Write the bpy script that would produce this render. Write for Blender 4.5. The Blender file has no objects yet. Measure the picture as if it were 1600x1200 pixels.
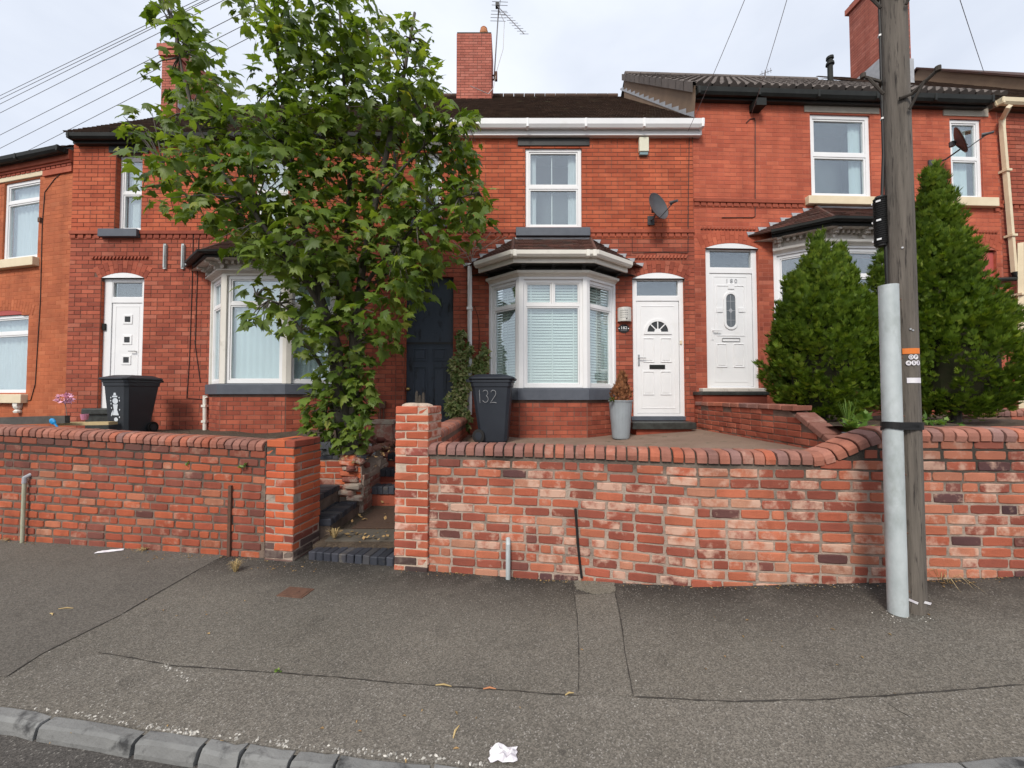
import bpy, bmesh, math, random
import numpy as np
from mathutils import Vector, Matrix, Euler
R_ = math.radians
random.seed(7); rng = np.random.default_rng(7)
sc = bpy.context.scene
COL = sc.collection
# ------------------------------------------------------------------ camera
EYE = 1.6; FPX = 600.0; TILT = R_(1.7)
cam_d = bpy.data.cameras.new('camera'); cam = bpy.data.objects.new('camera', cam_d); COL.objects.link(cam)
cam_d.sensor_width = 36; cam_d.lens = 36*FPX/1600; cam_d.clip_start = .05; cam_d.clip_end = 2000
cam.location = (0, 0, EYE); cam.rotation_euler = (math.pi/2+TILT, 0, 0)
sc.camera = cam
# ------------------------------------------------------------------ sky, sun, exposure
SUN_EL, SUN_AZ = R_(42), R_(200)      # azimuth measured clockwise from +Y: behind the camera, a little to the left
world = bpy.data.worlds.new('World'); sc.world = world; world.use_nodes = True
nt = world.node_tree; nt.nodes.clear()
def N(nt, t, **k):
    n = nt.nodes.new(t)
    for a, b in k.items():
        if a.startswith('i_'):
            key = a[2:]; key = int(key) if key.isdigit() else key
            n.inputs[key].default_value = b
        else: setattr(n, a, b)
    return n
out = N(nt, 'ShaderNodeOutputWorld'); bg = N(nt, 'ShaderNodeBackground', i_Strength=.1)
sky = N(nt, 'ShaderNodeTexSky', sky_type='NISHITA', sun_disc=False, sun_elevation=SUN_EL, sun_rotation=SUN_AZ, air_density=1.0, dust_density=3.0)
tc = N(nt, 'ShaderNodeTexCoord'); mp = N(nt, 'ShaderNodeMapping'); mp.inputs['Scale'].default_value = (1, 1, 2.2)
nz = N(nt, 'ShaderNodeTexNoise', i_Scale=2.1, i_Detail=6.0, i_Roughness=.5)
cr = N(nt, 'ShaderNodeValToRGB'); cr.color_ramp.elements[0].position = .3; cr.color_ramp.elements[1].position = .72
cr.color_ramp.elements[0].color = (3.95, 4.25, 4.85, 1); cr.color_ramp.elements[1].color = (5.5, 5.75, 6.2, 1)
mx = N(nt, 'ShaderNodeMix', data_type='RGBA'); mx.inputs[0].default_value = .9
L = nt.links.new
L(tc.outputs['Generated'], mp.inputs[0]); L(mp.outputs[0], nz.inputs['Vector']); L(nz.outputs[0], cr.inputs[0])
L(sky.outputs[0], mx.inputs[6]); L(cr.outputs[0], mx.inputs[7]); L(mx.outputs[2], bg.inputs['Color']); L(bg.outputs[0], out.inputs[0])
sd = bpy.data.lights.new('sun', 'SUN'); sd.energy = 1.5; sd.angle = R_(16); sd.color = (1, .94, .86)
sun = bpy.data.objects.new('sun', sd); COL.objects.link(sun)
sdir = Vector((math.sin(SUN_AZ)*math.cos(SUN_EL), math.cos(SUN_AZ)*math.cos(SUN_EL), math.sin(SUN_EL)))
sun.rotation_euler = sdir.to_track_quat('Z', 'Y').to_euler(); sun.location = (0, -5, 12)
vs = sc.view_settings; vs.view_transform = 'Standard'; vs.look = 'None'; vs.gamma = 1; vs.use_curve_mapping = False
vs.exposure = .98
sc.render.engine = 'CYCLES'; sc.cycles.max_bounces = 6; sc.cycles.transparent_max_bounces = 12
sc.cycles.use_denoising = True
# ------------------------------------------------------------------ photograph pixel -> point at a chosen depth
def ray(px, py):
    a, b = px-800, 600-py
    ct, st = math.cos(TILT), math.sin(TILT)
    return Vector((a, FPX*ct - b*st, FPX*st + b*ct))
def at(px, py, Y):
    d = ray(px, py); return Vector((0, 0, EYE)) + d*(Y/d.y)
def atz(px, py, z):
    d = ray(px, py); return Vector((0, 0, EYE)) + d*((z-EYE)/d.z)
class Frame:                       # a facade's own axes: x along it, y into the house, z up
    def __init__(s, X, Y, th): s.X, s.Y, s.th = X, Y, th; s.c, s.s = math.cos(th), math.sin(th)
    def loc(s, x, y): x -= s.X; y -= s.Y; return (x*s.c+y*s.s, -x*s.s+y*s.c)
    def wor(s, x, y): return (s.X+x*s.c-y*s.s, s.Y+x*s.s+y*s.c)
    def uz(s, px, py, off=0.0):
        d = ray(px, py); ox, oy = s.loc(0, 0); dx = d.x*s.c+d.y*s.s; dy = -d.x*s.s+d.y*s.c
        t = (off-oy)/dy; return ox+t*dx, EYE+t*d.z
    def u(s, px, py=400, off=0.0): return s.uz(px, py, off)[0]
    def z(s, py, px=800, off=0.0): return s.uz(px, py, off)[1]
    def rect(s, x0, y0, x1, y1, off=0.0):
        a = s.uz(x0, (y0+y1)/2, off)[0]; b = s.uz(x1, (y0+y1)/2, off)[0]; xm = (x0+x1)/2
        return a, b, s.uz(xm, y1, off)[1], s.uz(xm, y0, off)[1]
# ------------------------------------------------------------------ mesh builder
class MB:
    def __init__(s, T=None): s.v, s.f, s.a, s.T = [], [], [], T
    def add(s, vs, fs, r=0.0):
        n = len(s.v)
        if s.T: vs = [s.T(*p) for p in vs]
        s.v += [tuple(p) for p in vs]; s.f += [tuple(i+n for i in f) for f in fs]; s.a += [r]*len(fs); return s
    def box(s, x0, x1, y0, y1, z0, z1, r=0.0):
        return s.add([(x0,y0,z0),(x1,y0,z0),(x1,y1,z0),(x0,y1,z0),(x0,y0,z1),(x1,y0,z1),(x1,y1,z1),(x0,y1,z1)],
            [(0,3,2,1),(4,5,6,7),(0,1,5,4),(1,2,6,5),(2,3,7,6),(3,0,4,7)], r)
    def prism(s, poly, a, b, ax='y', r=0.0):
        n = len(poly)
        m = {'y': lambda p, q: (p[0], q, p[1]), 'z': lambda p, q: (p[0], p[1], q), 'x': lambda p, q: (q, p[0], p[1])}[ax]
        vs = [m(p, a) for p in poly]+[m(p, b) for p in poly]
        return s.add(vs, [tuple(range(n)), tuple(range(2*n-1, n-1, -1))]+[(i, (i+1) % n, n+(i+1) % n, n+i) for i in range(n)], r)
    def ring(s, outer, inner, a, b, r=0.0):      # flat frame in xz between y=a (front) and y=b
        n = len(outer); vs = [(p[0],a,p[1]) for p in outer]+[(p[0],a,p[1]) for p in inner]+[(p[0],b,p[1]) for p in outer]+[(p[0],b,p[1]) for p in inner]
        fs = []
        for i in range(n):
            j = (i+1) % n; fs += [(i,j,n+j,n+i),(2*n+i,3*n+i,3*n+j,2*n+j),(i,2*n+i,2*n+j,j),(n+i,n+j,3*n+j,3*n+i)]
        return s.add(vs, fs, r)
    def frame(s, x0, x1, z0, z1, t, a, b):
        return s.ring([(x0,z0),(x1,z0),(x1,z1),(x0,z1)], [(x0+t,z0+t),(x1-t,z0+t),(x1-t,z1-t),(x0+t,z1-t)], a, b)
    def tube(s, pts, rad, n=8, r=0.0):
        pts = [Vector(p) for p in pts]; k = len(pts)
        if not hasattr(rad, '__len__'): rad = [rad]*k
        vs = []; ref = None
        for i, p in enumerate(pts):
            d = (pts[min(i+1,k-1)]-pts[max(i-1,0)]).normalized()
            if ref is None: ref = Vector((0,0,1)) if abs(d.z) < .9 else Vector((1,0,0))
            x = d.cross(ref).normalized(); y = x.cross(d).normalized(); ref = y
            vs += [tuple(p+(x*math.cos(2*math.pi*j/n)+y*math.sin(2*math.pi*j/n))*rad[i]) for j in range(n)]
        fs = [tuple(range(n-1,-1,-1)), tuple((k-1)*n+j for j in range(n))]
        for i in range(k-1):
            for j in range(n): fs.append((i*n+j, i*n+(j+1)%n, (i+1)*n+(j+1)%n, (i+1)*n+j))
        return s.add(vs, fs, r)
    def lathe(s, prof, n=16, c=(0,0,0), sx=1, sy=1, r=0.0):
        vs = []; k = len(prof)
        for rr, z in prof: vs += [(c[0]+rr*sx*math.cos(2*math.pi*j/n), c[1]+rr*sy*math.sin(2*math.pi*j/n), c[2]+z) for j in range(n)]
        fs = [tuple(range(n-1,-1,-1)), tuple((k-1)*n+j for j in range(n))]
        for i in range(k-1):
            for j in range(n): fs.append((i*n+j, i*n+(j+1)%n, (i+1)*n+(j+1)%n, (i+1)*n+j))
        return s.add(vs, fs, r)
    def extr(s, prof, path, closed_prof=True, r=0.0):     # profile (out,z) swept along a plan path (x,y); out is to the right-hand outer side (-normal)
        vs = []; k = len(path); n = len(prof)
        P = [Vector(p) for p in path]
        for i, p in enumerate(P):
            d0 = (P[i]-P[i-1]).normalized() if i else (P[1]-P[0]).normalized()
            d1 = (P[i+1]-P[i]).normalized() if i < k-1 else d0
            n0 = Vector((d0.y,-d0.x)); n1 = Vector((d1.y,-d1.x)); m = (n0+n1); m /= max(.2, m.dot(n0))
            vs += [(p.x+m.x*o, p.y+m.y*o, z) for o, z in prof]
        fs = [tuple(range(n)), tuple((k-1)*n+j for j in range(n-1,-1,-1))]
        for i in range(k-1):
            for j in range(n): fs.append((i*n+j, (i+1)*n+j, (i+1)*n+(j+1)%n, i*n+(j+1)%n))
        return s.add(vs, fs, r)
    def mesh(s, name, smooth=False, fix=True):
        me = bpy.data.meshes.new(name); me.from_pydata(s.v, [], s.f)
        if any(s.a):
            at_ = me.attributes.new('rnd', 'FLOAT', 'FACE'); at_.data.foreach_set('value', s.a)
        if fix and len(s.f) < 30000:
            b = bmesh.new(); b.from_mesh(me); bmesh.ops.recalc_face_normals(b, faces=b.faces); b.to_mesh(me); b.free()
        if smooth: me.polygons.foreach_set('use_smooth', [True]*len(me.polygons))
        me.update(); return me
    def build(s, name, m, parent=None, smooth=False, bevel=0, loc=None, rz=0, kind=None, fix=True, label=None):
        o = bpy.data.objects.new(name, s.mesh(name, smooth, fix)); COL.objects.link(o)
        o.data.materials.append(M[m] if isinstance(m, str) else m)
        o.parent = parent
        if loc is not None: o.location = loc
        if rz: o.rotation_euler = (0, 0, rz)
        if bevel:
            bv = o.modifiers.new('bevel', 'BEVEL'); bv.width = bevel; bv.segments = 2; bv.limit_method = 'ANGLE'; bv.angle_limit = R_(40)
        if kind: o['kind'] = kind
        if label: o['label'] = label
        return o
def inst(name, me, parent, loc, rot=(0,0,0)):
    o = bpy.data.objects.new(name, me); COL.objects.link(o); o.parent = parent; o.location = loc; o.rotation_euler = rot; return o
def empty(name, loc=(0,0,0), rz=0):
    o = bpy.data.objects.new(name, None); COL.objects.link(o); o.location = loc; o.rotation_euler = (0,0,rz); o.empty_display_size = .2; return o
def tag(o, label, cat, group=None):
    o['label'] = label; o['category'] = cat
    if group: o['group'] = group
    return o
def struct(o, kind='structure'): o['kind'] = kind; return o
def arc(cx, cz, r, a0, a1, n): return [(cx+r*math.cos(a0+(a1-a0)*i/n), cz+r*math.sin(a0+(a1-a0)*i/n)) for i in range(n+1)]
# ------------------------------------------------------------------ materials
M = {}
def newmat(name):
    m = bpy.data.materials.new(name); m.use_nodes = True; M[name] = m
    t = m.node_tree; return m, t, t.nodes['Principled BSDF']
def c4(c): return (c[0], c[1], c[2], 1)
def mixc(t, fac, a, b, mode='MIX'):
    n = N(t, 'ShaderNodeMix', data_type='RGBA', blend_type=mode)
    for i, v in ((0, fac), (6, a), (7, b)):
        if hasattr(v, 'is_output'): t.links.new(v, n.inputs[i])
        else: n.inputs[i].default_value = v if i == 0 else c4(v)
    return n.outputs[2]
def mth(t, op, a, b=0.0):
    n = N(t, 'ShaderNodeMath', operation=op)
    for i, v in ((0, a), (1, b)):
        if hasattr(v, 'is_output'): t.links.new(v, n.inputs[i])
        else: n.inputs[i].default_value = v
    return n.outputs[0]
def pos(t, sc3=(1,1,1)):
    g = N(t, 'ShaderNodeNewGeometry'); mp = N(t, 'ShaderNodeMapping'); mp.inputs['Scale'].default_value = sc3
    t.links.new(g.outputs['Position'], mp.inputs[0]); return mp.outputs[0]
def noise(t, vec, scale, detail=4, rough=.55, lo=0, hi=1):
    n = N(t, 'ShaderNodeTexNoise', i_Scale=scale, i_Detail=float(detail), i_Roughness=rough); t.links.new(vec, n.inputs['Vector'])
    if (lo, hi) == (0, 1): return n.outputs[0]
    r = N(t, 'ShaderNodeMapRange', i_1=lo, i_2=hi); t.links.new(n.outputs[0], r.inputs[0]); return r.outputs[0]
def bump(t, b, h, strength, dist=.01):
    n = N(t, 'ShaderNodeBump', i_Strength=strength, i_Distance=dist); t.links.new(h, n.inputs['Height']); t.links.new(n.outputs[0], b.inputs['Normal'])
def rndv(t):
    a = N(t, 'ShaderNodeAttribute', attribute_name='rnd'); o = N(t, 'ShaderNodeObjectInfo')
    return mth(t, 'FRACT', mth(t, 'ADD', a.outputs['Fac'], o.outputs['Random']))
def ramp(t, fac, stops, interp='LINEAR'):
    n = N(t, 'ShaderNodeValToRGB'); cr = n.color_ramp; cr.interpolation = interp
    while len(cr.elements) < len(stops): cr.elements.new(.5)
    for e, (p, c) in zip(cr.elements, stops): e.position = p; e.color = c4(c)
    t.links.new(fac, n.inputs[0]); return n.outputs[0]
def white3(t, v):
    w = N(t, 'ShaderNodeTexWhiteNoise', noise_dimensions='1D'); t.links.new(mth(t, 'MULTIPLY', v, 917.3), w.inputs['W'])
    s = N(t, 'ShaderNodeSeparateColor'); t.links.new(w.outputs['Color'], s.inputs[0]); return s.outputs
def plain(name, col, col2=None, scale=6, rough=.6, bstr=.0, bscale=80, metal=0, var=0.0, spec=.4, sc3=(1,1,1), lo=.3, hi=.7, dirt=None, bdist=.005, zd=None):
    m, t, b = newmat(name); p = pos(t, sc3)
    c = mixc(t, noise(t, p, scale, 5, .6, lo, hi), col, col2 or tuple(x*.8 for x in col))
    if dirt: c = mixc(t, noise(t, p, dirt[1], 6, .65, dirt[2], dirt[3]), c, dirt[0])
    if zd:
        s = N(t, 'ShaderNodeSeparateXYZ'); t.links.new(p, s.inputs[0]); q = N(t, 'ShaderNodeMapRange', i_1=zd[0], i_2=zd[1]); t.links.new(mth(t, 'ADD', s.outputs[2], mth(t, 'MULTIPLY', noise(t, p, 2.2, 5, .6), .5)), q.inputs[0]); c = mixc(t, q.outputs[0], c, zd[2])
    if var:
        w = white3(t, rndv(t)); hs = N(t, 'ShaderNodeHueSaturation'); t.links.new(c, hs.inputs['Color'])
        t.links.new(mth(t, 'ADD', 1-var, mth(t, 'MULTIPLY', w[0], 2*var)), hs.inputs['Value']); c = hs.outputs[0]
    t.links.new(c, b.inputs['Base Color']); b.inputs['Roughness'].default_value = rough; b.inputs['Metallic'].default_value = metal; b.inputs['Specular IOR Level'].default_value = spec
    if bstr: bump(t, b, noise(t, p, bscale, 4, .6), bstr, bdist)
    return m
def brickmat(name, stops, eff=0.0, effcol=(.62,.45,.36), soot=.2, sootcol=(.05,.035,.03), val=.18, rough=.85, bstr=.35, effth=.58, grain=140, patch=9, topdirt=None):
    m, t, b = newmat(name); p = pos(t); v = rndv(t); w = white3(t, v)
    c = ramp(t, w[0], stops)
    hs = N(t, 'ShaderNodeHueSaturation'); t.links.new(c, hs.inputs['Color'])
    t.links.new(mth(t, 'ADD', 1-val, mth(t, 'MULTIPLY', w[1], 2*val)), hs.inputs['Value']); c = hs.outputs[0]
    c = mixc(t, noise(t, p, 2.2, 3, .5, .35, .75), c, mixc(t, 1.0, c, (.72,.70,.72), 'MULTIPLY'))
    c = mixc(t, mth(t, 'MULTIPLY', noise(t, p, grain, 3, .6, .35, .75), .35), c, mixc(t, 1.0, c, (.5,.45,.45), 'MULTIPLY'))
    sk = noise(t, pos(t, (5, 5, .35)), 1.0, 5, .6, .46, .74); c = mixc(t, mth(t, 'MULTIPLY', sk, .5), c, mixc(t, 1.0, c, (.55,.5,.5), 'MULTIPLY'))
    if soot: c = mixc(t, mth(t, 'MULTIPLY', noise(t, p, 5, 6, .7, .52, .8), soot), c, sootcol)
    if eff:
        th = mth(t, 'SUBTRACT', effth+.16, mth(t, 'MULTIPLY', w[2], .34))
        n = noise(t, p, patch, 7, .62); e = N(t, 'ShaderNodeMapRange'); t.links.new(n, e.inputs[0]); t.links.new(th, e.inputs[1]); t.links.new(mth(t, 'ADD', th, .17), e.inputs[2])
        c = mixc(t, mth(t, 'MULTIPLY', e.outputs[0], eff), c, effcol)
    if topdirt:
        s = N(t, 'ShaderNodeSeparateXYZ'); t.links.new(p, s.inputs[0])
        q = N(t, 'ShaderNodeMapRange', i_1=topdirt[0], i_2=topdirt[1]); t.links.new(mth(t, 'ADD', s.outputs[2], mth(t, 'MULTIPLY', noise(t, p, 3.5, 5, .6), .25)), q.inputs[0])
        c = mixc(t, mth(t, 'MULTIPLY', q.outputs[0], topdirt[2]), c, topdirt[3])
    t.links.new(c, b.inputs['Base Color']); b.inputs['Roughness'].default_value = rough; b.inputs['Specular IOR Level'].default_value = .25
    bump(t, b, noise(t, p, 90, 5, .65), bstr, .006); return m
RED = (.42,.085,.042)
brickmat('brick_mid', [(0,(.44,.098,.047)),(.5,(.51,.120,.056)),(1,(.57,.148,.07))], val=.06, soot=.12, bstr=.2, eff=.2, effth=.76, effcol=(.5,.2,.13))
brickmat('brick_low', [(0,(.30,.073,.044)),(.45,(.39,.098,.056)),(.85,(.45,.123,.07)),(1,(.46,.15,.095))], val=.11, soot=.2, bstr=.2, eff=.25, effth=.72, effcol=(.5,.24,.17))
brickmat('brick_far', [(0,(.46,.108,.06)),(.5,(.525,.13,.07)),(1,(.57,.152,.082))], val=.04, soot=.1, bstr=.15, eff=.25, effth=.76, effcol=(.55,.27,.19))
brickmat('brick_orange', [(0,(.44,.125,.055)),(.6,(.49,.142,.06)),(1,(.52,.165,.075))], val=.05, soot=.08, bstr=.15, eff=.2, effth=.76, effcol=(.55,.27,.15))
brickmat('brick_chimney', [(0,(.42,.13,.092)),(.6,(.49,.16,.112)),(1,(.52,.19,.14))], val=.08, soot=.15, bstr=.2)
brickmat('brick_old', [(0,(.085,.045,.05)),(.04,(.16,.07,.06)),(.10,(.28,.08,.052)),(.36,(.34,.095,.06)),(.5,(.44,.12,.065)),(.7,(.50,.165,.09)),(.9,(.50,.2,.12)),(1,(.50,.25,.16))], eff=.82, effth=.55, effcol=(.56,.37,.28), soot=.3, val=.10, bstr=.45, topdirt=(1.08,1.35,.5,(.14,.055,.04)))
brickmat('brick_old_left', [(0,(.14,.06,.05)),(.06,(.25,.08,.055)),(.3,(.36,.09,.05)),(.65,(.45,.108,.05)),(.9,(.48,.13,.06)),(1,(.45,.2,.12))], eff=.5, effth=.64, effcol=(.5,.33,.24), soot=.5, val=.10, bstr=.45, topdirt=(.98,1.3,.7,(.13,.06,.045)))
brickmat('brick_pillar', [(0,(.24,.07,.05)),(.2,(.38,.085,.045)),(.6,(.52,.115,.05)),(1,(.58,.145,.06))], eff=.35, effth=.66, soot=.2, val=.12, bstr=.5)
brickmat('brick_pillar_pale', [(0,(.30,.085,.065)),(.3,(.45,.11,.06)),(.7,(.54,.14,.065)),(1,(.52,.2,.13))], eff=.9, effth=.58, effcol=(.58,.38,.30), soot=.15, val=.12, bstr=.6)
brickmat('coping', [(0,(.27,.155,.135)),(.25,(.34,.16,.12)),(.6,(.40,.17,.12)),(.88,(.44,.17,.11)),(1,(.52,.15,.08))], eff=.3, effth=.66, soot=.35, val=.12, bstr=.5)
brickmat('blue_brick', [(0,(.035,.04,.05)),(.6,(.055,.06,.075)),(1,(.08,.08,.085))], soot=.3, val=.2, bstr=.4, rough=.6, eff=.5, effth=.62, effcol=(.16,.14,.11))
brickmat('brick_dark', [(0,(.09,.06,.055)),(.6,(.14,.085,.072)),(1,(.19,.11,.09))], eff=.5, effth=.6, effcol=(.26,.21,.17), soot=.3, val=.15)
brickmat('brick_rubble', [(0,(.2,.07,.055)),(.5,(.34,.12,.085)),(1,(.38,.22,.17))], eff=.9, effth=.5, effcol=(.42,.36,.29), soot=.4, val=.2, bstr=.8)
plain('mortar_house', (.10,.055,.042), (.17,.095,.07), 7, .9, .3, 120)
plain('mortar_low', (.20,.125,.095), (.10,.06,.045), 5, .9, .3, 120)
plain('mortar_far', (.40,.13,.085), (.30,.09,.06), 4, .9, .2, 120)
plain('mortar_orange', (.46,.16,.07), (.38,.115,.05), 4, .9, .2, 120)
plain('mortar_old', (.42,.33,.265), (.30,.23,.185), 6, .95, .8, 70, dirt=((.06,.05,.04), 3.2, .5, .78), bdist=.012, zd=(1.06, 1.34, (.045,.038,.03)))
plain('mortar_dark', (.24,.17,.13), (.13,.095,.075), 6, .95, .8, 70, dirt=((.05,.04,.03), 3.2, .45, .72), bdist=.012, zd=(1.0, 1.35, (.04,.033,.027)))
plain('mortar_pale', (.55,.44,.34), (.42,.32,.25), 9, .95, .8, 70, bdist=.012)
plain('upvc', (.80,.80,.80), (.74,.745,.75), 2.5, .35, spec=.5, dirt=((.66,.65,.61), 3, .6, .9))
plain('upvc_cream', (.76,.73,.66), (.66,.63,.57), 3, .45, dirt=((.45,.42,.36), 5, .58, .85))
plain('paint_cream', (.72,.62,.44), (.64,.54,.37), 5, .6, .2, 60)
plain('paint_white_old', (.62,.58,.52), (.48,.43,.38), 9, .6, .2, 60, dirt=((.25,.2,.16), 7, .58, .8))
plain('black_paint', (.018,.018,.018), (.03,.03,.028), 5, .5, .1, 50)
plain('black_gutter', (.010,.011,.010), (.02,.022,.02), 6, .6, spec=.25)
plain('iron_dark', (.03,.024,.02), (.06,.05,.04), 20, .8)
plain('pipe_mossy', (.42,.41,.32), (.3,.31,.2), 14, .7)
plain('slab_dirty', (.075,.065,.052), (.11,.098,.08), 6, .9, .5, 60)
plain('sill_slate', (.075,.085,.105), (.10,.112,.135), 6, .55, .15, 60, dirt=((.2,.2,.2), 9, .66, .85))
plain('door_navy', (.032,.043,.062), (.045,.058,.08), 4, .5, .3, 40, dirt=((.012,.014,.018), 9, .55, .7), sc3=(1,1,.4))
plain('concrete_lintel', (.40,.36,.30), (.31,.28,.235), 6, .9, .4, 60)
plain('render_brown', (.24,.165,.11), (.19,.13,.09), 3, .95, .5, 80)
plain('tile_brown', (.060,.036,.026), (.095,.058,.04), 3, .9, .4, 60, var=.25, dirt=((.13,.13,.08), 2.5, .6, .75))
plain('tile_bay', (.10,.04,.028), (.075,.035,.027), 5, .85, .4, 60, var=.3, dirt=((.05,.045,.035), 6, .5, .75))
plain('tile_grey', (.15,.125,.11), (.10,.085,.078), 4, .9, .4, 60, var=.15)
plain('lead', (.42,.43,.45), (.30,.31,.33), 8, .5, .2, 40)
plain('galvanised', (.36,.40,.40), (.52,.56,.565), 9, .5, .12, 30, metal=.1, spec=.4, dirt=((.27,.30,.28), 6, .52, .78), sc3=(1,1,.5))
plain('pot_grey', (.30,.335,.36), (.25,.28,.30), 5, .55, .1, 30)
plain('bin_plastic', (.022,.026,.032), (.03,.035,.042), 4, .5, .12, 120)
plain('bin_navy', (.016,.021,.030), (.022,.028,.038), 4, .5, .12, 120)
plain('rubber', (.012,.012,.012), None, 5, .7)
plain('chalk', (.55,.56,.57), (.35,.36,.37), 60, .9)
plain('sticker_white', (.62,.66,.7), (.5,.55,.6), 30, .6)
plain('dish_grey', (.085,.085,.09), (.06,.06,.065), 6, .5)
plain('cable_black', (.012,.012,.012), None, 5, .55)
plain('cable_white', (.6,.56,.52), (.45,.42,.4), 7, .6)
plain('wire_grey', (.20,.19,.2), None, 5, .6)
plain('steel', (.5,.5,.5), (.4,.4,.4), 9, .35, metal=.8)
plain('steel_brushed', (.62,.6,.55), (.5,.49,.46), 12, .4, metal=.25)
plain('rust', (.085,.045,.03), (.14,.07,.045), 20, .9, .5, 90)
plain('brass', (.5,.35,.12), None, 9, .35, metal=.9)
plain('terracotta', (.48,.2,.09), (.38,.15,.07), 9, .8)
plain('orange_label', (.75,.20,.03), None, 20, .5)
plain('blue_plastic', (.02,.28,.62), None, 9, .4)
plain('pink_plastic', (.62,.24,.36), None, 9, .5)
plain('pink_petal', (.72,.30,.45), (.8,.5,.6), 40, .8, var=.2)
plain('timber_pale', (.55,.42,.22), (.42,.32,.17), 12, .8, .3, 60, sc3=(.3,1,1))
plain('board_dark', (.06,.055,.05), (.1,.09,.08), 9, .9, .3, 60)
plain('red_paint', (.42,.085,.075), (.34,.068,.058), 3, .7, .2, 60)
plain('alarm_cream', (.72,.70,.55), None, 4, .5)
plain('alarm_teal', (.2,.3,.32), None, 4, .5)
plain('soil', (.055,.04,.028), (.11,.08,.055), 8, .95, .9, 50, dirt=((.2,.15,.10), 22, .6, .7), bdist=.03)
plain('yard_paving', (.19,.125,.09), (.25,.175,.13), 3.5, .95, .5, 120, dirt=((.1,.085,.05), 7, .56, .7))
plain('paper_white', (.75,.74,.74), (.6,.56,.62), 30, .8)
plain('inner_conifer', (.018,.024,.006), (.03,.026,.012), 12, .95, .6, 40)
plain('straw', (.5,.38,.18), (.38,.27,.12), 30, .9, var=.3)
plain('pebble', (.50,.48,.43), (.33,.31,.28), 40, .9, .3, 90, var=.45)
plain('leaf_litter', (.22,.12,.05), (.34,.24,.10), 30, .8, var=.4)
plain('mat_brown', (.085,.05,.033), (.06,.035,.025), 25, .95, .6, 150)
plain('curtain', (.66,.69,.72), (.55,.58,.62), 14, .9, sc3=(3,3,.15))
plain('blind_pale', (.74,.79,.76), (.70,.76,.73), 3, .6)
plain('blind_cool', (.62,.70,.74), (.56,.64,.68), 3, .7, sc3=(4,4,.1))
plain('room_dark', (.045,.05,.055), (.03,.033,.036), 2, .9)
plain('room_grey', (.16,.18,.20), (.11,.125,.14), 1.5, .9)
plain('stone_slab', (.19,.185,.18), (.26,.255,.25), 6, .85, .4, 60)
plain('step_black', (.022,.022,.02), (.05,.055,.05), 14, .45, .3, 60)
plain('kerb_stone', (.15,.15,.145), (.20,.20,.192), 9, .9, .9, 45, var=.14, dirt=((.04,.04,.04), 7.5, .54, .68), sc3=(1,1,1))
plain('crack_tar', (.018,.016,.014), (.06,.054,.046), 9, .9)
plain('moss', (.10,.13,.03), (.2,.2,.07), 30, .95, .5, 90)
plain('vine_dead', (.30,.21,.16), (.2,.14,.11), 20, .9)
plain('dead_conifer', (.20,.075,.03), (.32,.14,.06), 25, .9, var=.35)
def glass():
    m, t, b = newmat('glass'); t.nodes.remove(b); o = t.nodes['Material Output']
    g = N(t, 'ShaderNodeBsdfGlossy', i_Roughness=.015); g.inputs['Color'].default_value = (.9,.95,1,1)
    tr = N(t, 'ShaderNodeBsdfTransparent'); tr.inputs['Color'].default_value = (.92,.96,.95,1)
    fr = N(t, 'ShaderNodeLayerWeight', i_Blend=.5); k = mth(t, 'ADD', mth(t, 'MULTIPLY', mth(t, 'POWER', fr.outputs['Facing'], 3.5), .5), .16)
    p = pos(t); bp = N(t, 'ShaderNodeBump', i_Strength=.05, i_Distance=.01); t.links.new(noise(t, p, 2.5, 2), bp.inputs['Height']); t.links.new(bp.outputs[0], g.inputs['Normal'])
    x = N(t, 'ShaderNodeMixShader'); t.links.new(k, x.inputs[0]); t.links.new(tr.outputs[0], x.inputs[1]); t.links.new(g.outputs[0], x.inputs[2]); t.links.new(x.outputs[0], o.inputs[0])
glass()
def foliage(name, stops, rough=.5, trans=.35, tcol=(1.5,1.5,.6), spec=.35):
    m, t, b = newmat(name); v = rndv(t); w = white3(t, v); p = pos(t)
    c = ramp(t, w[0], stops); c = mixc(t, noise(t, p, 1.6, 3, .5, .35, .7), c, mixc(t, 1.0, c, (.62,.70,.62), 'MULTIPLY'))
    c = mixc(t, mth(t, 'MULTIPLY', noise(t, p, 60, 3, .6, .4, .7), .25), c, mixc(t, 1.0, c, (.55,.55,.5), 'MULTIPLY'))
    t.links.new(c, b.inputs['Base Color']); b.inputs['Roughness'].default_value = rough; b.inputs['Specular IOR Level'].default_value = spec
    tr = N(t, 'ShaderNodeBsdfTranslucent'); t.links.new(mixc(t, 1.0, c, tcol, 'MULTIPLY'), tr.inputs['Color'])
    x = N(t, 'ShaderNodeMixShader'); x.inputs[0].default_value = trans; o = t.nodes['Material Output']
    t.links.new(b.outputs[0], x.inputs[1]); t.links.new(tr.outputs[0], x.inputs[2]); t.links.new(x.outputs[0], o.inputs[0])
foliage('maple_leaf', [(0,(.085,.138,.022)),(.4,(.138,.205,.034)),(.8,(.2,.275,.048)),(.97,(.25,.31,.06)),(1,(.29,.27,.05))], rough=.45, trans=.42, spec=.3)
foliage('thuja_leaf', [(0,(.07,.125,.011)),(.5,(.125,.2,.017)),(.85,(.19,.275,.026)),(1,(.26,.32,.038))], rough=.6, trans=.3)
foliage('ivy_leaf', [(0,(.10,.16,.04)),(.4,(.2,.25,.08)),(.75,(.38,.38,.16)),(1,(.5,.46,.25))], trans=.2)
foliage('weed_leaf', [(0,(.08,.16,.03)),(.6,(.16,.27,.05)),(1,(.26,.36,.07))], trans=.3)
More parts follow.
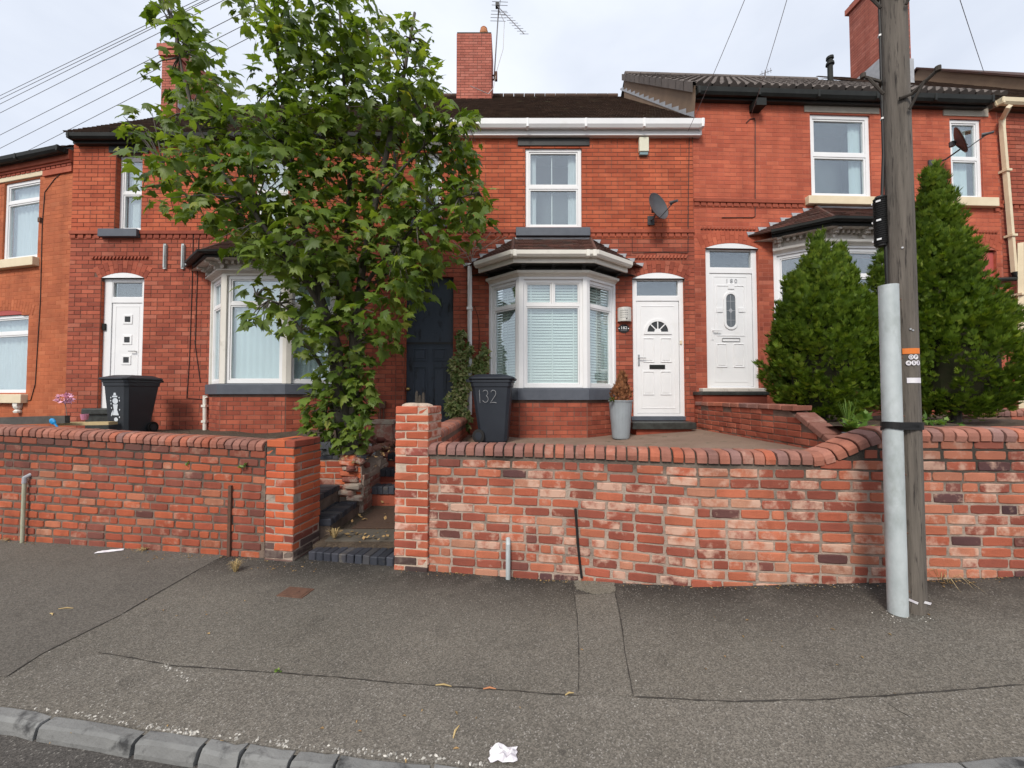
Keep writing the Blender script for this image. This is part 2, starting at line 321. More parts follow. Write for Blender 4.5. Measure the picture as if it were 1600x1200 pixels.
def bark(name, a, b_, sc3, s, cracks):
    m, t, b = newmat(name); p = pos(t, sc3)
    c = mixc(t, noise(t, p, s, 6, .65, .3, .7), a, b_); c = mixc(t, noise(t, p, s*2.3, 6, .7, .56, .66), c, cracks)
    t.links.new(c, b.inputs['Base Color']); b.inputs['Roughness'].default_value = .9; bump(t, b, noise(t, p, s*2.3, 6, .7), .7, .012)
bark('bark', (.115,.10,.082), (.065,.056,.047), (1,1,.35), 14, (.035,.03,.025))
bark('pole_wood', (.16,.138,.115), (.075,.064,.053), (1,1,.06), 30, (.025,.02,.017))
def asphalt(name, base, base2, spk=.55):
    m, t, b = newmat(name); p = pos(t)
    c = mixc(t, noise(t, p, .9, 5, .6, .3, .7), base, base2)
    c = mixc(t, noise(t, p, 3.1, 6, .7, .55, .75), c, mixc(t, 1.0, c, (.7,.7,.7), 'MULTIPLY'))
    c = mixc(t, noise(t, p, .45, 4, .6, .5, .72), c, mixc(t, 1.0, c, (1.22,1.2,1.15), 'MULTIPLY'))
    ft = N(t, 'ShaderNodeAttribute', attribute_name='foot'); c = mixc(t, mth(t, 'MULTIPLY', ft.outputs['Fac'], noise(t, p, 2.3, 5, .65, .15, .5)), c, (.030,.026,.022))  # darker band on the pavement along the foot of the front wall, fading out towards the kerb
    vo = N(t, 'ShaderNodeTexVoronoi', i_Scale=150.0); t.links.new(p, vo.inputs['Vector'])
    sp = N(t, 'ShaderNodeSeparateColor'); t.links.new(vo.outputs['Color'], sp.inputs[0])
    k = N(t, 'ShaderNodeMapRange', i_1=.15, i_2=1.0, i_3=.68, i_4=1.32); t.links.new(sp.outputs[0], k.inputs[0])
    hs = N(t, 'ShaderNodeHueSaturation'); t.links.new(c, hs.inputs['Color']); t.links.new(k.outputs[0], hs.inputs['Value']); c = hs.outputs[0]
    v2 = N(t, 'ShaderNodeTexVoronoi', i_Scale=3.3); t.links.new(p, v2.inputs['Vector']); s2 = N(t, 'ShaderNodeSeparateColor'); t.links.new(v2.outputs['Color'], s2.inputs[0])
    gum = mth(t, 'MULTIPLY', mth(t, 'LESS_THAN', v2.outputs['Distance'], mth(t, 'MULTIPLY', s2.outputs[0], .085)), mth(t, 'GREATER_THAN', s2.outputs[1], .45)); c = mixc(t, mth(t, 'MULTIPLY', gum, .4), c, (.05,.045,.04))
    br = mth(t, 'MULTIPLY', mth(t, 'GREATER_THAN', sp.outputs[1], .955), spk)
    c = mixc(t, br, c, (.30,.28,.25))
    c = mixc(t, mth(t, 'MULTIPLY', noise(t, p, 320, 2, .6, .55, .75), .45), c, (.03,.028,.027))
    t.links.new(c, b.inputs['Base Color']); b.inputs['Roughness'].default_value = .88; b.inputs['Specular IOR Level'].default_value = .3
    bump(t, b, vo.outputs['Distance'], .5, .004)
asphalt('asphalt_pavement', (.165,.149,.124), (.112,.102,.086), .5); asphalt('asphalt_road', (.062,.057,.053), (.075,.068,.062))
asphalt('asphalt_smooth', (.138,.125,.106), (.102,.093,.08), .3); asphalt('asphalt_coarse', (.178,.161,.135), (.126,.115,.098), .8)
asphalt('concrete_patch', (.19,.175,.14), (.13,.12,.095), .3)
# ------------------------------------------------------------------ bricks
_bc = {}
def brick_mesh(Ln, h, d, ch, m, var=0, worn=0.0):
    Ln = max(.03, round(Ln/.015)*.015) if worn else round(Ln, 3)
    key = (Ln, h, d, ch, m, var, worn)
    if key in _bc: return _bc[key]
    b = MB(); x, z = Ln/2, h/2
    if not worn:
        b.add(*brick_geo(0, 0, Ln, h, d, ch))
    else:
        q = random.Random(hash(key) & 0xffff)
        nx = 4 if Ln > .14 else 2
        rim = [(-x+2*x*i/nx, -z) for i in range(nx+1)]+[(x, 0)]+[(x-2*x*i/nx, z) for i in range(nx+1)]+[(-x, 0)]
        rim = [(a+q.uniform(-worn, worn)*.8, c+q.uniform(-worn, worn)*.6) for a, c in rim]; n = len(rim)
        cor = {0, nx, nx+2, 2*nx+2}
        vs = [(a, d, c) for a, c in rim]
        for i, (a, c) in enumerate(rim):
            k = .86 if i in cor else 1.0; vs.append((a*(.965 if i in cor else 1), ch*q.uniform(.9, 1.6), c*(.90 if i in cor else 1)))
        for i, (a, c) in enumerate(rim):
            f = q.uniform(1.0, 1.7)*ch; sx = max(.1, 1-f/x*(1.5 if i in cor else 1)); sz = max(.1, 1-f/z*(1.3 if i in cor else 1)); vs.append((a*sx, q.uniform(-.25, .35)*worn, c*sz))
        fs = []
        for i in range(n):
            j = (i+1) % n; fs += [(i, j, n+j, n+i), (n+i, n+j, 2*n+j, 2*n+i)]
        fs.append(tuple(2*n+i for i in range(n))); b.add(vs, fs)
    me = b.mesh('brick'); me.materials.append(M[m]); _bc[key] = me; return me
def brick_geo(cx, cz, Ln, h, d, ch, y=0.0):
    x, z = Ln/2, h/2; c = min(ch, x*.5)
    vs = [(cx+sx*x, y+d, cz+sz*z) for sx, sz in ((-1,-1),(1,-1),(1,1),(-1,1))]+[(cx+sx*x, y+ch, cz+sz*z) for sx, sz in ((-1,-1),(1,-1),(1,1),(-1,1))]+[(cx+sx*(x-c), y, cz+sz*(z-c)) for sx, sz in ((-1,-1),(1,-1),(1,1),(-1,1))]
    fs = [(i, (i+1) % 4, 4+(i+1) % 4, 4+i) for i in range(4)]+[(4+i, 4+(i+1) % 4, 8+(i+1) % 4, 8+i) for i in range(4)]+[(8, 9, 10, 11)]
    return vs, fs
def rows(u0, u1, z0, z1, holes, course, blen, joint, drop=None, headers=.04, q=None):
    """stretcher-bond bricks as (centre u, centre z, length, course index)"""
    res = []; n = int((z1-z0)/course+.01)
    for r in range(n):
        zc = z0+(r+.5)*course
        iv = [(u0, u1)]
        for h in holes:
            if h[2] < zc < h[3]:
                nv = []
                for a, b in iv:
                    if h[1] <= a or h[0] >= b: nv.append((a, b)); continue
                    if h[0] > a: nv.append((a, h[0]))
                    if h[1] < b: nv.append((h[1], b))
                iv = nv
        for a, b in iv:
            ph = (r % 2)*blen/2; k = math.floor((a-ph)/blen); x = ph+k*blen; cuts = [a]
            while x < b+blen:
                e = x+blen
                if q.random() < headers: cuts.append(x+blen/2)
                cuts.append(e); x = e
            cuts = [c for c in cuts if a+.03 < c < b-.03]; cuts = [a]+cuts+[b]
            for c0, c1 in zip(cuts, cuts[1:]):
                if c1-c0 < .035: continue
                cu = (c0+c1)/2
                if drop and drop(c0, c1, zc-course/2, zc+course/2): continue
                res.append((cu, zc, c1-c0-joint, r))
    return res
def lay(H, wall, items, matf, n_obj, course, joint, d=.03, ch=.003, T=None, ang=0, q=None, yo=0.0, camloc=None):
    """the n_obj bricks nearest the camera become objects of their own under WALL; the rest one joined part"""
    h = round(course-joint, 4); cl = camloc
    items = sorted(items, key=lambda t: (t[0]-cl[0])**2+(t[1]-cl[1])**2)
    for (u, z, ln, r) in items[:n_obj]:
        me = brick_mesh(round(ln/.01)*.01 if ln < .2 else ln, h, d, ch, matf(u, z))
        p = T(u, yo+q.uniform(-.0012, .0012), z) if T else (u, yo+q.uniform(-.0012, .0012), z)
        inst('brick', me, wall, p, (0, 0, ang))
    rest = {}
    for (u, z, ln, r) in items[n_obj:]:
        b = rest.setdefault(matf(u, z), MB(T)); b.add(*brick_geo(u, z, ln, h, d, ch, yo+q.uniform(-.0012, .0012)), r=q.uniform(.001, 1))
    for m, b in rest.items(): b.build('brick_courses', m, wall, kind='stuff', fix=False)
def panel_with_holes(b, u0, u1, z0, z1, holes, y, depth):
    us = sorted({u0, u1}|{c for h in holes for c in h[:2] if u0 < c < u1}); zs = sorted({z0, z1}|{c for h in holes for c in h[2:4] if z0 < c < z1})
    for a, b2 in zip(us, us[1:]):
        for c, d in zip(zs, zs[1:]):
            mu, mz = (a+b2)/2, (c+d)/2
            if any(h[0] < mu < h[1] and h[2] < mz < h[3] for h in holes): continue
            b.add([(a,y,c),(b2,y,c),(b2,y,d),(a,y,d)], [(0,1,2,3)])
    for h in holes:
        a, e, c, d = h[:4]; Y = y+depth
        b.add([(a,y,c),(a,Y,c),(a,Y,d),(a,y,d)], [(0,1,2,3)]); b.add([(e,y,c),(e,Y,c),(e,Y,d),(e,y,d)], [(3,2,1,0)])
        b.add([(a,y,d),(e,y,d),(e,Y,d),(a,Y,d)], [(0,1,2,3)]); b.add([(a,y,c),(e,y,c),(e,Y,c),(a,Y,c)], [(3,2,1,0)])
def facade(H, house, u0, u1, z0, z1, holes, arches, matf, mort, n_obj, seed, headers=.05, course=.075, joint=.008, depth=.14, reveal_mat=None, rec=.006):
    q = random.Random(seed)
    b = MB(); panel_with_holes(b, u0, u1, z0, z1, holes, rec, depth); wall = b.build('wall', mort, house)
    # brick returns inside the openings
    def drop(a, e, c, d):
        for (ul, ur, zs, rise, ring) in arches:
            w = ur-ul; R = (w*w/4+rise*rise)/(2*rise); cx = (ul+ur)/2; cz = zs+rise-R
            pts = [(a,c),(e,c),(a,d),(e,d),((a+e)/2,c),((a+e)/2,d)]
            if any(p[1] > zs and ul-.02 < p[0] < ur+.02 and math.hypot(p[0]-cx, p[1]-cz) < R for p in pts): return True
            if all(p[1] > zs-.02 and math.hypot(p[0]-cx, p[1]-cz) < R+ring and abs(p[0]-cx) < w/2+.06 for p in pts): return True
        return False
    items = rows(u0, u1, z0, z1, holes, course, .225, joint, drop, headers, q)
    lay(H, wall, items, matf, n_obj, course, joint, q=q, camloc=(H.loc(0,0)[0], EYE))
    rt = MB()
    for h in holes:
        k = int((h[3]-h[2])/course); dd = depth-.02
        for r in range(k):
            zc = z0+(math.floor((h[2]-z0)/course)+r+.5)*course
            if zc+.03 > h[3] or zc-.03 < h[2]: continue
            for x, s in ((h[0], 1), (h[1], -1)):
                for ya, yb in ((.012, .1), (.11, dd)) if r % 2 else ((.012, dd),):
                    if yb-ya > .02: rt.box(min(x, x+s*.004), max(x, x+s*.004), ya, yb, zc-course/2+joint/2, zc+course/2-joint/2, q.uniform(.001, 1))
    if rt.v: rt.build('brick_reveal', matf(u0, z1), wall, kind='stuff')
    for (ul, ur, zs, rise, ring) in arches:
        w = ur-ul; R = (w*w/4+rise*rise)/(2*rise); cx = (ul+ur)/2; cz = zs+rise-R; A = math.asin(w/2/R)+.05; n = max(7, int(2*A*(R+ring/2)/.078))
        for i in range(n):
            a0 = math.pi/2+A-2*A*i/n-.0025/R; a1 = math.pi/2+A-2*A*(i+1)/n+.0025/R
            for r0, r1 in (((R, R+ring*.64), (R+ring*.67, R+ring)) if i % 2 else ((R, R+ring*.31), (R+ring*.34, R+ring))):
                v = MB(); v.prism([(cx+r*math.cos(a), cz+r*math.sin(a)) for r, a in ((r0,a0),(r0,a1),(r1,a1),(r1,a0))], -.004, .03); v.build('arch_brick', matf(cx, zs), wall)
    return wall
def dentils(name, house, u0, u1, z0, z1, m, out=.018, pitch=.115, twist=False):
    b = MB(); h = z1-z0
    if twist:
        n = int((u1-u0)/.06)
        for i in range(n):
            u = u0+(u1-u0)*i/n; b.prism([(u, z0), (u+.035, z0), (u+.058, z1), (u+.023, z1)], -out, .01)
    else:
        b.box(u0, u1, -out-.015, .02, z0+h*.58, z1)
        n = max(1, int((u1-u0)/pitch))
        for i in range(n): u = u0+(u1-u0)*i/n; b.box(u+.006, u+pitch-.014, -out, .02, z0+h*.12, z0+h*.56)
        b.box(u0, u1, -.008, .02, z0, z0+h*.1)
    return b.build(name, m, house, bevel=.003)
def window(house, name, a, e, c, d, y, t=.06, transom=None, mid=None, back='room_dark', depth=.07, fm='upvc', curtain=None, label=None, sash=True, room=.5, T=None):
    """frame (the part) > panes, room behind; transom: z of the bar; mid: u of upper mullion"""
    b = MB(T); b.frame(a, e, c, d, t, y, y+depth); cells = []
    if transom:
        b.box(a+t*.9, e-t*.9, y+.003, y+depth-.003, transom-t*.45, transom+t*.45); cells = [(a+t, e-t, c+t, transom-t*.45), (a+t, e-t, transom+t*.45, d-t)]
    else: cells = [(a+t, e-t, c+t, d-t)]
    if mid is not None:
        z_ = cells[-1]; b.box(mid-t*.35, mid+t*.35, y+.003, y+depth-.003, z_[2]-.002, z_[3]+.002)
        cells = cells[:-1]+[(z_[0], mid-t*.35, z_[2], z_[3]), (mid+t*.35, z_[1], z_[2], z_[3])]
    if sash:
        for k in cells: b.frame(k[0]+.002, k[1]-.002, k[2]+.002, k[3]-.002, t*.4, y+.012, y+depth-.012)
    w = b.build(name, fm, house, bevel=.004, label=label)
    for k in cells:
        g = MB(T); g.box(k[0], k[1], y+.034, y+.040, k[2], k[3]); g.build('pane', 'glass', w)
    if room:
        g = MB(T); Y0, Y1 = y+depth-.004, y+depth+room
        g.add([(a,Y0,c),(e,Y0,c),(e,Y0,d),(a,Y0,d),(a,Y1,c),(e,Y1,c),(e,Y1,d),(a,Y1,d)], [(4,5,6,7),(0,4,7,3),(1,2,6,5),(3,7,6,2),(0,1,5,4)]); g.build('room_lining', back, w)
    if curtain:
        for (f0, f1, m) in curtain:
            g = MB(T); n = 24; x0, x1 = a+(e-a)*f0, a+(e-a)*f1; pts = [(x0+(x1-x0)*i/n, y+depth+.05+.018*math.sin(i*1.9+f0*9)+.006*math.sin(i*.7)) for i in range(n+1)]
            g.add([(p[0], p[1], c+.02) for p in pts]+[(p[0], p[1], d-.02) for p in pts], [(i, i+1, n+2+i, n+1+i) for i in range(n)]); g.build('curtain', m, w, smooth=True, fix=False)
    return w
def roof_tiles(name, house, eL, eR, rL, rR, gauge, tw, m, th=.014, kind='plain', seed=1, clip=None):
    """tiles between an eaves line eL-eR and a ridge line rL-rR (house-local points)"""
    q = random.Random(seed); b = MB(); eL, eR, rL, rR = map(Vector, (eL, eR, rL, rR))
    sl = ((rL+rR)/2-(eL+eR)/2); n = max(1, int(sl.length/gauge)); nv = (eR-eL).cross(rL-eL).normalized()
    if nv.z < 0: nv = -nv
    for i in range(n):
        f0, f1 = i/n, min(1, (i+1.25)/n)
        a0, a1 = eL.lerp(rL, f0), eR.lerp(rR, f0); b0, b1 = eL.lerp(rL, f1), eR.lerp(rR, f1); W = (a1-a0).length
        if W < tw*.4: continue
        k = max(1, round(W/tw)); off = (.5 if i % 2 else 0) if kind == 'plain' else 0
        for j in range(k+(1 if off else 0)):
            g0, g1 = max(0, (j-off)/k)+.002, min(1, (j+1-off)/k)-.002
            if g1-g0 < .004: continue
            p = [a0.lerp(a1, g0), a0.lerp(a1, g1), b0.lerp(b1, g1), b0.lerp(b1, g0)]; r = q.uniform(.001, 1); u = nv*(th*1.7+q.uniform(0, th*.5)); lo = nv*(th*.3)
            if kind == 'plain':
                b.add([p[0]+u, p[1]+u, p[2]+lo+nv*th*.4, p[3]+lo+nv*th*.4, p[0]+lo*0, p[1]+lo*0], [(0,1,2,3),(4,5,1,0),(4,0,3),(5,2,1)], r)
            else:        # double-roman profile: two rolls per tile
                prof = [(0,0),(.12,.9),(.24,1),(.36,.9),(.46,0),(.54,0),(.66,.9),(.76,1),(.88,.9),(.985,0)]; vs = []
                for s_, hgt in prof:
                    h_ = nv*(.034*hgt+th)
                    vs += [p[0].lerp(p[1], s_)+h_+u, p[3].lerp(p[2], s_)+h_, p[0].lerp(p[1], s_)+nv*.002]
                fs = []
                for s_ in range(len(prof)-1): o = s_*3; fs += [(o, o+3, o+4, o+1), (o+2, o+5, o+3, o)]
                b.add(vs, fs, r)
    return b.build(name, m, house, kind='stuff', fix=False)
def chimney(parent, x0, x1, y0, y1, z0, z1, m='brick_chimney', seed=3, cap=True):
    q = random.Random(seed); b = MB(); b.box(x0+.006, x1-.006, y0+.006, y1-.006, z0, z1); ch = b.build('chimney', 'mortar_house', parent)
    rest = MB(); k = int((z1-z0)/.075)
    faces = [(x1-x0, lambda u, y, z: (x0+u, y0+y, z)), (y1-y0, lambda u, y, z: (x1-y, y0+u, z)), (y1-y0, lambda u, y, z: (x0+y, y1-u, z))]
    for W, T in faces:
        rest.T = T
        for (u, z, ln, r) in rows(0, W, z1-k*.075, z1, [], .075, .225, .008, None, .05, q): rest.add(*brick_geo(u, z, ln, .067, .02, .003), r=q.uniform(.001, 1))
    rest.T = None; rest.build('brick_courses', m, ch, kind='stuff')
    if cap: c = MB(); c.box(x0+.01, x1-.01, y0+.01, y1-.01, z1, z1+.04); c.build('chimney_flaunching', 'mortar_old', ch)
    return ch
def text(name, s, size, m, parent, loc, rot, ext=.002, sx=1.0, bevel=0):
    cu = bpy.data.curves.new(name, 'FONT'); cu.body = s; cu.size = size; cu.extrude = ext; cu.align_x = 'CENTER'; cu.align_y = 'CENTER'
    o = bpy.data.objects.new('tmp', cu); COL.objects.link(o); dg = bpy.context.evaluated_depsgraph_get(); me = bpy.data.meshes.new_from_object(o.evaluated_get(dg))
    bpy.data.objects.remove(o); p = bpy.data.objects.new(name, me); COL.objects.link(p); me.materials.clear(); me.materials.append(M[m]); p.parent = parent; p.location = loc; p.rotation_euler = rot; p.scale = (sx, 1, 1); return p
def plan_T(P, Q):       # frame on a facet from P to Q (plan points), y into the house
    e = (Vector(Q)-Vector(P)).normalized()
    return (lambda x, y, z: (P[0]+e.x*x-e.y*y, P[1]+e.y*x+e.x*y, z)), (Vector(Q)-Vector(P)).length, math.atan2(e.y, e.x)
def bay(H, house, plan, z0, zs0, zs1, zw1, trans, zc0, zc1, ze0, ze1, ztop, topu, style, matf, mort, n_obj, seed, mid=True, tile='tile_bay'):
    """plan A,B,C,D from the wall round the front; z0 base, zs0-zs1 sill, zw1 window head, zc0-zc1 cornice ledge, ze0-ze1 eaves, ztop where the roof meets the wall"""
    q = random.Random(seed); seg = list(zip(plan, plan[1:])); lens = []
    P = [Vector(p) for p in plan]
    def offp(o):      # the plan pushed outwards, ends kept on the wall line
        res = []
        for i, p in enumerate(P):
            d0 = (P[i]-P[i-1]).normalized() if i else (P[1]-P[0]).normalized(); d1 = (P[i+1]-P[i]).normalized() if i < 3 else d0
            n0 = Vector((d0.y, -d0.x)); n1 = Vector((d1.y, -d1.x)); m = n0+n1; m /= m.dot(n0); r = p+m*o
            if i in (0, 3):
                d = d0; t = -r.y/d.y if abs(d.y) > 1e-4 else 0; r = r+d*t
            res.append(r)
        return res
    wall = None; b = MB()
    inner = [p for p in offp(-.006)]
    b.extr([(0, z0), (0, zs0), (-.1, zs0), (-.1, z0)], [tuple(p) for p in inner]); wall = b.build('bay_wall', mort, house)
    for i, (A, B) in enumerate(seg):
        T, W, ang = plan_T(A, B)
        it = rows(.004, W-.004, z0, zs0, [], .075, .225, .008, None, .08, q)
        cl = (W/2, EYE); lay(H, wall, it, matf, n_obj, .075, .008, T=T, ang=ang, q=q, camloc=cl)
    b = MB(); b.extr([(.05, zs0), (.055, zs1-.01), (.045, zs1), (-.08, zs1+.012), (-.08, zs0)], [tuple(p) for p in P]); b.build('bay_sill', style['sill'], house, bevel=.004)
    win = None
    for i, (A, B) in enumerate(seg):
        T, W, ang = plan_T(A, B); t = .055; post = .05 if i == 1 else .03
        a, e = (post, W-post)
        w = window(house, 'bay_window', a+.012, e-.012, zs1+.012, zw1, .03, t, trans, (a+e)/2 if (mid and i == 1) else None, style.get('room', 'room_dark'), room=0, T=T)
        bl = style.get('blind')
        if bl == 'venetian':
            g = MB(T); z = zs1+.09
            while z < zw1-.05: g.add([(a+.03, .115, z), (e-.03, .115, z), (e-.03, .138, z+.042), (a+.03, .138, z+.042)], [(0,1,2,3)]); g.add([(a+.03, .117, z-.003), (e-.03, .117, z-.003), (e-.03, .140, z+.039), (a+.03, .140, z+.039)], [(3,2,1,0)]); z += .047
            g.build('blind_slats', 'blind_pale', w, kind='stuff', fix=False)
            g = MB(T)
            for f in ((.15, .5, .85) if i == 1 else (.5,)): g.box(a+(e-a)*f-.009, a+(e-a)*f+.009, .108, .110, zs1+.08, zw1-.05)
            g.build('blind_tape', 'blind_pale', w)
        elif bl:
            g = MB(T); n = 40; pts = [(a+.04+(e-a-.08)*k/n, .12+.006*math.sin(k*1.3)) for k in range(n+1)]
            g.add([(p[0], p[1], zs1+.06) for p in pts]+[(p[0], p[1], zw1-.03) for p in pts], [(k, k+1, n+2+k, n+1+k) for k in range(n)]); g.build('curtain', bl, w, smooth=True, fix=False)
        if win is None: win = w
    # corner posts
    b = MB()
    for i, p in enumerate(P):
        pr = [(.012, zs1+.006), (.012, zw1+.02), (-.09, zw1+.02), (-.09, zs1+.006)]
        if i in (0, 3):
            T, W, ang = plan_T(*seg[0 if i == 0 else 2]); b.T = T; b.box(*((0, .052) if i == 0 else (W-.052, W)), -.004, .1, zs1+.006, zw1+.02); b.T = None
        else:
            d0 = (P[i-1]-p).normalized()*.065; d1 = (P[i+1]-p).normalized()*.075; b.extr([(.006, z_) if k < 2 else (-.09, z_) for k, z_ in enumerate((zs1+.006, zw1+.02, zw1+.02, zs1+.006))], [tuple(p+d0), tuple(p), tuple(p+d1)])
    b.build('bay_mullions', style['frame'], house, bevel=.006)
    # room inside the bay
    b = MB(); I = offp(-.16); b.add([(p.x, p.y, zs1) for p in I]+[(p.x, p.y, zw1+.05) for p in I]+[(I[0].x, 1.2, zs1), (I[3].x, 1.2, zs1), (I[3].x, 1.2, zw1+.05), (I[0].x, 1.2, zw1+.05)],
        [(8,9,10,11), (0,8,11,4), (3,7,10,9), (0,1,2,3,9,8), (4,11,10,7,6,5)]); b.build('room_lining', style.get('room', 'room_dark'), win)
    # head, frieze, ledge, corbels
    b = MB(); b.extr([(.0, zw1+.0), (.0, zc0), (-.09, zc0), (-.09, zw1)], [tuple(p) for p in P]); b.build('bay_head', style['frame'], house)
    b = MB(); b.extr([(.012, zc0), (.03, zc0+(zc1-zc0)*.3), (.085, zc0+(zc1-zc0)*.45), (.09, zc1-.006), (.075, zc1), (-.05, zc1+.01), (-.05, zc0)], [tuple(p) for p in P]); b.build('bay_ledge', style['ledge'], house, bevel=.004)
    b = MB(); b.extr([(.03, zc1), (.03, ze0+.03), (-.06, ze0+.03), (-.06, zc1)], [tuple(p) for p in P]); b.build('bay_frieze', style['frieze'], house)
    for i, (A, B) in enumerate(seg):
        T, W, ang = plan_T(A, B)
        for f in ((.06, .5, .94) if i == 1 else (.14, .88)):
            c = MB(T); u = W*f; h = ze0-zc1
            for (w_, o, za, zb) in ((.05, .10, .0, .45), (.058, .16, .45, .72), (.07, .22, .72, 1.0)): c.box(u-w_/2, u+w_/2, -o, -.02, zc1+h*za+.004, zc1+h*zb+.002)
            c.build('corbel', style['corbel'], house, bevel=.006)
        if style.get('dentil'):
            c = MB(T); k = int(W/.09)
            for j in range(k): c.box(W*j/k+.02, W*j/k+.062, -.11, -.03, ze0-.055, ze0+.005)
            c.build('dentil_course', style['corbel'], house)
    ov = style.get('over', .2); E = offp(ov)
    soff = offp(ov-.02)
    b = MB(); b.add([(p.x, p.y, ze0+.004) for p in soff]+[(p.x, p.y, ze0+.004) for p in offp(-.05)], [(i, i+1, 5+i, 4+i) for i in range(3)]); b.build('soffit', style['frieze'], house)
    b = MB(); b.extr([(ov-.03, ze0), (ov, ze0), (ov, ze0+(ze1-ze0)*.6), (ov-.03, ze0+(ze1-ze0)*.6)], [tuple(p) for p in P]); b.build('fascia', style['gutter'], house)
    g0, g1 = ze0+(ze1-ze0)*.42, ze1; r_ = (g1-g0)
    gp = [(ov+.004, g1), (ov+.004, g0+r_*.2), (ov+.03, g0), (ov+.075, g0), (ov+.105, g0+r_*.35), (ov+.11, g1), (ov+.10, g1), (ov+.095, g0+r_*.4), (ov+.07, g0+.012), (ov+.035, g0+.012), (ov+.012, g1)]
    b = MB(); b.extr(gp, [tuple(p) for p in P]); b.build('gutter', style['gutter'], house)
    b = MB()
    for i, f in ((1, .02), (1, .9), (1, .98)) if style['gutter'] != 'black_gutter' else ():
        T, W, ang = plan_T(tuple(E[i]), tuple(E[i+1])); b.T = T; b.box(W*f-.03, W*f+.03, -.116, 0, g0-.006, g1+.006)
    if b.v: b.T = None; b.build('gutter_joint', style['gutter'], house, bevel=.01)
    # roof
    Ro = offp(ov+.03); zr = ze1-.01; tl, tr = (topu[0], -.01, ztop), (topu[1], -.01, ztop)
    e = [(p.x, min(p.y, -.005), zr) for p in Ro]
    b = MB(); b.add(e+[tl, tr], [(0,1,4), (1,2,5,4), (2,3,5)]); rf = b.build('bay_roof', tile, house)
    roof_tiles('roof_tiles', rf, e[1], e[2], tl, tr, .09, .165, tile, seed=seed)
    roof_tiles('roof_tiles', rf, e[0], e[1], tl, tl, .09, .165, tile, seed=seed+1); roof_tiles('roof_tiles', rf, e[2], e[3], tr, tr, .09, .165, tile, seed=seed+2)
    for (pa, pb) in ((e[1], tl), (e[2], tr)):
        b = MB(); b.tube([Vector(pa)+Vector((0,0,.02)), Vector(pb)+Vector((0,0,.02))], .03, 6); b.build('hip_tile', tile, rf)
    for (pa, pb, s) in ((e[0], tl, 1), (e[3], tr, -1)):     # stepped lead flashing up the wall
        n = 6
        for k in range(n):
            f = k/n; p = Vector(pa).lerp(Vector(pb), f); p2 = Vector(pa).lerp(Vector(pb), (k+1)/n); b = MB()
            b.prism([(p.x, p.z+.0), (p.x-s*.03, p.z+.085), (p2.x-s*.03, p.z+.085), (p2.x, p2.z)], -.012, .002); b.build('flashing', 'lead', rf)
    b = MB(); b.box(topu[0], topu[1], -.03, .0, ztop-.005, ztop+.035); b.build('flashing', 'lead', rf)
    return win
def arched_door(H, house, a, e, zb, zs, rise, fan, leaf, y=.06, face=None, lining='room_dark'):
    """white frame with arched head; fan=(z0,z1) glazing; leaf=(u0,u1,z0,z1)"""
    w = e-a; R = (w*w/4+rise*rise)/(2*rise); cx = (a+e)/2; cz = zs+rise-R; A = math.asin(w/2/R)
    b = MB(); lu0, lu1, lz0, lz1 = leaf
    b.box(a, lu0, y, y+.08, zb, zs-.001); b.box(lu1, e, y, y+.08, zb, zs-.001); b.box(lu0, lu1, y+.002, y+.078, fan[1], zs-.001); b.box(lu0, lu1, y+.002, y+.078, lz1, fan[0]); b.box(lu0, lu1, y+.002, y+.078, zb, lz0)
    fr = b.build('door', 'upvc', house, bevel=.006)
    b = MB(); b.prism([(a, zs)]+[(e, zs)]+[(cx+R*math.cos(t), cz+R*math.sin(t)) for t in [math.pi/2-A+2*A*i/10 for i in range(1, 10)]], .0, .05); b.build('arch_head', 'upvc', fr)
    b = MB(); b.frame(lu0-.004, lu1+.004, fan[0]-.004, fan[1]+.004, .018, y+.006, y+.07); b.build('fanlight_frame', 'upvc', fr, bevel=.003)
    b = MB(); b.box(lu0, lu1, y+.04, y+.046, fan[0], fan[1]); b.build('pane', 'glass', fr)
    b = MB(); b.box(lu0, lu1, y+.09, y+.1, fan[0]-.05, fan[1]+.05); b.build('fanlight_lining', lining, fr)
    return fr
def relief(fr, a, e, c, d, y, t=.016, h=.012, m='upvc', name='door_panel'):
    b = MB(); b.frame(a, e, c, d, t, y-h, y+.003); b.box(a+t*2, e-t*2, y-h*.6, y+.002, c+t*2, d-t*2); return b.build(name, m, fr, bevel=.005)
# ------------------------------------------------------------------ the lie of the land
def zp(x):                # pavement height: level on the left, climbing to the right
    if x < .3: return 0.0
    t = x-.3; return min(.045*t+.022*t*t*(1 if t < 1.2 else 0)+(.022*1.44+.03*(t-1.2) if t >= 1.2 else 0), .62)
WALLP = [(-14, 5.55), (-5.76, 4.32), (-2.35, 3.81), (-1.08, 3.6), (.557, 3.34), (1.525, 3.08), (2.8, 2.95), (3.87, 2.89), (14, 2.5)]
kp_ = [tuple(atz(px, py, z)[:2]) for px, py, z in ((0, 1103, 0), (250, 1146, 0), (500, 1178, 0), (700, 1197, 0), (1100, 1224, .03), (1450, 1217, .07), (1600, 1199, .09))]
KERBP = [(-14, kp_[0][1]+(-14-kp_[0][0])*-.135)]+kp_+[(14, kp_[-1][1]-.6)]
def interp(P, x):
    for (a, b), (c, d) in zip(P, P[1:]):
        if x <= c: return b+(d-b)*(x-a)/(c-a)
    return P[-1][1]
wy = lambda x: interp(WALLP, x)
ky = lambda x: interp(KERBP, x)
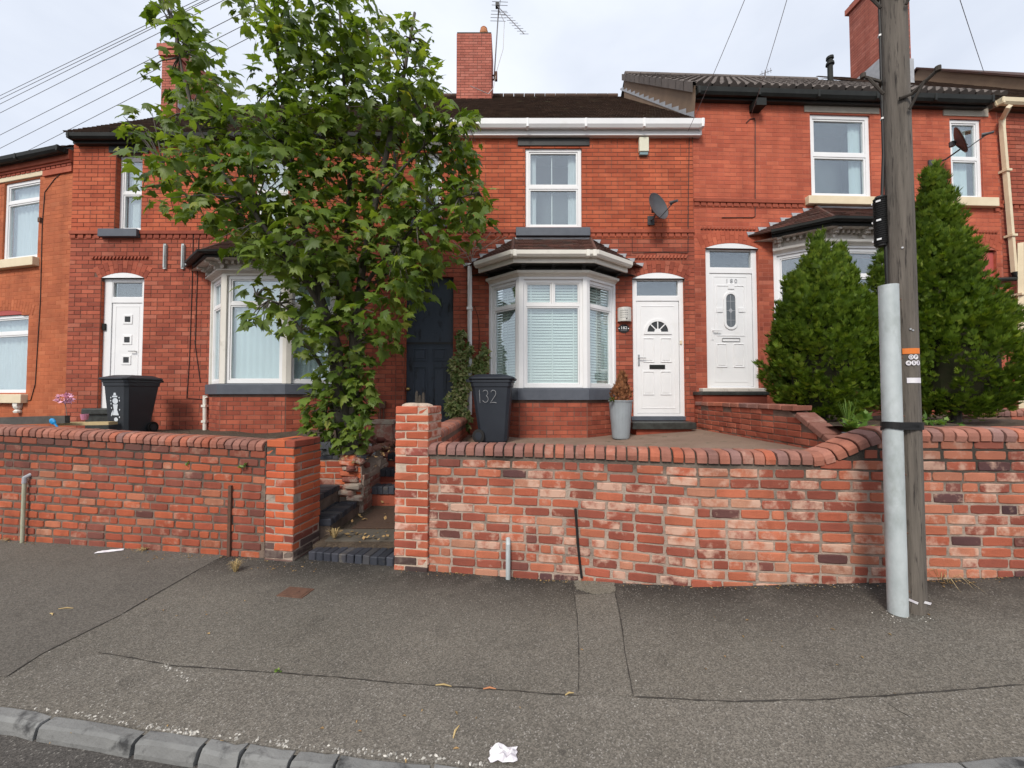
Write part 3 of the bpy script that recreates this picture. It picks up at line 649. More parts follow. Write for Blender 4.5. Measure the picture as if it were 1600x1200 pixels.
def sheet(name, xs, y0f, y1f, zf, m, ny=2, kind='structure'):
    b = MB(); xs = list(xs)
    for x in xs:
        for j in range(ny+1): y = y0f(x)+(y1f(x)-y0f(x))*j/ny; b.v.append((x, y, zf(x, y)))
    for i in range(len(xs)-1):
        for j in range(ny): k = i*(ny+1)+j; b.f.append((k, k+ny+1, k+ny+2, k+1)); b.a.append(0)
    return struct(b.build(name, m, fix=False), kind)
fr_ = lambda a, b, n: [a+(b-a)*i/n for i in range(n+1)]
b = MB(); b.add([(-900,-900,-.35),(900,-900,-.35),(900,900,-.35),(-900,900,-.35)], [(0,1,2,3)]); struct(b.build('ground', 'asphalt_road', fix=False))
road = sheet('road', fr_(-14, 14, 56), lambda x: -12, lambda x: ky(x)-.06, lambda x, y: zp(x)-.06, 'asphalt_road', 3)
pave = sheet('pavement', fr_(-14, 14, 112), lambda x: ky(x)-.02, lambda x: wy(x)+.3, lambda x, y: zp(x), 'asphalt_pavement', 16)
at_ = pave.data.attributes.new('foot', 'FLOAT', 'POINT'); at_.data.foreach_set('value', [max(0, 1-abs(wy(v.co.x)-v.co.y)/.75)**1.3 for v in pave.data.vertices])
# gardens behind the front walls
YH = 6.75
g134 = sheet('garden_soil', fr_(-14, -2.2, 30), lambda x: max(wy(x)+.12, 4.95), lambda x: 9.5 if x < -7.8 else 7.0, lambda x, y: 1.0+.03*math.sin(x*5)*math.cos(y*4), 'soil', 14)
sheet('garden_soil', fr_(-14, -2.95, 24), lambda x: wy(x)+.12, lambda x: 4.951, lambda x, y: 1.0+.03*math.sin(x*5)*math.cos(y*4), 'soil', 4)
sheet('yard_paving', fr_(-.86, 3.28, 20), lambda x: wy(x)+.1, lambda x: 7.0, lambda x, y: .91+max(0, x-1.6)*.07, 'yard_paving', 10)
sheet('garden_soil', fr_(3.3, 14, 40), lambda x: wy(x)+.12, lambda x: 7.6, lambda x, y: 1.27+.03*math.sin(x*6+1)*math.cos(y*5), 'soil', 16)
# ------------------------------------------------------------------ house with the venetian blinds (middle)
H2 = Frame(at(620, 400, YH).x, YH, 0); h2 = empty('terraced_house', (H2.X, H2.Y, 0))
tag(h2, 'red brick terraced house in the middle with slatted blinds in its bay window', 'house')
uE = H2.u(1085); zE = H2.z(203)
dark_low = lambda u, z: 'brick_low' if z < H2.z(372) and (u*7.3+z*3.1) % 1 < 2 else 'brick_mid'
wA = H2.rect(821, 230, 909, 357); wB = H2.rect(649, 236, 690, 345); dD = H2.rect(989, 435, 1071, 651); pd = H2.rect(632, 432, 708, 700)
pd = (pd[0], pd[1], .9, pd[3])
bayP = [(H2.u(764, 520), 0), (H2.u(811, 520, -.46), -.46), (H2.u(917, 520, -.46), -.46), (H2.u(962, 520), 0)]
bz = lambda py: H2.z(py, 865, -.46)
hole_bay = (bayP[0][0]+.03, bayP[3][0]-.03, bz(604), bz(432))
holes2 = [wA, wB, dD, pd, hole_bay]
rise2 = H2.z(426)-H2.z(435)
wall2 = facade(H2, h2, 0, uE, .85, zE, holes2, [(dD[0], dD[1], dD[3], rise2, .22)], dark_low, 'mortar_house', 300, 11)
# eaves
def eaves(house, u0, u1, zg1, zg0, zf0, out, m, mf):
    out = out
    b = MB(); b.box(u0, u1, -out, -out+.025, zf0, zg1-.02); b.box(u0, u1, -out+.026, .02, zf0+.004, zf0+.02); b.build('fascia', mf, house)
    r = zg1-zg0; b = MB(); b.prism([(-out-.002, zg1), (-out-.002, zg0+r*.25), (-out-.03, zg0), (-out-.075, zg0), (-out-.105, zg0+r*.35), (-out-.112, zg1), (-out-.1, zg1), (-out-.095, zg0+r*.4), (-out-.07, zg0+.012), (-out-.035, zg0+.012), (-out-.012, zg1)], u0, u1, 'x'); b.build('gutter', m, house)
    b = MB(); n = int((u1-u0)/.95)
    for i in range(n+1): u = u0+.03+(u1-u0-.06)*i/max(1, n); b.box(u-.02, u+.02, -out-.118, -out, zg0-.006, zg1+.004)
    b.build('gutter_joint', m, house, bevel=.006)
OUT = .09
eaves(h2, H2.u(640, 190, -.15), H2.u(1099, 190, -.15), H2.z(184.5, 900, -.2), H2.z(197, 900, -.2), H2.z(211, 900, -.09), OUT, 'upvc', 'upvc')
RY = 4.1
zr2 = at(870, 152, YH+RY).z; ze2 = H2.z(186, 900, -.15)
b = MB(); b.add([(0,-.14,ze2-.03),(uE,-.14,ze2-.03),(uE,RY,zr2-.03),(0,RY,zr2-.03),(0,RY*2,ze2),(uE,RY*2,ze2)], [(0,1,2,3),(3,2,5,4)]); rf2 = b.build('roof', 'tile_brown', h2)
roof_tiles('roof_tiles', rf2, (0,-.14,ze2), (uE,-.14,ze2), (0,RY,zr2), (uE,RY,zr2), .10, .165, 'tile_brown', seed=5)
b = MB()
for i in range(int(uE/.3)): b.tube([(i*.3+.005, RY, zr2+.01), (i*.3+.29, RY, zr2+.01)], .085, 8, random.uniform(.01, 1))
b.build('ridge_tiles', 'tile_brown', rf2, kind='stuff')
cy = YH+3.35; c0 = at(713, 165, cy); c1 = at(768, 165, cy); ct = at(740, 52, cy)
ch2 = chimney(rf2, c0.x-H2.X, c1.x-H2.X, 3.35, 4.25, zr2-1.2, ct.z, seed=4)
b = MB(); b.box(c0.x-H2.X-.02, c1.x-H2.X+.02, 3.30, 3.349, at(740, 172, cy).z-.15, at(740, 165, cy).z+.05); b.build('flashing', 'lead', ch2)
b = MB(); pc = at(757, 50, cy+.4); b.lathe([(.09,0),(.11,.06),(.105,.1),(.115,.12),(.115,.2),(.10,.23),(.09,.25),(.095,.28),(.07,.31),(.02,.33)], 14, (pc.x-H2.X, 3.52, ct.z)); b.build('chimney_pot', 'terracotta', ch2)
# windows upstairs
w = window(h2, 'window', *wA[:2], wA[2], wA[3], .035, .065, H2.z(291), None, 'room_grey', curtain=[(.0, .2, 'curtain'), (.78, 1, 'curtain')])
b = MB(); m_ = (wA[0]+wA[1])/2-.02; b.box(m_-.008, m_+.008, .12, .14, wA[2]+.06, wA[3]-.06); b.build('thin_white_strip', 'upvc', w)
s = H2.rect(806, 358, 921, 371); b = MB(); b.box(s[0], s[1], -.085, .1, s[2], s[3]); b.build('sill', 'sill_slate', w, bevel=.006)
s = H2.rect(809, 211, 921, 226); b = MB(); b.box(s[0], s[1], -.02, .05, wA[3]+.02, s[3]); b.build('lintel', 'black_paint', w, bevel=.004)
w = window(h2, 'window', *wB, .05, .05, H2.z(292), None, 'room_grey', curtain=[(.05, .95, 'curtain')])
b = MB(); b.box(wB[0]-.12, wB[1]+.12, -.02, .05, wB[3]+.02, wB[3]+.16); b.build('lintel', 'black_paint', w)
b = MB(); b.box(wB[0]-.1, wB[1]+.1, -.07, .1, wB[2]-.13, wB[2]); b.build('sill', 'sill_slate', w)
zs_ = (H2.z(372), H2.z(359)); s = H2.rect(806, 358, 921, 371)
dentils('string_course', h2, 0, s[0], *zs_, 'brick_low'); dentils('string_course', h2, s[1], uE, *zs_, 'brick_low')
dentils('rope_moulding', h2, H2.u(992), H2.u(1074), H2.z(404), H2.z(399), 'brick_low', .025, twist=True)
# bay
styW = dict(sill='sill_slate', frame='upvc', ledge='upvc_cream', frieze='black_paint', corbel='black_paint', gutter='upvc_cream', blind='venetian', room='room_dark', over=.26)
bay(H2, h2, bayP, .88, bz(625), bz(607), bz(436), bz(476), bz(432), bz(424), H2.z(410, 865, -.72), H2.z(390, 865, -.83), H2.z(375), (H2.u(803), H2.u(923)), styW, lambda u, z: 'brick_low', 'mortar_low', 60, 21)
# front door
leaf = H2.rect(995, 470, 1062, 646, .06); fan = (H2.z(463, 1030, .06), H2.z(437, 1030, .06))
dr = arched_door(H2, h2, dD[0], dD[1], dD[2], dD[3], rise2, fan, leaf)
y = .075; b = MB(); b.box(leaf[0]+.006, leaf[1]-.006, y, y+.05, leaf[2]+.006, leaf[3]-.006); b.build('door_leaf', 'upvc', dr, bevel=.004)
dp = lambda x0, y0, x1, y1: H2.rect(x0, y0, x1, y1, y)
b = MB(); b.frame(*dp(1001.5, 478, 1054.5, 638), .012, y-.006, y+.004); b.build('leaf_moulding', 'upvc', dr, bevel=.003)
for q_ in ((1004.8, 528, 1022.3, 566), (1031.8, 528, 1049.5, 566), (1004.8, 580, 1022.3, 617), (1031.8, 580, 1049.5, 617)): relief(dr, *dp(*q_), y)
sx, sz = H2.uz(1027.5, 518, y); ro, ri = .245, .185
b = MB(); b.ring(arc(sx, sz-.02, ro, 0, math.pi, 18)+[(sx-ro, sz-.05), (sx+ro, sz-.05)], arc(sx, sz-.005, ri, 0, math.pi, 18)+[(sx-ri, sz-.006), (sx+ri, sz-.006)], y-.016, y+.002); b.build('sunburst_frame', 'upvc', dr, bevel=.005)
b = MB(); b.prism(arc(sx, sz-.005, ri, 0, math.pi, 18), y-.004, y+.002); b.build('pane', 'room_dark', dr)
b = MB(); b.prism(arc(sx, sz-.01, .062, 0, math.pi, 12), y-.014, y)
for a_ in (45, 90, 135): ca, sa = math.cos(R_(a_)), math.sin(R_(a_)); b.prism([(sx+ca*.05-sa*.009, sz+sa*.05+ca*.009), (sx+ca*.05+sa*.009, sz+sa*.05-ca*.009), (sx+ca*ri+sa*.009, sz+sa*ri-ca*.009), (sx+ca*ri-sa*.009, sz+sa*ri+ca*.009)], y-.012, y)
b.build('sunburst_bars', 'upvc', dr)
b = MB(); q_ = dp(1014.7, 570, 1039, 576.5); b.box(*q_[:2], y-.012, y+.002, *q_[2:]); b.build('letterbox', 'black_gutter', dr, bevel=.005)
hx, hz = H2.uz(998, 562, y); b = MB(); b.box(hx-.016, hx+.016, y-.012, y+.002, hz-.11, hz+.09); b.tube([(hx, y-.012, hz+.03), (hx, y-.05, hz+.03), (hx+.11, y-.055, hz+.025)], .009, 8); b.build('handle', 'steel', dr)
q_ = H2.rect(987, 651, 1071, 657, -.03); b = MB(); b.box(q_[0], q_[1], -.05, .14, q_[2], q_[3]+.005); b.build('threshold', 'sill_slate', dr, bevel=.006)
b = MB(); q_ = H2.rect(986, 660, 1088, 669, -.4); b.box(q_[0]+.02, q_[1], -.42, .0, q_[2]-.02, q_[3]); st = b.build('door_step', 'step_black', h2, bevel=.012)
b = MB(); b.box(q_[0]+.1, q_[1]-.06, -.36, .0, .88, q_[2]-.02); b.build('step_riser', 'brick_low', st)
# passage door
dp2 = .10
b = MB(); b.box(pd[0], pd[1], dp2, dp2+.05, H2.z(540, 670, dp2), pd[3]); bp = b.build('passage_overpanel', 'door_navy', h2)
b = MB(); b.box(pd[0], pd[1], dp2-.007, dp2-.002, H2.z(537, 670, dp2)-.01, H2.z(534.5, 670, dp2)); b.build('transom_bar', 'black_paint', bp)
b = MB(); b.box(pd[0]+.01, pd[1]-.01, dp2+.006, dp2+.045, .93, H2.z(536, 670, dp2)); pdo = b.build('passage_door', 'door_navy', h2)
for q_ in ((645, 544.5, 667, 564), (676, 544.5, 697, 564), (645, 573, 667, 660), (676, 573, 697, 660)): relief(pdo, *H2.rect(*q_, dp2), dp2+.004, .02, .012, 'door_navy')
kx, kz = H2.uz(639, 608, dp2); b = MB(); b.lathe([(.0,0),(.026,.004),(.026,.012),(.012,.016),(.012,.04),(.03,.05),(.034,.065),(.022,.08),(0,.084)], 14); o = b.build('door_knob', 'brass', pdo, smooth=True, loc=(kx, dp2, kz)); o.rotation_euler = (math.pi/2, 0, 0)
# downpipe
def downpipe(house, H, pts, r, m, square=False):
    b = MB(); P3 = []
    for (px, py, off) in pts: u, z = H.uz(px, py, off); P3.append((u, off, z))
    b.tube(P3, r, 4 if square else 10); o = b.build('downpipe', m, house); c = MB()
    for f in (.3, .75):
        p = Vector(P3[-2]).lerp(Vector(P3[-1]), f); c.box(p.x-r*1.25, p.x+r*1.25, p.y-r*1.25, 0, p.z-.02, p.z+.02)
    c.build('pipe_clip', m, o); return o
downpipe(h2, H2, [(734, 412, -.07), (734, 648, -.07)], .038, 'upvc', True)
# thin cables on the wall of the middle house
def cable(parent, H, pts, r=.006, m='cable_black', off=-.008, name='cable'):
    b = MB(); b.tube([(H.uz(px, py, off)[0], off, H.uz(px, py, off)[1]) for px, py in pts], r, 5); return b.build(name, m, parent)
cable(h2, H2, [(1077, 212), (1076, 280), (1075, 395)], .006); cable(h2, H2, [(1074, 395), (1030, 394), (988, 395), (988, 362), (992, 357)], .005)
cable(h2, H2, [(738, 190), (736, 240), (738, 292), (740, 330), (731, 358)], .005, 'cable_white')
cable(h2, H2, [(741, 478), (747, 495), (749, 520), (748, 560)], .005)
# ------------------------------------------------------------------ house behind the maple (left of the middle)
H1 = Frame(at(109, 400, YH).x, YH, 0); h1 = empty('terraced_house', (H1.X, H1.Y, 0))
tag(h1, 'red brick terraced house half hidden behind the maple tree', 'house')
u1_ = H2.X-H1.X; zE1 = H1.z(224)
mat1 = lambda u, z: 'brick_low' if z < H1.z(364) else 'brick_mid'
w1 = H1.rect(180, 240, 221, 359); d1 = H1.rect(155, 434, 222, 641); w1b = H1.rect(398, 240, 450, 357)
bayQ = [(H1.u(328, 520), 0), (H1.u(346, 520, -.46), -.46), (H1.u(448, 520, -.46), -.46), (H1.u(528, 520), 0)]
bz1 = lambda py: H1.z(py, 400, -.46)
hole_b1 = (bayQ[0][0]+.03, bayQ[3][0]-.03, bz1(597), bz1(430))
rise1 = H1.z(426)-H1.z(434)
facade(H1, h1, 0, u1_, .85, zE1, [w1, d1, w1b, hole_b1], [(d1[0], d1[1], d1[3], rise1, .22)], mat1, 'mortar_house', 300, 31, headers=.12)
eaves(h1, H1.u(108, 210, -.15), u1_+.12, H1.z(206.5, 140, -.2), H1.z(214.5, 140, -.2), H1.z(224, 140, -.09), OUT, 'black_gutter', 'black_paint')
ze1 = H1.z(206, 140, -.15); zr1 = zr2-.25
b = MB(); b.add([(0,-.14,ze1-.03),(u1_,-.14,ze1-.03),(u1_,RY,zr1-.03),(0,RY,zr1-.03),(0,RY*2,ze1),(u1_,RY*2,ze1),(0,0,ze1-.1),(0,RY*2,ze1-.1)], [(0,1,2,3),(3,2,5,4),(0,3,4)]); rf1 = b.build('roof', 'tile_brown', h1)
roof_tiles('roof_tiles', rf1, (-.03,-.14,ze1), (u1_,-.14,ze1), (-.03,RY,zr1), (u1_,RY,zr1), .10, .165, 'tile_brown', seed=6)
cyl = YH+3.4; c0 = at(251, 160, cyl); c1 = at(275, 160, cyl); ctl = at(265, 68, cyl)
ch1 = chimney(rf1, c0.x-H1.X, c1.x-H1.X, 3.4, 4.9, zr1-1.3, ctl.z, 'brick_chimney', 8)
b = MB(); b.box(c0.x-H1.X-.05, c1.x-H1.X+.05, 3.35, 4.95, ctl.z-.36, ctl.z-.22); b.box(c0.x-H1.X-.08, c1.x-H1.X+.08, 3.32, 4.98, ctl.z-.2, ctl.z-.06); b.build('chimney_corbel', 'brick_chimney', ch1)
for k in range(5): b = MB(); b.box(c1.x-H1.X+.0, c1.x-H1.X+.02, 3.45+k*.14, 3.57+k*.14, zr1-.55+k*.12, zr1-.35+k*.12); b.build('flashing', 'lead', ch1)
w = window(h1, 'window', *w1, .09, .055, H1.z(298), None, 'room_grey', curtain=[(.0, .55, 'curtain')])
s = H1.rect(160, 360, 220, 372); b = MB(); b.box(s[0], s[1], -.085, .1, s[2], s[3]); b.build('sill', 'sill_slate', w, bevel=.006)
b = MB(); b.box(w1[0]-.12, w1[1]+.12, -.02, .05, w1[3]+.01, zE1); b.build('lintel', 'black_paint', w)
w = window(h1, 'window', *w1b, .05, .055, H1.z(298), None, 'room_grey', curtain=[(.0, .9, 'curtain')])
b = MB(); b.box(w1b[0]-.1, w1b[1]+.1, -.085, .1, w1b[2]-.14, w1b[2]); b.build('sill', 'sill_slate', w, bevel=.006)
b = MB(); b.box(w1b[0]-.12, w1b[1]+.12, -.02, .05, w1b[3]+.01, zE1); b.build('lintel', 'black_paint', w)
zs_ = (H1.z(374), H1.z(361)); dentils('string_course', h1, 0, s[0], *zs_, 'brick_low'); dentils('string_course', h1, s[1], w1b[0]-.1, *zs_, 'brick_low'); dentils('string_course', h1, w1b[1]+.1, u1_, *zs_, 'brick_low')
dentils('rope_moulding', h1, H1.u(144), H1.u(233), H1.z(405), H1.z(401), 'brick_low', .025, twist=True)
styL = dict(sill='sill_slate', frame='upvc_cream', ledge='paint_white_old', frieze='paint_white_old', corbel='paint_white_old', gutter='black_gutter', blind='blind_cool', room='room_grey', over=.26, dentil=True)
bay(H1, h1, bayQ, .9, bz1(616), bz1(600), bz1(430), bz1(474), bz1(427), bz1(422), H1.z(401, 400, -.72), H1.z(389, 400, -.83), H1.z(375), (H1.u(370), H1.u(468)), styL, lambda u, z: 'brick_low', 'mortar_low', 60, 41, mid=False)
leaf = H1.rect(172, 473, 220, 641, .06); fan = (H1.z(465, 195, .06), H1.z(440, 195, .06))
dr = arched_door(H1, h1, d1[0], d1[1], d1[2], d1[3], rise1, fan, leaf)
b = MB(); b.box(leaf[0]+.006, leaf[1]-.006, y, y+.05, leaf[2]+.006, leaf[3]-.006); b.build('door_leaf', 'upvc', dr, bevel=.004)
b = MB(); b.frame(leaf[0]+.06, leaf[1]-.06, leaf[2]+.06, leaf[3]-.06, .01, y-.004, y+.004); b.build('leaf_moulding', 'upvc', dr)
for px, py in ((200, 499), (199, 531), (197.5, 562.5), (196.5, 594)):
    u, z = H1.uz(px, py, y); b = MB(); b.frame(u-.085, u+.085, z-.085, z+.085, .035, y-.01, y+.002); b.build('square_moulding', 'upvc', dr, bevel=.004)
    b = MB(); b.box(u-.05, u+.05, y-.003, y+.003, z-.05, z+.05); b.build('pane', 'room_dark', dr)
u, z = H1.uz(163, 511, .05); b = MB(); b.box(u-.03, u+.03, .03, .06, z-.06, z+.06); b.build('doorbell', 'black_gutter', dr, bevel=.006)
u, z = H1.uz(213, 549, y); b = MB(); b.tube([(u, y, z), (u, y-.05, z), (u-.09, y-.05, z)], .01, 6); b.build('handle', 'steel', dr)
q_ = H1.rect(134, 638, 224, 646, -.12); b = MB(); b.box(q_[0], q_[1], -.2, .1, q_[2]-.02, q_[3]); st = b.build('door_step', 'step_black', h1, bevel=.02)
b = MB(); b.box(q_[0]+.04, q_[1]-.02, -.16, .1, .98, q_[2]-.02); b.build('step_riser', 'step_black', st)
for px in (259, 287):
    u, z0_ = H1.uz(px, 421); z1_ = H1.z(382); b = MB(); b.box(u-.022, u+.022, -.035, .0, z0_, z1_); b.box(u-.012, u+.012, -.05, -.035, z0_+.03, z1_-.03); b.build('bracket', 'galvanised', h1)
cable(h1, H1, [(302, 362), (300, 450), (296, 560), (292, 622), (318, 624)], .006); cable(h1, H1, [(311, 362), (307, 470), (305, 540), (313, 598)], .006)
downpipe(h1, H1, [(323, 622, -.06), (320, 618, -.06), (320, 672, -.06)], .03, 'upvc_cream')
cable(h1, H1, [(617, 225), (617, 300), (616, 430)], .03, 'black_gutter', -.05, 'downpipe')
vx, vz = H1.uz(477, 652); b = MB()
b = MB(); u, z = H1.uz(598, 635); b.box(u-.06, u+.06, -.07, 0, z-.03, z+.09); b.tube([(u-.03, -.04, z), (u-.03, -.04, z-.35)], .012, 6); b.tube([(u+.03, -.04, z), (u+.03, -.04, z-.35)], .012, 6); b.build('meter_box', 'rust', h1)
# ------------------------------------------------------------------ house with door number 180 (right of the middle)
TH3 = R_(2.2); H3 = Frame(at(1085, 400, YH).x, YH, TH3); h3 = empty('terraced_house', (H3.X, H3.Y, 0), TH3)
tag(h3, 'red brick terraced house on the right with 180 on its white door', 'house')
u3 = H3.u(1567, 400); zE3 = H3.z(163, 1300)
w3 = H3.rect(1267, 179, 1361, 309); w3b = H3.rect(1486, 186, 1535, 311); d3 = H3.rect(1104, 388, 1187, 607); ps = H3.rect(1500, 390, 1562, 640); ps = (ps[0], ps[1], 1.2, ps[3])
b3 = lambda py: H3.z(py, 1330, -.46)
bayR = [(H3.u(1210, 500), 0), (H3.u(1292, 500, -.46), -.46), (H3.u(1398, 500, -.46), -.46), (H3.u(1430, 500), 0)]
hole_b3 = (bayR[0][0]+.03, bayR[3][0]-.03, b3(560), b3(383))
rise3 = H3.z(380, 1145)-H3.z(388, 1145); ris4 = .09
mat3 = lambda u, z: 'brick_far' if z > H3.z(400) else 'brick_low'
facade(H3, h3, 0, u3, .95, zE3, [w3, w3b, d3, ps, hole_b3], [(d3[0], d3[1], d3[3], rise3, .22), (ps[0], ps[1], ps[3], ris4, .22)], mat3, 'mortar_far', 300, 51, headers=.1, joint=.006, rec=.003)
eaves(h3, .0, H3.u(1549, 150, -.15), H3.z(140.5, 1300, -.2), H3.z(151, 1300, -.2), H3.z(161, 1300, -.09), OUT, 'black_gutter', 'black_paint')
ze3 = H3.z(140, 1300, -.15); RY3 = 3.6; lz = at(1150, 124, YH+RY3+.1)
zr3 = lz.z
b = MB(); b.add([(0,-.14,ze3-.03),(u3,-.14,ze3-.03),(u3,RY3,zr3-.03),(0,RY3,zr3-.03),(0,RY3*2,ze3),(u3,RY3*2,ze3)], [(0,1,2,3),(3,2,5,4)]); rf3 = b.build('roof', 'tile_grey', h3)
roof_tiles('roof_tiles', rf3, (-.02,-.14,ze3), (u3,-.14,ze3), (-.02,RY3,zr3), (u3,RY3,zr3), .33, .30, 'tile_grey', kind='roman', seed=7)
b = MB()
for i in range(int(u3/.42)): b.tube([(i*.42+.005, RY3, zr3+.02), (i*.42+.41, RY3, zr3+.02)], .1, 8, random.uniform(.01, 1))
b.build('ridge_tiles', 'tile_grey', rf3, kind='stuff')
n = 12
for k in range(n):          # cloaked verge tiles down the left edge
    f0, f1 = k/n, (k+1)/n; p0 = Vector((-.03,-.14,ze3)).lerp(Vector((-.03,RY3,zr3)), f0); p1 = Vector((-.03,-.14,ze3)).lerp(Vector((-.03,RY3,zr3)), f1+.01); b = MB()
    b.add([p0+Vector((-.03,0,-.12)), p1+Vector((-.03,0,-.12)), p1+Vector((-.03,0,.06)), p0+Vector((-.03,0,.075)), p0+Vector((.1,0,.085)), p1+Vector((.1,0,.07))], [(0,1,2,3),(3,2,5,4)]); b.build('verge_tile', 'tile_grey', rf3)
b = MB(); b.add([(-.012,-.02,zE3-.8),(-.012,RY3,zr3-1.5),(-.012,RY3,zr3),(-.012,-.14,ze3),(-.012,-.14,ze3-.2)], [(0,1,2,3,4)]); gab = b.build('gable_render', 'render_brown', h3, fix=False)
for k in range(14):
    f = k/14; p = Vector((-.02,-.1,ze2+.05)).lerp(Vector((-.02,3.9,zr2+.05)), f); p1 = Vector((-.02,-.1,ze2+.05)).lerp(Vector((-.02,3.9,zr2+.05)), f+1/14); b = MB()
    b.add([p, p1, p1+Vector((0,0,.04)), p+Vector((0,0,.13)), ], [(0,1,2,3)]); b.build('flashing', 'lead', gab, fix=False)
ft = at(1297, 105, YH+2.9); fl = Vector(H3.loc(ft.x, ft.y)); b = MB(); b.lathe([(.06,-.7),(.06,.05),(.095,.06),(.085,.12),(.06,.14),(.06,.2),(.085,.21),(.08,.27),(.05,.29)], 12, (fl.x, fl.y, ft.z)); b.build('flue', 'black_gutter', rf3)
cy3 = YH+2.9; k0 = at(1378, 150, cy3); k1 = at(1428, 150, cy3); kt = at(1400, -40, cy3)
l0 = H3.loc(k0.x, k0.y); l1 = H3.loc(k1.x, k1.y); ch3 = chimney(rf3, l0[0], l1[0], l0[1], l0[1]+.85, zr3-1.4, kt.z, 'brick_chimney', 9)
b = MB(); b.box(l0[0]-.03, l1[0]+.03, l0[1]-.03, l0[1]+.88, zr3-1.2, zr3-.12); b.build('flashing', 'lead', ch3)
b = MB(); b.box(l0[0]-.06, l1[0]+.06, l0[1]-.06, l0[1]+.91, kt.z-.2, kt.z-.05); b.build('chimney_corbel', 'brick_chimney', ch3)
w = window(h3, 'window', *w3, .03, .07, H3.z(241, 1313), None, 'room_grey', curtain=[(.75, .95, 'blind_cool')])
s = H3.rect(1258, 310, 1383, 322.5); b = MB(); b.box(s[0], s[1], -.09, .1, s[2], s[3]); b.build('sill', 'paint_cream', w, bevel=.008)
s = H3.rect(1256, 161, 1373, 177); b = MB(); b.box(s[0], s[1], -.015, .05, s[2], s[3]); b.build('lintel', 'concrete_lintel', w, bevel=.005)
sL = H3.u(1258), H3.u(1383)
w = window(h3, 'window', *w3b, .03, .06, H3.z(247, 1510), None, 'room_grey', curtain=[(.3, .75, 'blind_cool')])
s = H3.rect(1488, 311.5, 1552, 325); b = MB(); b.box(s[0], s[1], -.09, .1, s[2], s[3]); b.build('sill', 'paint_cream', w, bevel=.008)
sR = s
s = H3.rect(1473, 168, 1543, 182); b = MB(); b.box(s[0], s[1], -.015, .05, s[2], s[3]); b.build('lintel', 'concrete_lintel', w, bevel=.005)
zs_ = (H3.z(325, 1170), H3.z(312, 1170)); dentils('string_course', h3, 0, sL[0], *zs_, 'brick_low'); dentils('string_course', h3, sL[1], sR[0], *zs_, 'brick_low'); dentils('string_course', h3, sR[1], u3, *zs_, 'brick_low')
dentils('rope_moulding', h3, H3.u(1095), H3.u(1182), H3.z(359, 1140), H3.z(355, 1140), 'brick_low', .025, twist=True); dentils('rope_moulding', h3, H3.u(1490), H3.u(1560), H3.z(364, 1520), H3.z(361, 1520), 'brick_low', .025, twist=True)
styR = dict(sill='sill_slate', frame='upvc', ledge='upvc_cream', frieze='paint_white_old', corbel='paint_white_old', gutter='black_gutter', room='room_grey', over=.26, dentil=True)
bay(H3, h3, bayR, 1.25, b3(577), b3(562), b3(387), b3(430), b3(384), b3(376), H3.z(352, 1330, -.72), H3.z(337, 1330, -.83), H3.z(326, 1290), (H3.u(1275), H3.u(1390)), styR, lambda u, z: 'brick_low', 'mortar_low', 60, 61, mid=False)
leaf = H3.rect(1110, 427, 1177, 604, .06); fan = (H3.z(419, 1145, .06), H3.z(391, 1145, .06))
dr = arched_door(H3, h3, d3[0], d3[1], d3[2], d3[3], rise3, fan, leaf)
b = MB(); b.box(leaf[0]+.006, leaf[1]-.006, y, y+.05, leaf[2]+.006, leaf[3]-.006); b.build('door_leaf', 'upvc', dr, bevel=.004)
dp = lambda x0, y0, x1, y1: H3.rect(x0, y0, x1, y1, y)
b = MB(); b.frame(*dp(1116, 432, 1168, 597), .012, y-.006, y+.004); b.build('leaf_moulding', 'upvc', dr)
for q_ in ((1119.5, 537, 1136, 574), (1146, 537, 1163, 574)): relief(dr, *dp(*q_), y)
q_ = dp(1120, 446, 1163, 525); b = MB(); b.frame(*q_, .013, y-.009, y+.002); b.build('door_panel', 'upvc', dr, bevel=.004)
for q_ in ((1119, 481, 1129, 488), (1154, 481, 1164, 488), (1137, 443.5, 1147, 452)): q_ = dp(*q_); b = MB(); b.box(*q_[:2], y-.014, y, *q_[2:]); b.build('panel_block', 'upvc', dr, bevel=.004)
ox, oz = H3.uz(1141.5, 485.5, y); ow, oh = .085, .30
ov_ = lambda g: arc(ox, oz+oh-ow, ow+g, 0, math.pi, 10)+arc(ox, oz-oh+ow, ow+g, math.pi, 2*math.pi, 10)
b = MB(); b.ring(ov_(.045), ov_(0), y-.018, y+.002); b.build('oval_frame', 'upvc', dr, bevel=.006)
b = MB(); b.prism(ov_(.004), y-.004, y+.002); b.build('pane', 'room_grey', dr)
b = MB()
for dz in (-.17, 0, .17): b.box(ox-ow, ox+ow, y-.007, y-.003, oz+dz-.003, oz+dz+.003)
b.box(ox-.003, ox+.003, y-.0075, y-.003, oz-oh+.02, oz+oh-.02); b.prism([(ox, oz-.05), (ox+.035, oz), (ox, oz+.05), (ox-.035, oz)], y-.008, y-.004); b.build('leadwork', 'lead', dr)
text('door_number', '1 8 0', .105, 'steel', dr, (H3.uz(1142.5, 439.5, y)[0], y-.006, H3.uz(1142.5, 439.5, y)[1]), (math.pi/2, 0, 0))
q_ = dp(1128, 528, 1156, 534); b = MB(); b.frame(*q_, .01, y-.012, y+.002); b.build('letterbox', 'steel', dr, bevel=.003)
hx, hz = H3.uz(1113, 517, y); b = MB(); b.box(hx-.016, hx+.016, y-.012, y+.002, hz-.16, hz+.03); b.tube([(hx, y-.012, hz), (hx, y-.05, hz), (hx+.13, y-.055, hz)], .011, 8); b.build('handle', 'upvc', dr)
q_ = H3.rect(1097, 607, 1196, 612, -.1); b = MB(); b.box(q_[0], q_[1], -.13, .14, q_[2], q_[3]+.006); b.build('threshold', 'paint_white_old', dr, bevel=.01)
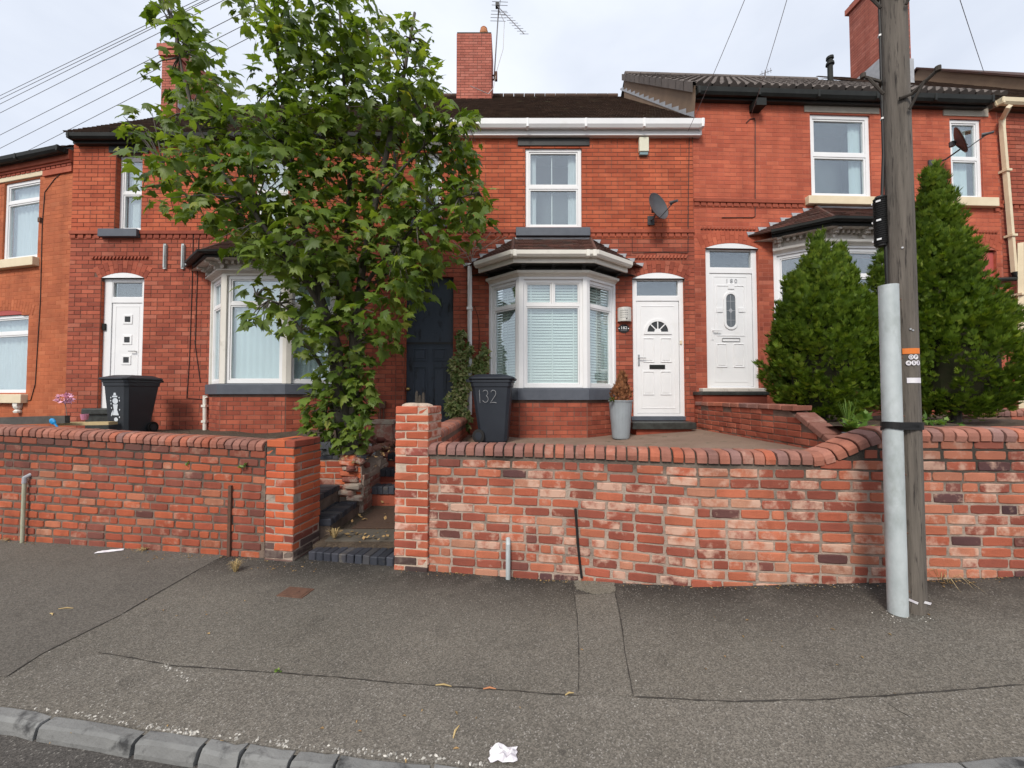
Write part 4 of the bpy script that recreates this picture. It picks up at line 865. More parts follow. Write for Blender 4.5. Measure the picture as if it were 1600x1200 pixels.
q_ = H3.rect(1094, 613, 1200, 622, -.25); b = MB(); b.box(q_[0], q_[1], -.3, .0, H3.z(612, 1145, -.2)-.06, H3.z(612, 1145, -.2)); st = b.build('door_step', 'step_black', h3, bevel=.01)
b = MB(); b.box(q_[0]+.03, q_[1]-.03, -.27, .0, 1.1, H3.z(612, 1145, -.2)-.06); b.build('step_riser', 'brick_low', st)
b = MB(); b.box(ps[0], ps[1], .05, .1, ps[2], ps[3]-.03); b.build('passage_board', 'red_paint', h3)
b = MB(); b.box(ps[0], ps[1], .13, .135, ps[2], ps[3]+.1); b.build('passage_void', 'room_dark', h3)
downpipe(h3, H3, [(1577, 166, -.3), (1566, 186, -.07), (1566, 200, -.07), (1585, 425, -.07)], .042, 'paint_cream', True)
b = MB(); p0 = H3.uz(1585, 425, -.07); p1 = H3.uz(1586, 436, -.07); p2 = H3.uz(1556, 437, -.07); b.tube([(p0[0], -.07, p0[1]), (p1[0], -.07, p1[1]), (p2[0], -.07, p2[1])], .04, 8); b.build('pipe_elbow', 'black_gutter', h3)
downpipe(h3, H3, [(1594, 380, -.1), (1594, 384, -.1), (1596, 640, -.1)], .05, 'paint_cream', True)
cable(h3, H3, [(1179, 185), (1180, 190), (1180, 310), (1180, 338), (1176, 340), (1128, 340)], .007); cable(h3, H3, [(1166, 192), (1172, 186), (1179, 185)], .007)
b = MB(); u, z = H3.uz(1178, 170); b.box(u-.09, u+.09, -.2, 0, z-.08, z+.05); b.build('cable_bracket', 'black_gutter', h3)
# ------------------------------------------------------------------ house at the right edge
TH4 = R_(3.2); xx, yy = H3.wor(u3, 0); H4 = Frame(xx, yy, TH4); h4 = empty('terraced_house', (xx, yy, 0), TH4)
tag(h4, 'brown roofed red brick house cut off by the right edge', 'house')
facade(H4, h4, 0, 3.2, 1.0, H4.z(172, 1590), [], [], lambda u, z: 'brick_low', 'mortar_house', 60, 71)
zs_ = (H4.z(328, 1590), H4.z(315, 1590)); dentils('string_course', h4, 0, 3.2, *zs_, 'brick_low')
eaves(h4, -.18, 3.2, H4.z(152, 1590, -.2), H4.z(161, 1590, -.2), H4.z(170, 1590, -.09), OUT, 'paint_cream', 'rust')
ze4 = H4.z(151, 1590, -.15); zr4 = at(1520, 128, YH+4.3).z
b = MB(); b.add([(0,-.14,ze4-.03),(3.2,-.14,ze4-.03),(3.2,3.9,zr4-.03),(0,3.9,zr4-.03)], [(0,1,2,3)]); rf4 = b.build('roof', 'tile_brown', h4)
roof_tiles('roof_tiles', rf4, (0,-.14,ze4), (3.2,-.14,ze4), (0,3.9,zr4), (3.2,3.9,zr4), .1, .165, 'tile_brown', seed=8)
# the taller house beyond it: rendered gable over the brown roof
H5 = Frame(*H4.wor(3.2, 0), TH4); h5 = empty('terraced_house', (H5.X, H5.Y, 0), TH4); tag(h5, 'brown rendered gable rising above the roofs at the right edge', 'house')
facade(H5, h5, 0, 4.5, 1.0, ze4+.28, [], [], lambda u, z: 'brick_low', 'mortar_house', 0, 77)
b = MB(); b.add([(0,-.1,ze4-.05),(0,-.1,ze4+.30),(0,3.9,zr4+.38),(0,4.5,zr4+.1),(0,4.9,zr4-.5)], [(0,1,2,3,4)]); b.build('gable_wall', 'render_brown', h5, fix=False)
b = MB(); b.add([(-.06,-.15,ze4+.29),(-.06,3.9,zr4+.38),(-.06,4.5,zr4+.1),(4.5,4.5,zr4+.1),(4.5,3.9,zr4+.38),(4.5,-.15,ze4+.29),(-.06,-.15,ze4+.34),(-.06,3.9,zr4+.44),(-.06,4.5,zr4+.16),(4.5,4.5,zr4+.16),(4.5,3.9,zr4+.44),(4.5,-.15,ze4+.34)], [(0,1,7,6),(1,2,8,7),(6,7,10,11),(7,8,9,10),(0,6,11,5),(0,5,4,1)]); b.build('roof', 'tile_bay', h5, fix=False)
# ------------------------------------------------------------------ orange house at the left edge, turned away
TH0 = R_(-13); H0 = Frame(H1.X, YH+.02, TH0); h0 = empty('terraced_house', (H0.X, H0.Y, 0), TH0)
tag(h0, 'orange brick house cut off by the left edge, with cream sills', 'house')
uL = -6.5; zE0 = H0.z(262, 60)
w0 = (H0.u(5, 345), H0.u(60, 345), H0.z(406, 30), H0.z(283, 30)); w0b = (H0.u(-30, 560), H0.u(42, 560), H0.z(616, 20), H0.z(492, 20))
r0 = .09
facade(H0, h0, uL, 0, .9, zE0, [w0, w0b], [(w0b[0], w0b[1], w0b[3], r0, .2)], lambda u, z: 'brick_orange', 'mortar_orange', 150, 81, joint=.006, rec=.003)
b = MB(); w_ = w0b[1]-w0b[0]; b.prism([(w0b[0], w0b[3])]+[(w0b[0]+w_*i/8, w0b[3]+r0*(1-(2*i/8-1)**2)) for i in range(9)]+[(w0b[1], w0b[3])], .0, .04); b.build('arch_infill', 'red_paint', h0)
w = window(h0, 'window', *w0, .03, .06, H0.z(314, 30), None, 'room_grey', fm='upvc', curtain=[(0, .9, 'curtain')])
b = MB(); b.box(w0[0]-.15, w0[1]+.06, -.09, .1, w0[2]-.16, w0[2]); b.build('sill', 'paint_cream', w, bevel=.008)
b = MB(); b.box(w0[0]-.4, w0[1]+.12, -.02, .05, w0[3]+.02, w0[3]+.11); b.build('lintel', 'paint_cream', w, bevel=.006)
w = window(h0, 'window', *w0b, .03, .06, H0.z(521, 20), None, 'room_dark', fm='upvc', curtain=[(0, .82, 'curtain')])
b = MB(); b.box(w0b[0]-.15, w0b[1]+.06, -.09, .1, w0b[2]-.16, w0b[2]); b.build('sill', 'paint_cream', w, bevel=.008)
cx_ = w0b[1]-.12
b = MB(); b.box(cx_-.06, cx_+.06, -.075, 0, w0b[2]-.21, w0b[2]-.16); b.lathe([(.05,0),(.06,.03),(.035,.06),(.06,.1),(.06,.13)], 10, (cx_, -.03, w0b[2]-.34)); b.build('sill_corbel', 'upvc_cream', w)
zt = H0.z(240, 60, -.1)
b = MB(); b.box(uL, -.01, -.07, .0, zE0+.0, zE0+.18); b.box(w0[1]+.12, -.01, -.03, 0, zE0-.2, zE0-.1)
b.build('cornice', 'brick_low', h0)
dentils('cornice_dentils', h0, uL, -.01, zE0-.1, zE0+.0, 'brick_low', .03, pitch=.13)
eaves(h0, uL, -.02, H0.z(231, 60, -.22), H0.z(239, 60, -.22), zE0+.09, .1, 'black_gutter', 'black_paint')
b = MB(); g0_ = H0.z(231, 60, -.22); b.add([(uL,-.12,g0_),(0,-.12,g0_),(0,4.0,g0_+3.1),(uL,4.0,g0_+3.1)], [(0,1,2,3)]); rf0 = b.build('roof', 'tile_brown', h0, fix=False)
roof_tiles('roof_tiles', rf0, (uL,-.12,g0_+.02), (-.05,-.12,g0_+.02), (uL,4.0,g0_+3.12), (-.05,4.0,g0_+3.12), .12, .2, 'tile_brown', seed=15)
cable(h0, H0, [(113, 254), (85, 280), (70, 300), (66, 350), (63, 470), (55, 600), (48, 625), (40, 627)], .006)
b = MB(); u, z = H0.uz(64, 344); b.box(u-.03, u+.03, -.03, 0, z-.04, z+.04); b.build('cable_bracket', 'rust', h0)
# ------------------------------------------------------------------ front walls
def wang(x): return math.atan2(wy(x+.02)-wy(x-.02), .04)
_cm = {}
def coping_mesh(i, w=.074):
    k = (i, w)
    if k in _cm: return _cm[k]
    q = random.Random(i*7+1); j = lambda a: q.uniform(-a, a)
    prof = [(-.012, 0), (-.018, .04), (-.012, .066), (.008, .087), (.045, .098), (.165, .1), (.2, .092), (.226, .066), (.23, 0)]
    b = MB(); xs = [(-w/2, .0035), (-w/2+.006, 0), (w/2-.006, 0), (w/2, .0035)]; n = len(prof); pj = [(y+j(.003), z+j(.002)) for y, z in prof]
    for x, ins in xs:
        for y, z in pj: b.v.append((x+j(.0015), y+ins*(1 if y < .1 else -1), max(0, z-ins*(1 if z > .05 else 0))))
    for a in range(3):
        for c in range(n-1): b.f.append((a*n+c, a*n+c+1, (a+1)*n+c+1, (a+1)*n+c))
    b.f += [tuple(range(n)), tuple(3*n+c for c in range(n-1, -1, -1))]; b.a = [0]*len(b.f)
    me = b.mesh('coping_brick'); me.materials.append(M['coping']); _cm[k] = me; return me
def front_wall(name, label, x0, x1, base, topf, nrows, rowz, m, mort, seed, headrow, n_obj=300, blen=.228, rp=.083):
    q = random.Random(seed); W = empty(name, ((x0+x1)/2, wy((x0+x1)/2), 0)); tag(W, label, 'wall')
    ox, oy = W.location.x, W.location.y
    b = MB(); n = 110
    for i in range(n+1):
        x = x0+(x1-x0)*i/n; a = wang(x); nx, ny = -math.sin(a), math.cos(a); t = topf(x)
        for o, z in ((.007, -.2), (.007, t), (.006, t+.03), (.03, t+.075), (.06, t+.088), (.17, t+.088), (.21, t+.06), (.215, t), (.215, -.2)): b.v.append((x+nx*o-ox, wy(x)+ny*o-oy, z))
    for i in range(n):
        for j in range(8): k = i*9+j; b.f.append((k, k+9, k+10, k+1)); b.a.append(0)
    b.f += [tuple(range(9)), tuple(n*9+j for j in range(8, -1, -1))]; b.a += [0, 0]
    wall = b.build('mortar_bed', mort, W)
    items = []
    for r in range(nrows):
        x = x0+(blen/2 if r % 2 else 0)-blen*.6+q.uniform(-.02, .02)
        while x < x1:
            ln = blen*q.uniform(.95, 1.04)
            if q.random() < headrow(r, x): ln = blen*q.uniform(.46, .54)
            a, e = max(x, x0), min(x+ln, x1); x += ln
            if e-a < .045: continue
            xc = (a+e)/2; zc, tilt = rowz(r, xc)
            if zc > topf(xc)-.018 or zc < zp(xc)-.06: continue
            items.append((xc, zc+q.uniform(-.003, .003), e-a-q.uniform(.010, .017), tilt+q.uniform(-.007, .007)))
    items.sort(key=lambda t: t[0]**2+wy(t[0])**2)
    rest = MB()
    for k, (xc, zc, ln, tilt) in enumerate(items):
        h = .0665 if rp > .08 else .0655; a = wang(xc); dy = q.uniform(-.004, .003); p = (xc-math.sin(a)*dy-ox, wy(xc)+math.cos(a)*dy-oy, zc)
        me = brick_mesh(ln, h, .06, .0042, m, q.randrange(6), .0032)
        if k < n_obj: inst('brick', me, wall, p, (q.uniform(-.02, .02), -tilt, a))
        else:
            mt = Matrix.Translation(p) @ Euler((0, -tilt, a)).to_matrix().to_4x4(); rest.add([tuple(mt @ v.co) for v in me.vertices], [tuple(f.vertices) for f in me.polygons], q.uniform(.001, 1))
    if rest.v: rest.build('brick_courses', m, wall, kind='stuff')
    x = x0+.04
    while x < x1-.03:
        s = (topf(x+.03)-topf(x-.03))/.06; w = .0865; a = wang(x); th = math.atan(s)
        inst('coping_brick', coping_mesh(q.randrange(8)), wall, (x-ox, wy(x)-oy, topf(x)+.002+q.uniform(-.003, .003)), (q.uniform(-.015, .015), -th+q.uniform(-.02, .02), a+q.uniform(-.015, .015)))
        x += w*math.cos(a)*math.cos(th)*q.uniform(.98, 1.05)
    return W
ltop = lambda x: 1.045+.113*min(1, max(0, (-2.35-x)/3.41))+.0*x
front_wall('boundary_wall', 'weathered brick front wall left of the path, with rounded coping', -9.5, -2.44, 0, ltop, 13, lambda r, x: (-.02+(r+.5)/13*(ltop(x)+.02), math.atan(-.033*(r+.5)/13)), 'brick_old_left', 'mortar_dark', 91, lambda r, x: .55 if r in (2, 6, 10) else .1)
def rtop(x):
    if x < 2.38: return 1.056
    if x < 2.88: t = (x-2.38)/.5; return 1.056+.195*(t*t*(3-2*t)*.6+t*.4)
    return 1.251
front_wall('boundary_wall', 'long patched brick front wall right of the path, stepping up behind the pole', -.77, 8.0, 0, rtop, 17, lambda r, x: (-.02+(r+.5)*.0804, 0), 'brick_old', 'mortar_old', 97, lambda r, x: (.8 if x > 1 else .5) if r == 3 else .45 if r in (5, 4) and x < 1 else .3 if r == 2 else .09)
# ------------------------------------------------------------------ gate pillars
def box_brick(L_, W_, H_, m, var, c=.005, worn=.0035):
    key = ('bb', round(L_, 3), round(W_, 3), H_, m, var)
    if key in _bc: return _bc[key]
    q = random.Random(var*31+int(L_*1000)); b = MB(); vs = []
    for sx in (-1, 1):
        for sy in (-1, 1):
            for sz in (-1, 1):
                jx, jy, jz = (q.uniform(-worn, worn) for _ in range(3)); k = q.uniform(.8, 1.9)*c
                X, Y, Z = sx*(L_/2)+jx, sy*(W_/2)+jy, sz*(H_/2)+jz
                vs += [(X-sx*k, Y-sy*k, Z), (X-sx*k, Y, Z-sz*k), (X, Y-sy*k, Z-sz*k)]
    bm = bmesh.new(); [bm.verts.new(v) for v in vs]; bmesh.ops.convex_hull(bm, input=bm.verts); me = bpy.data.meshes.new('brick'); bm.to_mesh(me); bm.free(); me.materials.append(M[m]); _bc[key] = me; return me
def pillar(label, x, y, ang, w, d, h, m, mort, seed, dark=0, capm='mortar_old'):
    q = random.Random(seed); P = empty('gate_pillar', (x, y, 0), ang); tag(P, label, 'pillar')
    z0 = zp(x)-.05; b = MB(); b.box(-w/2+.008, w/2-.008, .008, d-.008, z0, h-.01); core = b.build('mortar_core', mort, P)
    cs = .0765; n = int((h-z0)/cs); hb = .104
    for r in range(n+1):
        z = h-(r+.5)*cs
        if z < z0: break
        k = 12 if r % 2 else 0
        S = [(-w/2+(w-hb)/2, hb/2, w-hb-.01, hb-.0), (w/2-hb/2, (d-hb)/2, hb, d-hb-.01), (w/2-(w-hb)/2, d-hb/2, w-hb-.01, hb), (-w/2+hb/2, d-(d-hb)/2, hb, d-hb-.01)]
        if r % 2: S = [(-a, b_, c, e) for a, b_, c, e in S]
        for (a, b_, L_, W_) in S:
            mm = 'brick_dark' if (n-r) <= dark and q.random() < .8 else m
            inst('brick', box_brick(L_, W_, .066, mm, q.randrange(5)), core, (a+q.uniform(-.003, .003), b_+q.uniform(-.003, .003), z+q.uniform(-.002, .002)), (0, 0, q.uniform(-.01, .01)))
    return P, core
aw = wang(-1.5)
pl, core = pillar('low orange brick gate pillar at the left of the steps', -2.265, wy(-2.265)-.03, aw, .315, .40, 1.165, 'brick_pillar', 'mortar_old', 101, 2)
pr, core2 = pillar('taller crumbling brick gate pillar with mortar on top, right of the steps', -.925, wy(-.925)-.03, aw, .33, .36, 1.50, 'brick_pillar_pale', 'mortar_pale', 103, 2)
b = MB(); q = random.Random(5)
for (cx, cy, r, h) in ((-.05, .12, .1, .035), (.06, .16, .09, .028), (0, .25, .1, .03), (-.08, .24, .07, .022), (.09, .07, .05, .02)): b.lathe([(r, 0), (r*.92, h*.5), (r*.6, h*.9), (r*.2, h)], 9, (cx, cy, 1.495), 1, .8)
b.build('mortar_bed', 'mortar_pale', pr, kind='stuff')
pk = at(654, 618, 3.78); ck = atz(654, 632, 1.5)
b = MB()
for i, (dx, h) in enumerate(((-.035, .13), (-.005, .09), (.03, .115))): b.prism([(dx-.016, 0), (dx+.014, 0), (dx+.010, h), (dx-.003, h+.012), (dx-.013, h*.9)], -.012, .012)
o = b.build('rotten_stake', 'mortar_old'); o.location = (-.925+.02, wy(-.925)+.22, 1.505); tag(o, 'broken stub of mortar and wood standing on the taller gate pillar', 'stub')
# ------------------------------------------------------------------ kerb, cracks, patches
def pav(px, py):
    z = 0.0
    for _ in range(6): p = atz(px, py, z); z = zp(p.x)
    return Vector((p.x, p.y, z))
kerb = struct(empty('kerb', (0, 1.6, 0))); x = -7.0; q = random.Random(12); kb = None
while x < 5:
    ln = q.choice((.2, .24, .33, .42, .5, .55)); a = math.atan2(ky(x+ln)-ky(x), ln); b = MB(); g = .007
    prof = [(0, -.15), (0, .0), (-.006, .006), (-.05, .005), (-.062, -.006), (-.072, -.04), (-.076, -.15)]; vs = []; n = len(prof); j = [q.uniform(-.006, .006) for _ in range(4)]
    for i, u in enumerate((g, ln*.33, ln*.7, ln-g)):
        for k, (yy_, zz) in enumerate(prof): vs.append((u+(q.uniform(-.006, .006) if i in (0, 3) else 0), yy_+j[i]*.8+q.uniform(-.003, .003), zz+j[i]*.5+q.uniform(-.003, .003)))
    fs = [(i*n+k, i*n+k+1, (i+1)*n+k+1, (i+1)*n+k) for i in range(3) for k in range(n-1)]+[tuple(range(n)), tuple(3*n+k for k in range(n-1, -1, -1))]
    b.add(vs, fs); o = b.build('kerb_stone', 'kerb_stone', kerb, loc=(x, ky(x)-1.6, zp(x+ln/2)), bevel=.003); o.rotation_euler = (0, -math.atan2(zp(x+ln)-zp(x), ln), a); x += ln
def strip(name, pts, w, m,  dz=.004, jag=.18, seed=1, parent=pave):
    q = random.Random(seed); P = [pav(*p) for p in pts]; S = []
    for a, c in zip(P, P[1:]):
        n = max(2, int((c-a).length/.035)); S += [a.lerp(c, i/n) for i in range(n)]
    S.append(P[-1]); b = MB(); off = 0
    for i, p in enumerate(S):
        d = (S[min(i+1, len(S)-1)]-S[max(i-1, 0)]).normalized(); nv = Vector((-d.y, d.x, 0)); off = off*.8+q.uniform(-1, 1)*w*jag; ww = w*q.uniform(.2, .85)*(1 if 0 < i < len(S)-1 else .2)
        z = zp(p.x)+dz
        for s in (-1, 1): v = p+nv*(off+s*ww/2); b.v.append((v.x, v.y, z))
    for i in range(len(S)-1): b.f.append((2*i, 2*i+2, 2*i+3, 2*i+1)); b.a.append(0)
    return b.build(name, m, parent, fix=False)
strip('crack', [(10, 1058), (62, 1024), (190, 960), (312, 889)], .016, 'crack_tar', seed=1)
strip('crack', [(152, 1020), (280, 1042), (480, 1056), (700, 1073), (905, 1087)], .013, 'crack_tar', seed=2)
strip('crack', [(893, 906), (901, 960), (904, 1010), (903, 1082)], .009, 'crack_tar', seed=3)
strip('crack', [(957, 906), (968, 960), (978, 1030), (990, 1090)], .012, 'crack_tar', seed=4)
strip('crack', [(990, 1090), (1150, 1097), (1300, 1093), (1400, 1086), (1500, 1078), (1600, 1070)], .014, 'crack_tar', seed=5)
strip('crack', [(1375, 1092), (1405, 1112), (1430, 1125)], .006, 'crack_tar', seed=6)
def patch(name, px, m, dz, parent=pave, seed=1, jit=.0):
    q = random.Random(seed); P = [pav(*p) for p in px]; n = 8; ring = []
    for a, c in zip(P, P[1:]+P[:1]): ring += [a.lerp(c, i/n)+Vector((q.uniform(-jit, jit), q.uniform(-jit, jit), 0)) for i in range(n)]
    b = MB(); b.add([(p.x, p.y, zp(p.x)+dz) for p in ring], [tuple(range(len(ring)))]); return b.build(name, m, parent, fix=False)
patch('concrete_patch', [(896, 908), (958, 906), (962, 926), (925, 930), (900, 921)], 'concrete_patch', .005, seed=3, jit=.012)
patch('trench_patch', [(899, 930), (961, 926), (988, 1088), (905, 1084)], 'asphalt_pavement', .002, seed=4)
ckl = [tuple(pav(*p)[:2]) for p in ((10, 1060), (152, 1021), (480, 1057), (905, 1088), (990, 1091), (1300, 1094), (1600, 1071))]
sheet('pavement_band', fr_(ckl[0][0], ckl[-1][0]+.5, 70), lambda x: ky(x)+.004, lambda x: interp(ckl, min(x, ckl[-1][0])), lambda x, y: zp(x)+.0018, 'asphalt_coarse', 2)
dgl = [tuple(pav(*p)[:2]) for p in ((10, 1058), (62, 1024), (190, 960), (312, 889))]; b = MB(); far = [(v[0], wy(v[0])+.05) for v in dgl]
for i, (p0, p1) in enumerate(zip(dgl, far)): b.v += [(p0[0], p0[1], .0025), (-6.5, p1[1]+.6 if i == 3 else p0[1]+.3, .0025)]
dn_ = [(-6.5, 2.3)]+dgl+[(dgl[-1][0], wy(dgl[-1][0])+.05), (-6.5, wy(-6.5)+.05)]
b = MB(); b.add([(x, y, .0025) for x, y in dn_], [tuple(range(len(dn_)))]); struct(b.build('pavement_band', 'asphalt_smooth', fix=False))
cov = empty('stopcock_cover', pav(462, 926)); tag(cov, 'small rusty iron cover set in the pavement', 'cover')
b = MB(); b.box(-.115, .115, -.075, .075, -.02, .006); o = b.build('frame', 'rust', cov, rz=aw, bevel=.004); b = MB(); b.box(-.095, .095, -.058, .058, 0, .009)
b.box(-.03, .03, -.008, .008, .009, .013); b.build('lid', 'rust', cov, rz=aw, bevel=.003)
# ------------------------------------------------------------------ steps and path between the pillars
path = struct(empty('path_steps', (-1.5, 4.4, 0)))
PO = Vector((-1.5, 4.4, 0))
def blue(x, y, z, L_, W_, H_=.07, ang=0, var=None, m='blue_brick', parent=None):
    return inst('brick', box_brick(L_, W_, H_, m, random.randrange(5)), parent or path, (x-PO.x, y-PO.y, z), (random.uniform(-.02, .02), random.uniform(-.02, .02), ang+random.uniform(-.02, .02)))
b = MB(); b.box(-2.0-PO.x, -.95-PO.x, 3.9-PO.y, 5.3-PO.y, -.1, .1); b.build('path_slab', 'soil', path)
b = MB(); b.box(-1.92-PO.x, -1.0-PO.x, 3.99-PO.y, 4.32-PO.y, .1, .112); b.build('path_slab', 'slab_dirty', path)
for i in range(11):
    x = -1.93+i*.08; blue(x, wy(x)+.15, .022, .074, .22, .11, aw)
mt = MB(); mt.box(-1.80-PO.x, -1.02-PO.x, 4.36-PO.y, 5.08-PO.y, .1, .116); mt.build('mat', 'mat_brown', path, bevel=.005)
NOSE = [(5.25, .36), (5.58, .53), (5.91, .70), (6.24, .86)]
for k, (y_, z_) in enumerate(NOSE):
    b = MB(); b.box(-1.92-PO.x, -.95-PO.x, y_+.02-PO.y, 7.0-PO.y, 0 if k == 0 else NOSE[k-1][1]-.1, z_-.012); b.build('step_riser', 'brick_low', path)
    for i in range(12): blue(-1.87+i*.078, y_+.1, z_-.052, .072, .21, .105)
# side steps up to the left garden
for j in range(7):
    for i in range(3): blue(-2.05-i*.225, 4.2+j*.1045, .235, .215, .098)
b = MB(); b.box(-2.75-PO.x, -1.95-PO.x, 4.16-PO.y, 4.94-PO.y, 0, .2); b.build('step_riser', 'mortar_dark', path)
for j in range(7):
    for i in range(2): blue(-2.29-i*.225, 4.24+j*.1045, .435, .215, .098)
b = MB(); b.box(-2.9-PO.x, -2.2-PO.x, 4.2-PO.y, 4.94-PO.y, .15, .40); b.build('step_riser', 'mortar_dark', path)
def stack_wall(name, label, T, L_, z0, topf, m, mort, seed, off=0, thick=.11, cat='wall', tilt_top=0.0):
    """straight wall of separate bricks; T maps (along, in, z) to world, front face at in=0"""
    q = random.Random(seed); o = T(0, 0, 0); W = empty(name, o); tag(W, label, cat); e = Vector(T(1, 0, 0))-Vector(o); ang = math.atan2(e.y, e.x)
    b = MB(); n = 14
    for i in range(n+1):
        u = L_*i/n; t = topf(u)-.008
        for yy_, zz in ((.007, z0-.2), (.007, t), (thick*2-.007, t), (thick*2-.007, z0-.2)): b.v.append((u, yy_, zz))
    for i in range(n):
        for j in range(3): k = i*4+j; b.f.append((k, k+4, k+5, k+1)); b.a.append(0)
    b.f += [(0,1,2,3), (n*4+3, n*4+2, n*4+1, n*4)]; b.a += [0, 0]
    core = b.build('mortar_bed', mort, W); core.rotation_euler = (0, 0, ang)
    r = 0; z = z0+.038
    while z < 3:
        u = -(r % 2)*.1125; any_ = False
        while u < L_:
            ln = .225 if q.random() > .12 else .1125; a, e2 = max(u, 0), min(u+ln, L_); u += ln
            if e2-a < .05: continue
            if z+.034 < topf((a+e2)/2)+q.uniform(-.02, .01):
                any_ = True; inst('brick', box_brick(e2-a-.01, .1, .066, m, q.randrange(5)), core, ((a+e2)/2, .05+q.uniform(-.004, .004), z), (0, q.uniform(-.012, .012), q.uniform(-.015, .015)))
        if not any_: break
        z += .0765; r += 1
    return W, core
rw, rc = stack_wall('retaining_wall', 'short red brick retaining wall with a dark cap behind the side steps', lambda u, v, z: (-2.95+u, 4.95+v, z), 1.02, .3, lambda u: .78, 'brick_pillar', 'mortar_old', 111)
for i in range(5): inst('cap_brick', box_brick(.212, .14, .05, 'blue_brick', i), rc, (.1+i*.218, .07, .80), (0, 0, random.uniform(-.03, .03)))
for (x_, y_, r_) in ((-2.35, 5.06, .12), (-2.6, 5.08, .14), (-2.13, 5.06, .1)): b = MB(); b.prism([(r_*math.cos(a)*1.1, r_*.7*math.sin(a)) for a in [k*1.05+.2 for k in range(6)]], 0, .05, 'z'); o = b.build('stone_slab', 'stone_slab', bevel=.01); o.location = (x_, y_, .83); o.rotation_euler = (.06, .05, x_); tag(o, 'broken grey stone lying on the dark cap of the short retaining wall', 'stone', 'broken stones on the retaining wall')
qq = random.Random(3); jag = [qq.uniform(-.08, .1) for _ in range(20)]
ru, rcore = stack_wall('ruined_wall', 'crumbling low brick wall along the left of the steps', lambda u, v, z: (-1.9-v, 4.97+u, z), 1.66, .12, lambda u: .56+.13*u+jag[int(u*10) % 20], 'brick_rubble', 'mortar_old', 113)
for k in range(46):
    u = qq.uniform(-.1, 1.5); v = qq.uniform(.02, .62); L2 = qq.choice((.1, .14, .2)); inst('loose_brick', box_brick(L2, .1, .066, 'brick_rubble', k % 5, .012, .012), rcore, (u, v, .62+.15*max(0, u)+qq.uniform(0, .14)+v*.12), (qq.uniform(-.5, .5), qq.uniform(-.5, .5), qq.uniform(0, 3)))
for (u, v, z, mm) in ((-.05, .09, .30, 'brick_rubble'), (-.05, .2, .37, 'brick_rubble'), (-.06, .12, .45, 'brick_rubble'), (-.02, .16, .53, 'brick_rubble'), (0, .2, .60, 'brick_pillar_pale'), (0, .17, .67, 'brick_rubble'), (-.02, .2, .74, 'brick_pillar_pale'), (-.01, .2, .80, 'brick_pillar_pale')):
    inst('brick', box_brick(.1, .205, .066, mm, 1, .01, .01), rcore, (u, v, z), (0, 0, qq.uniform(-.1, .1)))
p_ = at(600, 655, 6.2)
b = MB(); b.box(-.16, .16, -.1, .1, -.35, 0); blk = b.build('brick_stub', 'brick_rubble', bevel=.01); blk.location = at(600, 662, 6.2); tag(blk, 'stub of broken brickwork at the top of the path by the dark door', 'stub')
b = MB(); b.box(-.18, .18, -.11, .11, 0, .065); b.build('cap_brick', 'brick_rubble', blk, bevel=.008)
# low wall between path and paved yard
lw, lc = stack_wall('low_wall', 'low brick wall running back beside the ivy, behind the taller pillar', lambda u, v, z: (-.76-v, 3.9+u, z), 2.7, .85, lambda u: 1.14, 'brick_low', 'mortar_low', 117)
for i in range(31): inst('coping_brick', coping_mesh(i % 8), lc, (.04+i*.086, -.0, 1.14), (0, random.uniform(-.02, .02), 0))
# sloping wall between the paved yard and the raised garden
XD = 3.2
def dtop(u): return 1.43 if u < 2.28 else 1.43-(u-2.28)*.555
dw, dc = stack_wall('garden_wall', 'brick garden wall with sloping flat coping between yard and raised garden', lambda u, v, z: (XD+v, 6.74-u, z), 3.55, .82, dtop, 'brick_low', 'mortar_low', 119)
u = .06
while u < 3.5:
    sl = 0 if u < 2.22 else math.atan(.555); inst('coping_slab', box_brick(.205, .215, .062, 'coping', random.randrange(5), .006), dc, (u+.1, .09, dtop(u+.1)+.03), (0, sl, random.uniform(-.01, .01))); u += .213*math.cos(sl)
# low wall in front of the house at the right edge
fw, fc = stack_wall('low_wall', 'low brick wall with rounded coping in front of the house at right edge', lambda u, v, z: (6.3+u, 5.2+v, z), 3.0, 1.1, lambda u: 1.32, 'brick_low', 'mortar_low', 121)
for i in range(35): inst('coping_brick', coping_mesh(i % 8), fc, (.04+i*.086, 0, 1.32), (0, random.uniform(-.02, .02), 0))
# ------------------------------------------------------------------ posts and pipes against the walls
def thing(name, label, cat, b, m, loc=None, **k):
    g = k.pop('group', None); o = b.build(name, m, **k)
    if loc is not None: o.location = loc
    return tag(o, label, cat, g)
p = pav(45, 845); p.y = wy(p.x)-.005; b = MB(); h = 4.35*(845-755)/600; b.tube([(0,0,-.05), (0,0,h)], .017, 10); o = thing('pipe', 'mossy pale waste pipe standing against the left front wall', 'pipe', b, 'pipe_mossy', p+Vector((0,-.03,0)))
c = MB(); c.tube([(0,0,h-.01), (0,0,h+.05), (.02,.05,h+.08), (.03,.1,h+.08)], .021, 10); c.build('elbow', 'lead', o)
p = pav(360, 868); p.y = wy(p.x)-.0; b = MB(); b.box(-.014, .014, -.012, .012, -.05, .70); thing('iron_strip', 'rusty flat iron strip fixed upright on the left front wall', 'strip', b, 'rust', p+Vector((0,-.012,0)))
p = pav(794, 897); p.y = wy(p.x)-.005; b = MB(); b.tube([(0,0,-.05), (0,0,.30), (0,.04,.335)], .021, 10); o = thing('pipe', 'short galvanised pipe stub standing against the right front wall', 'pipe', b, 'galvanised', p+Vector((0,-.03,0)))
b = MB(); pts = []
for px, py in ((899, 795), (901, 820), (903, 850), (906, 880), (909, 903)):
    v = at(px, py, 3.0); yy_ = wy(v.x)-.012; v = at(px, py, wy(at(px, py, 3.33).x)-.012); pts.append(v)
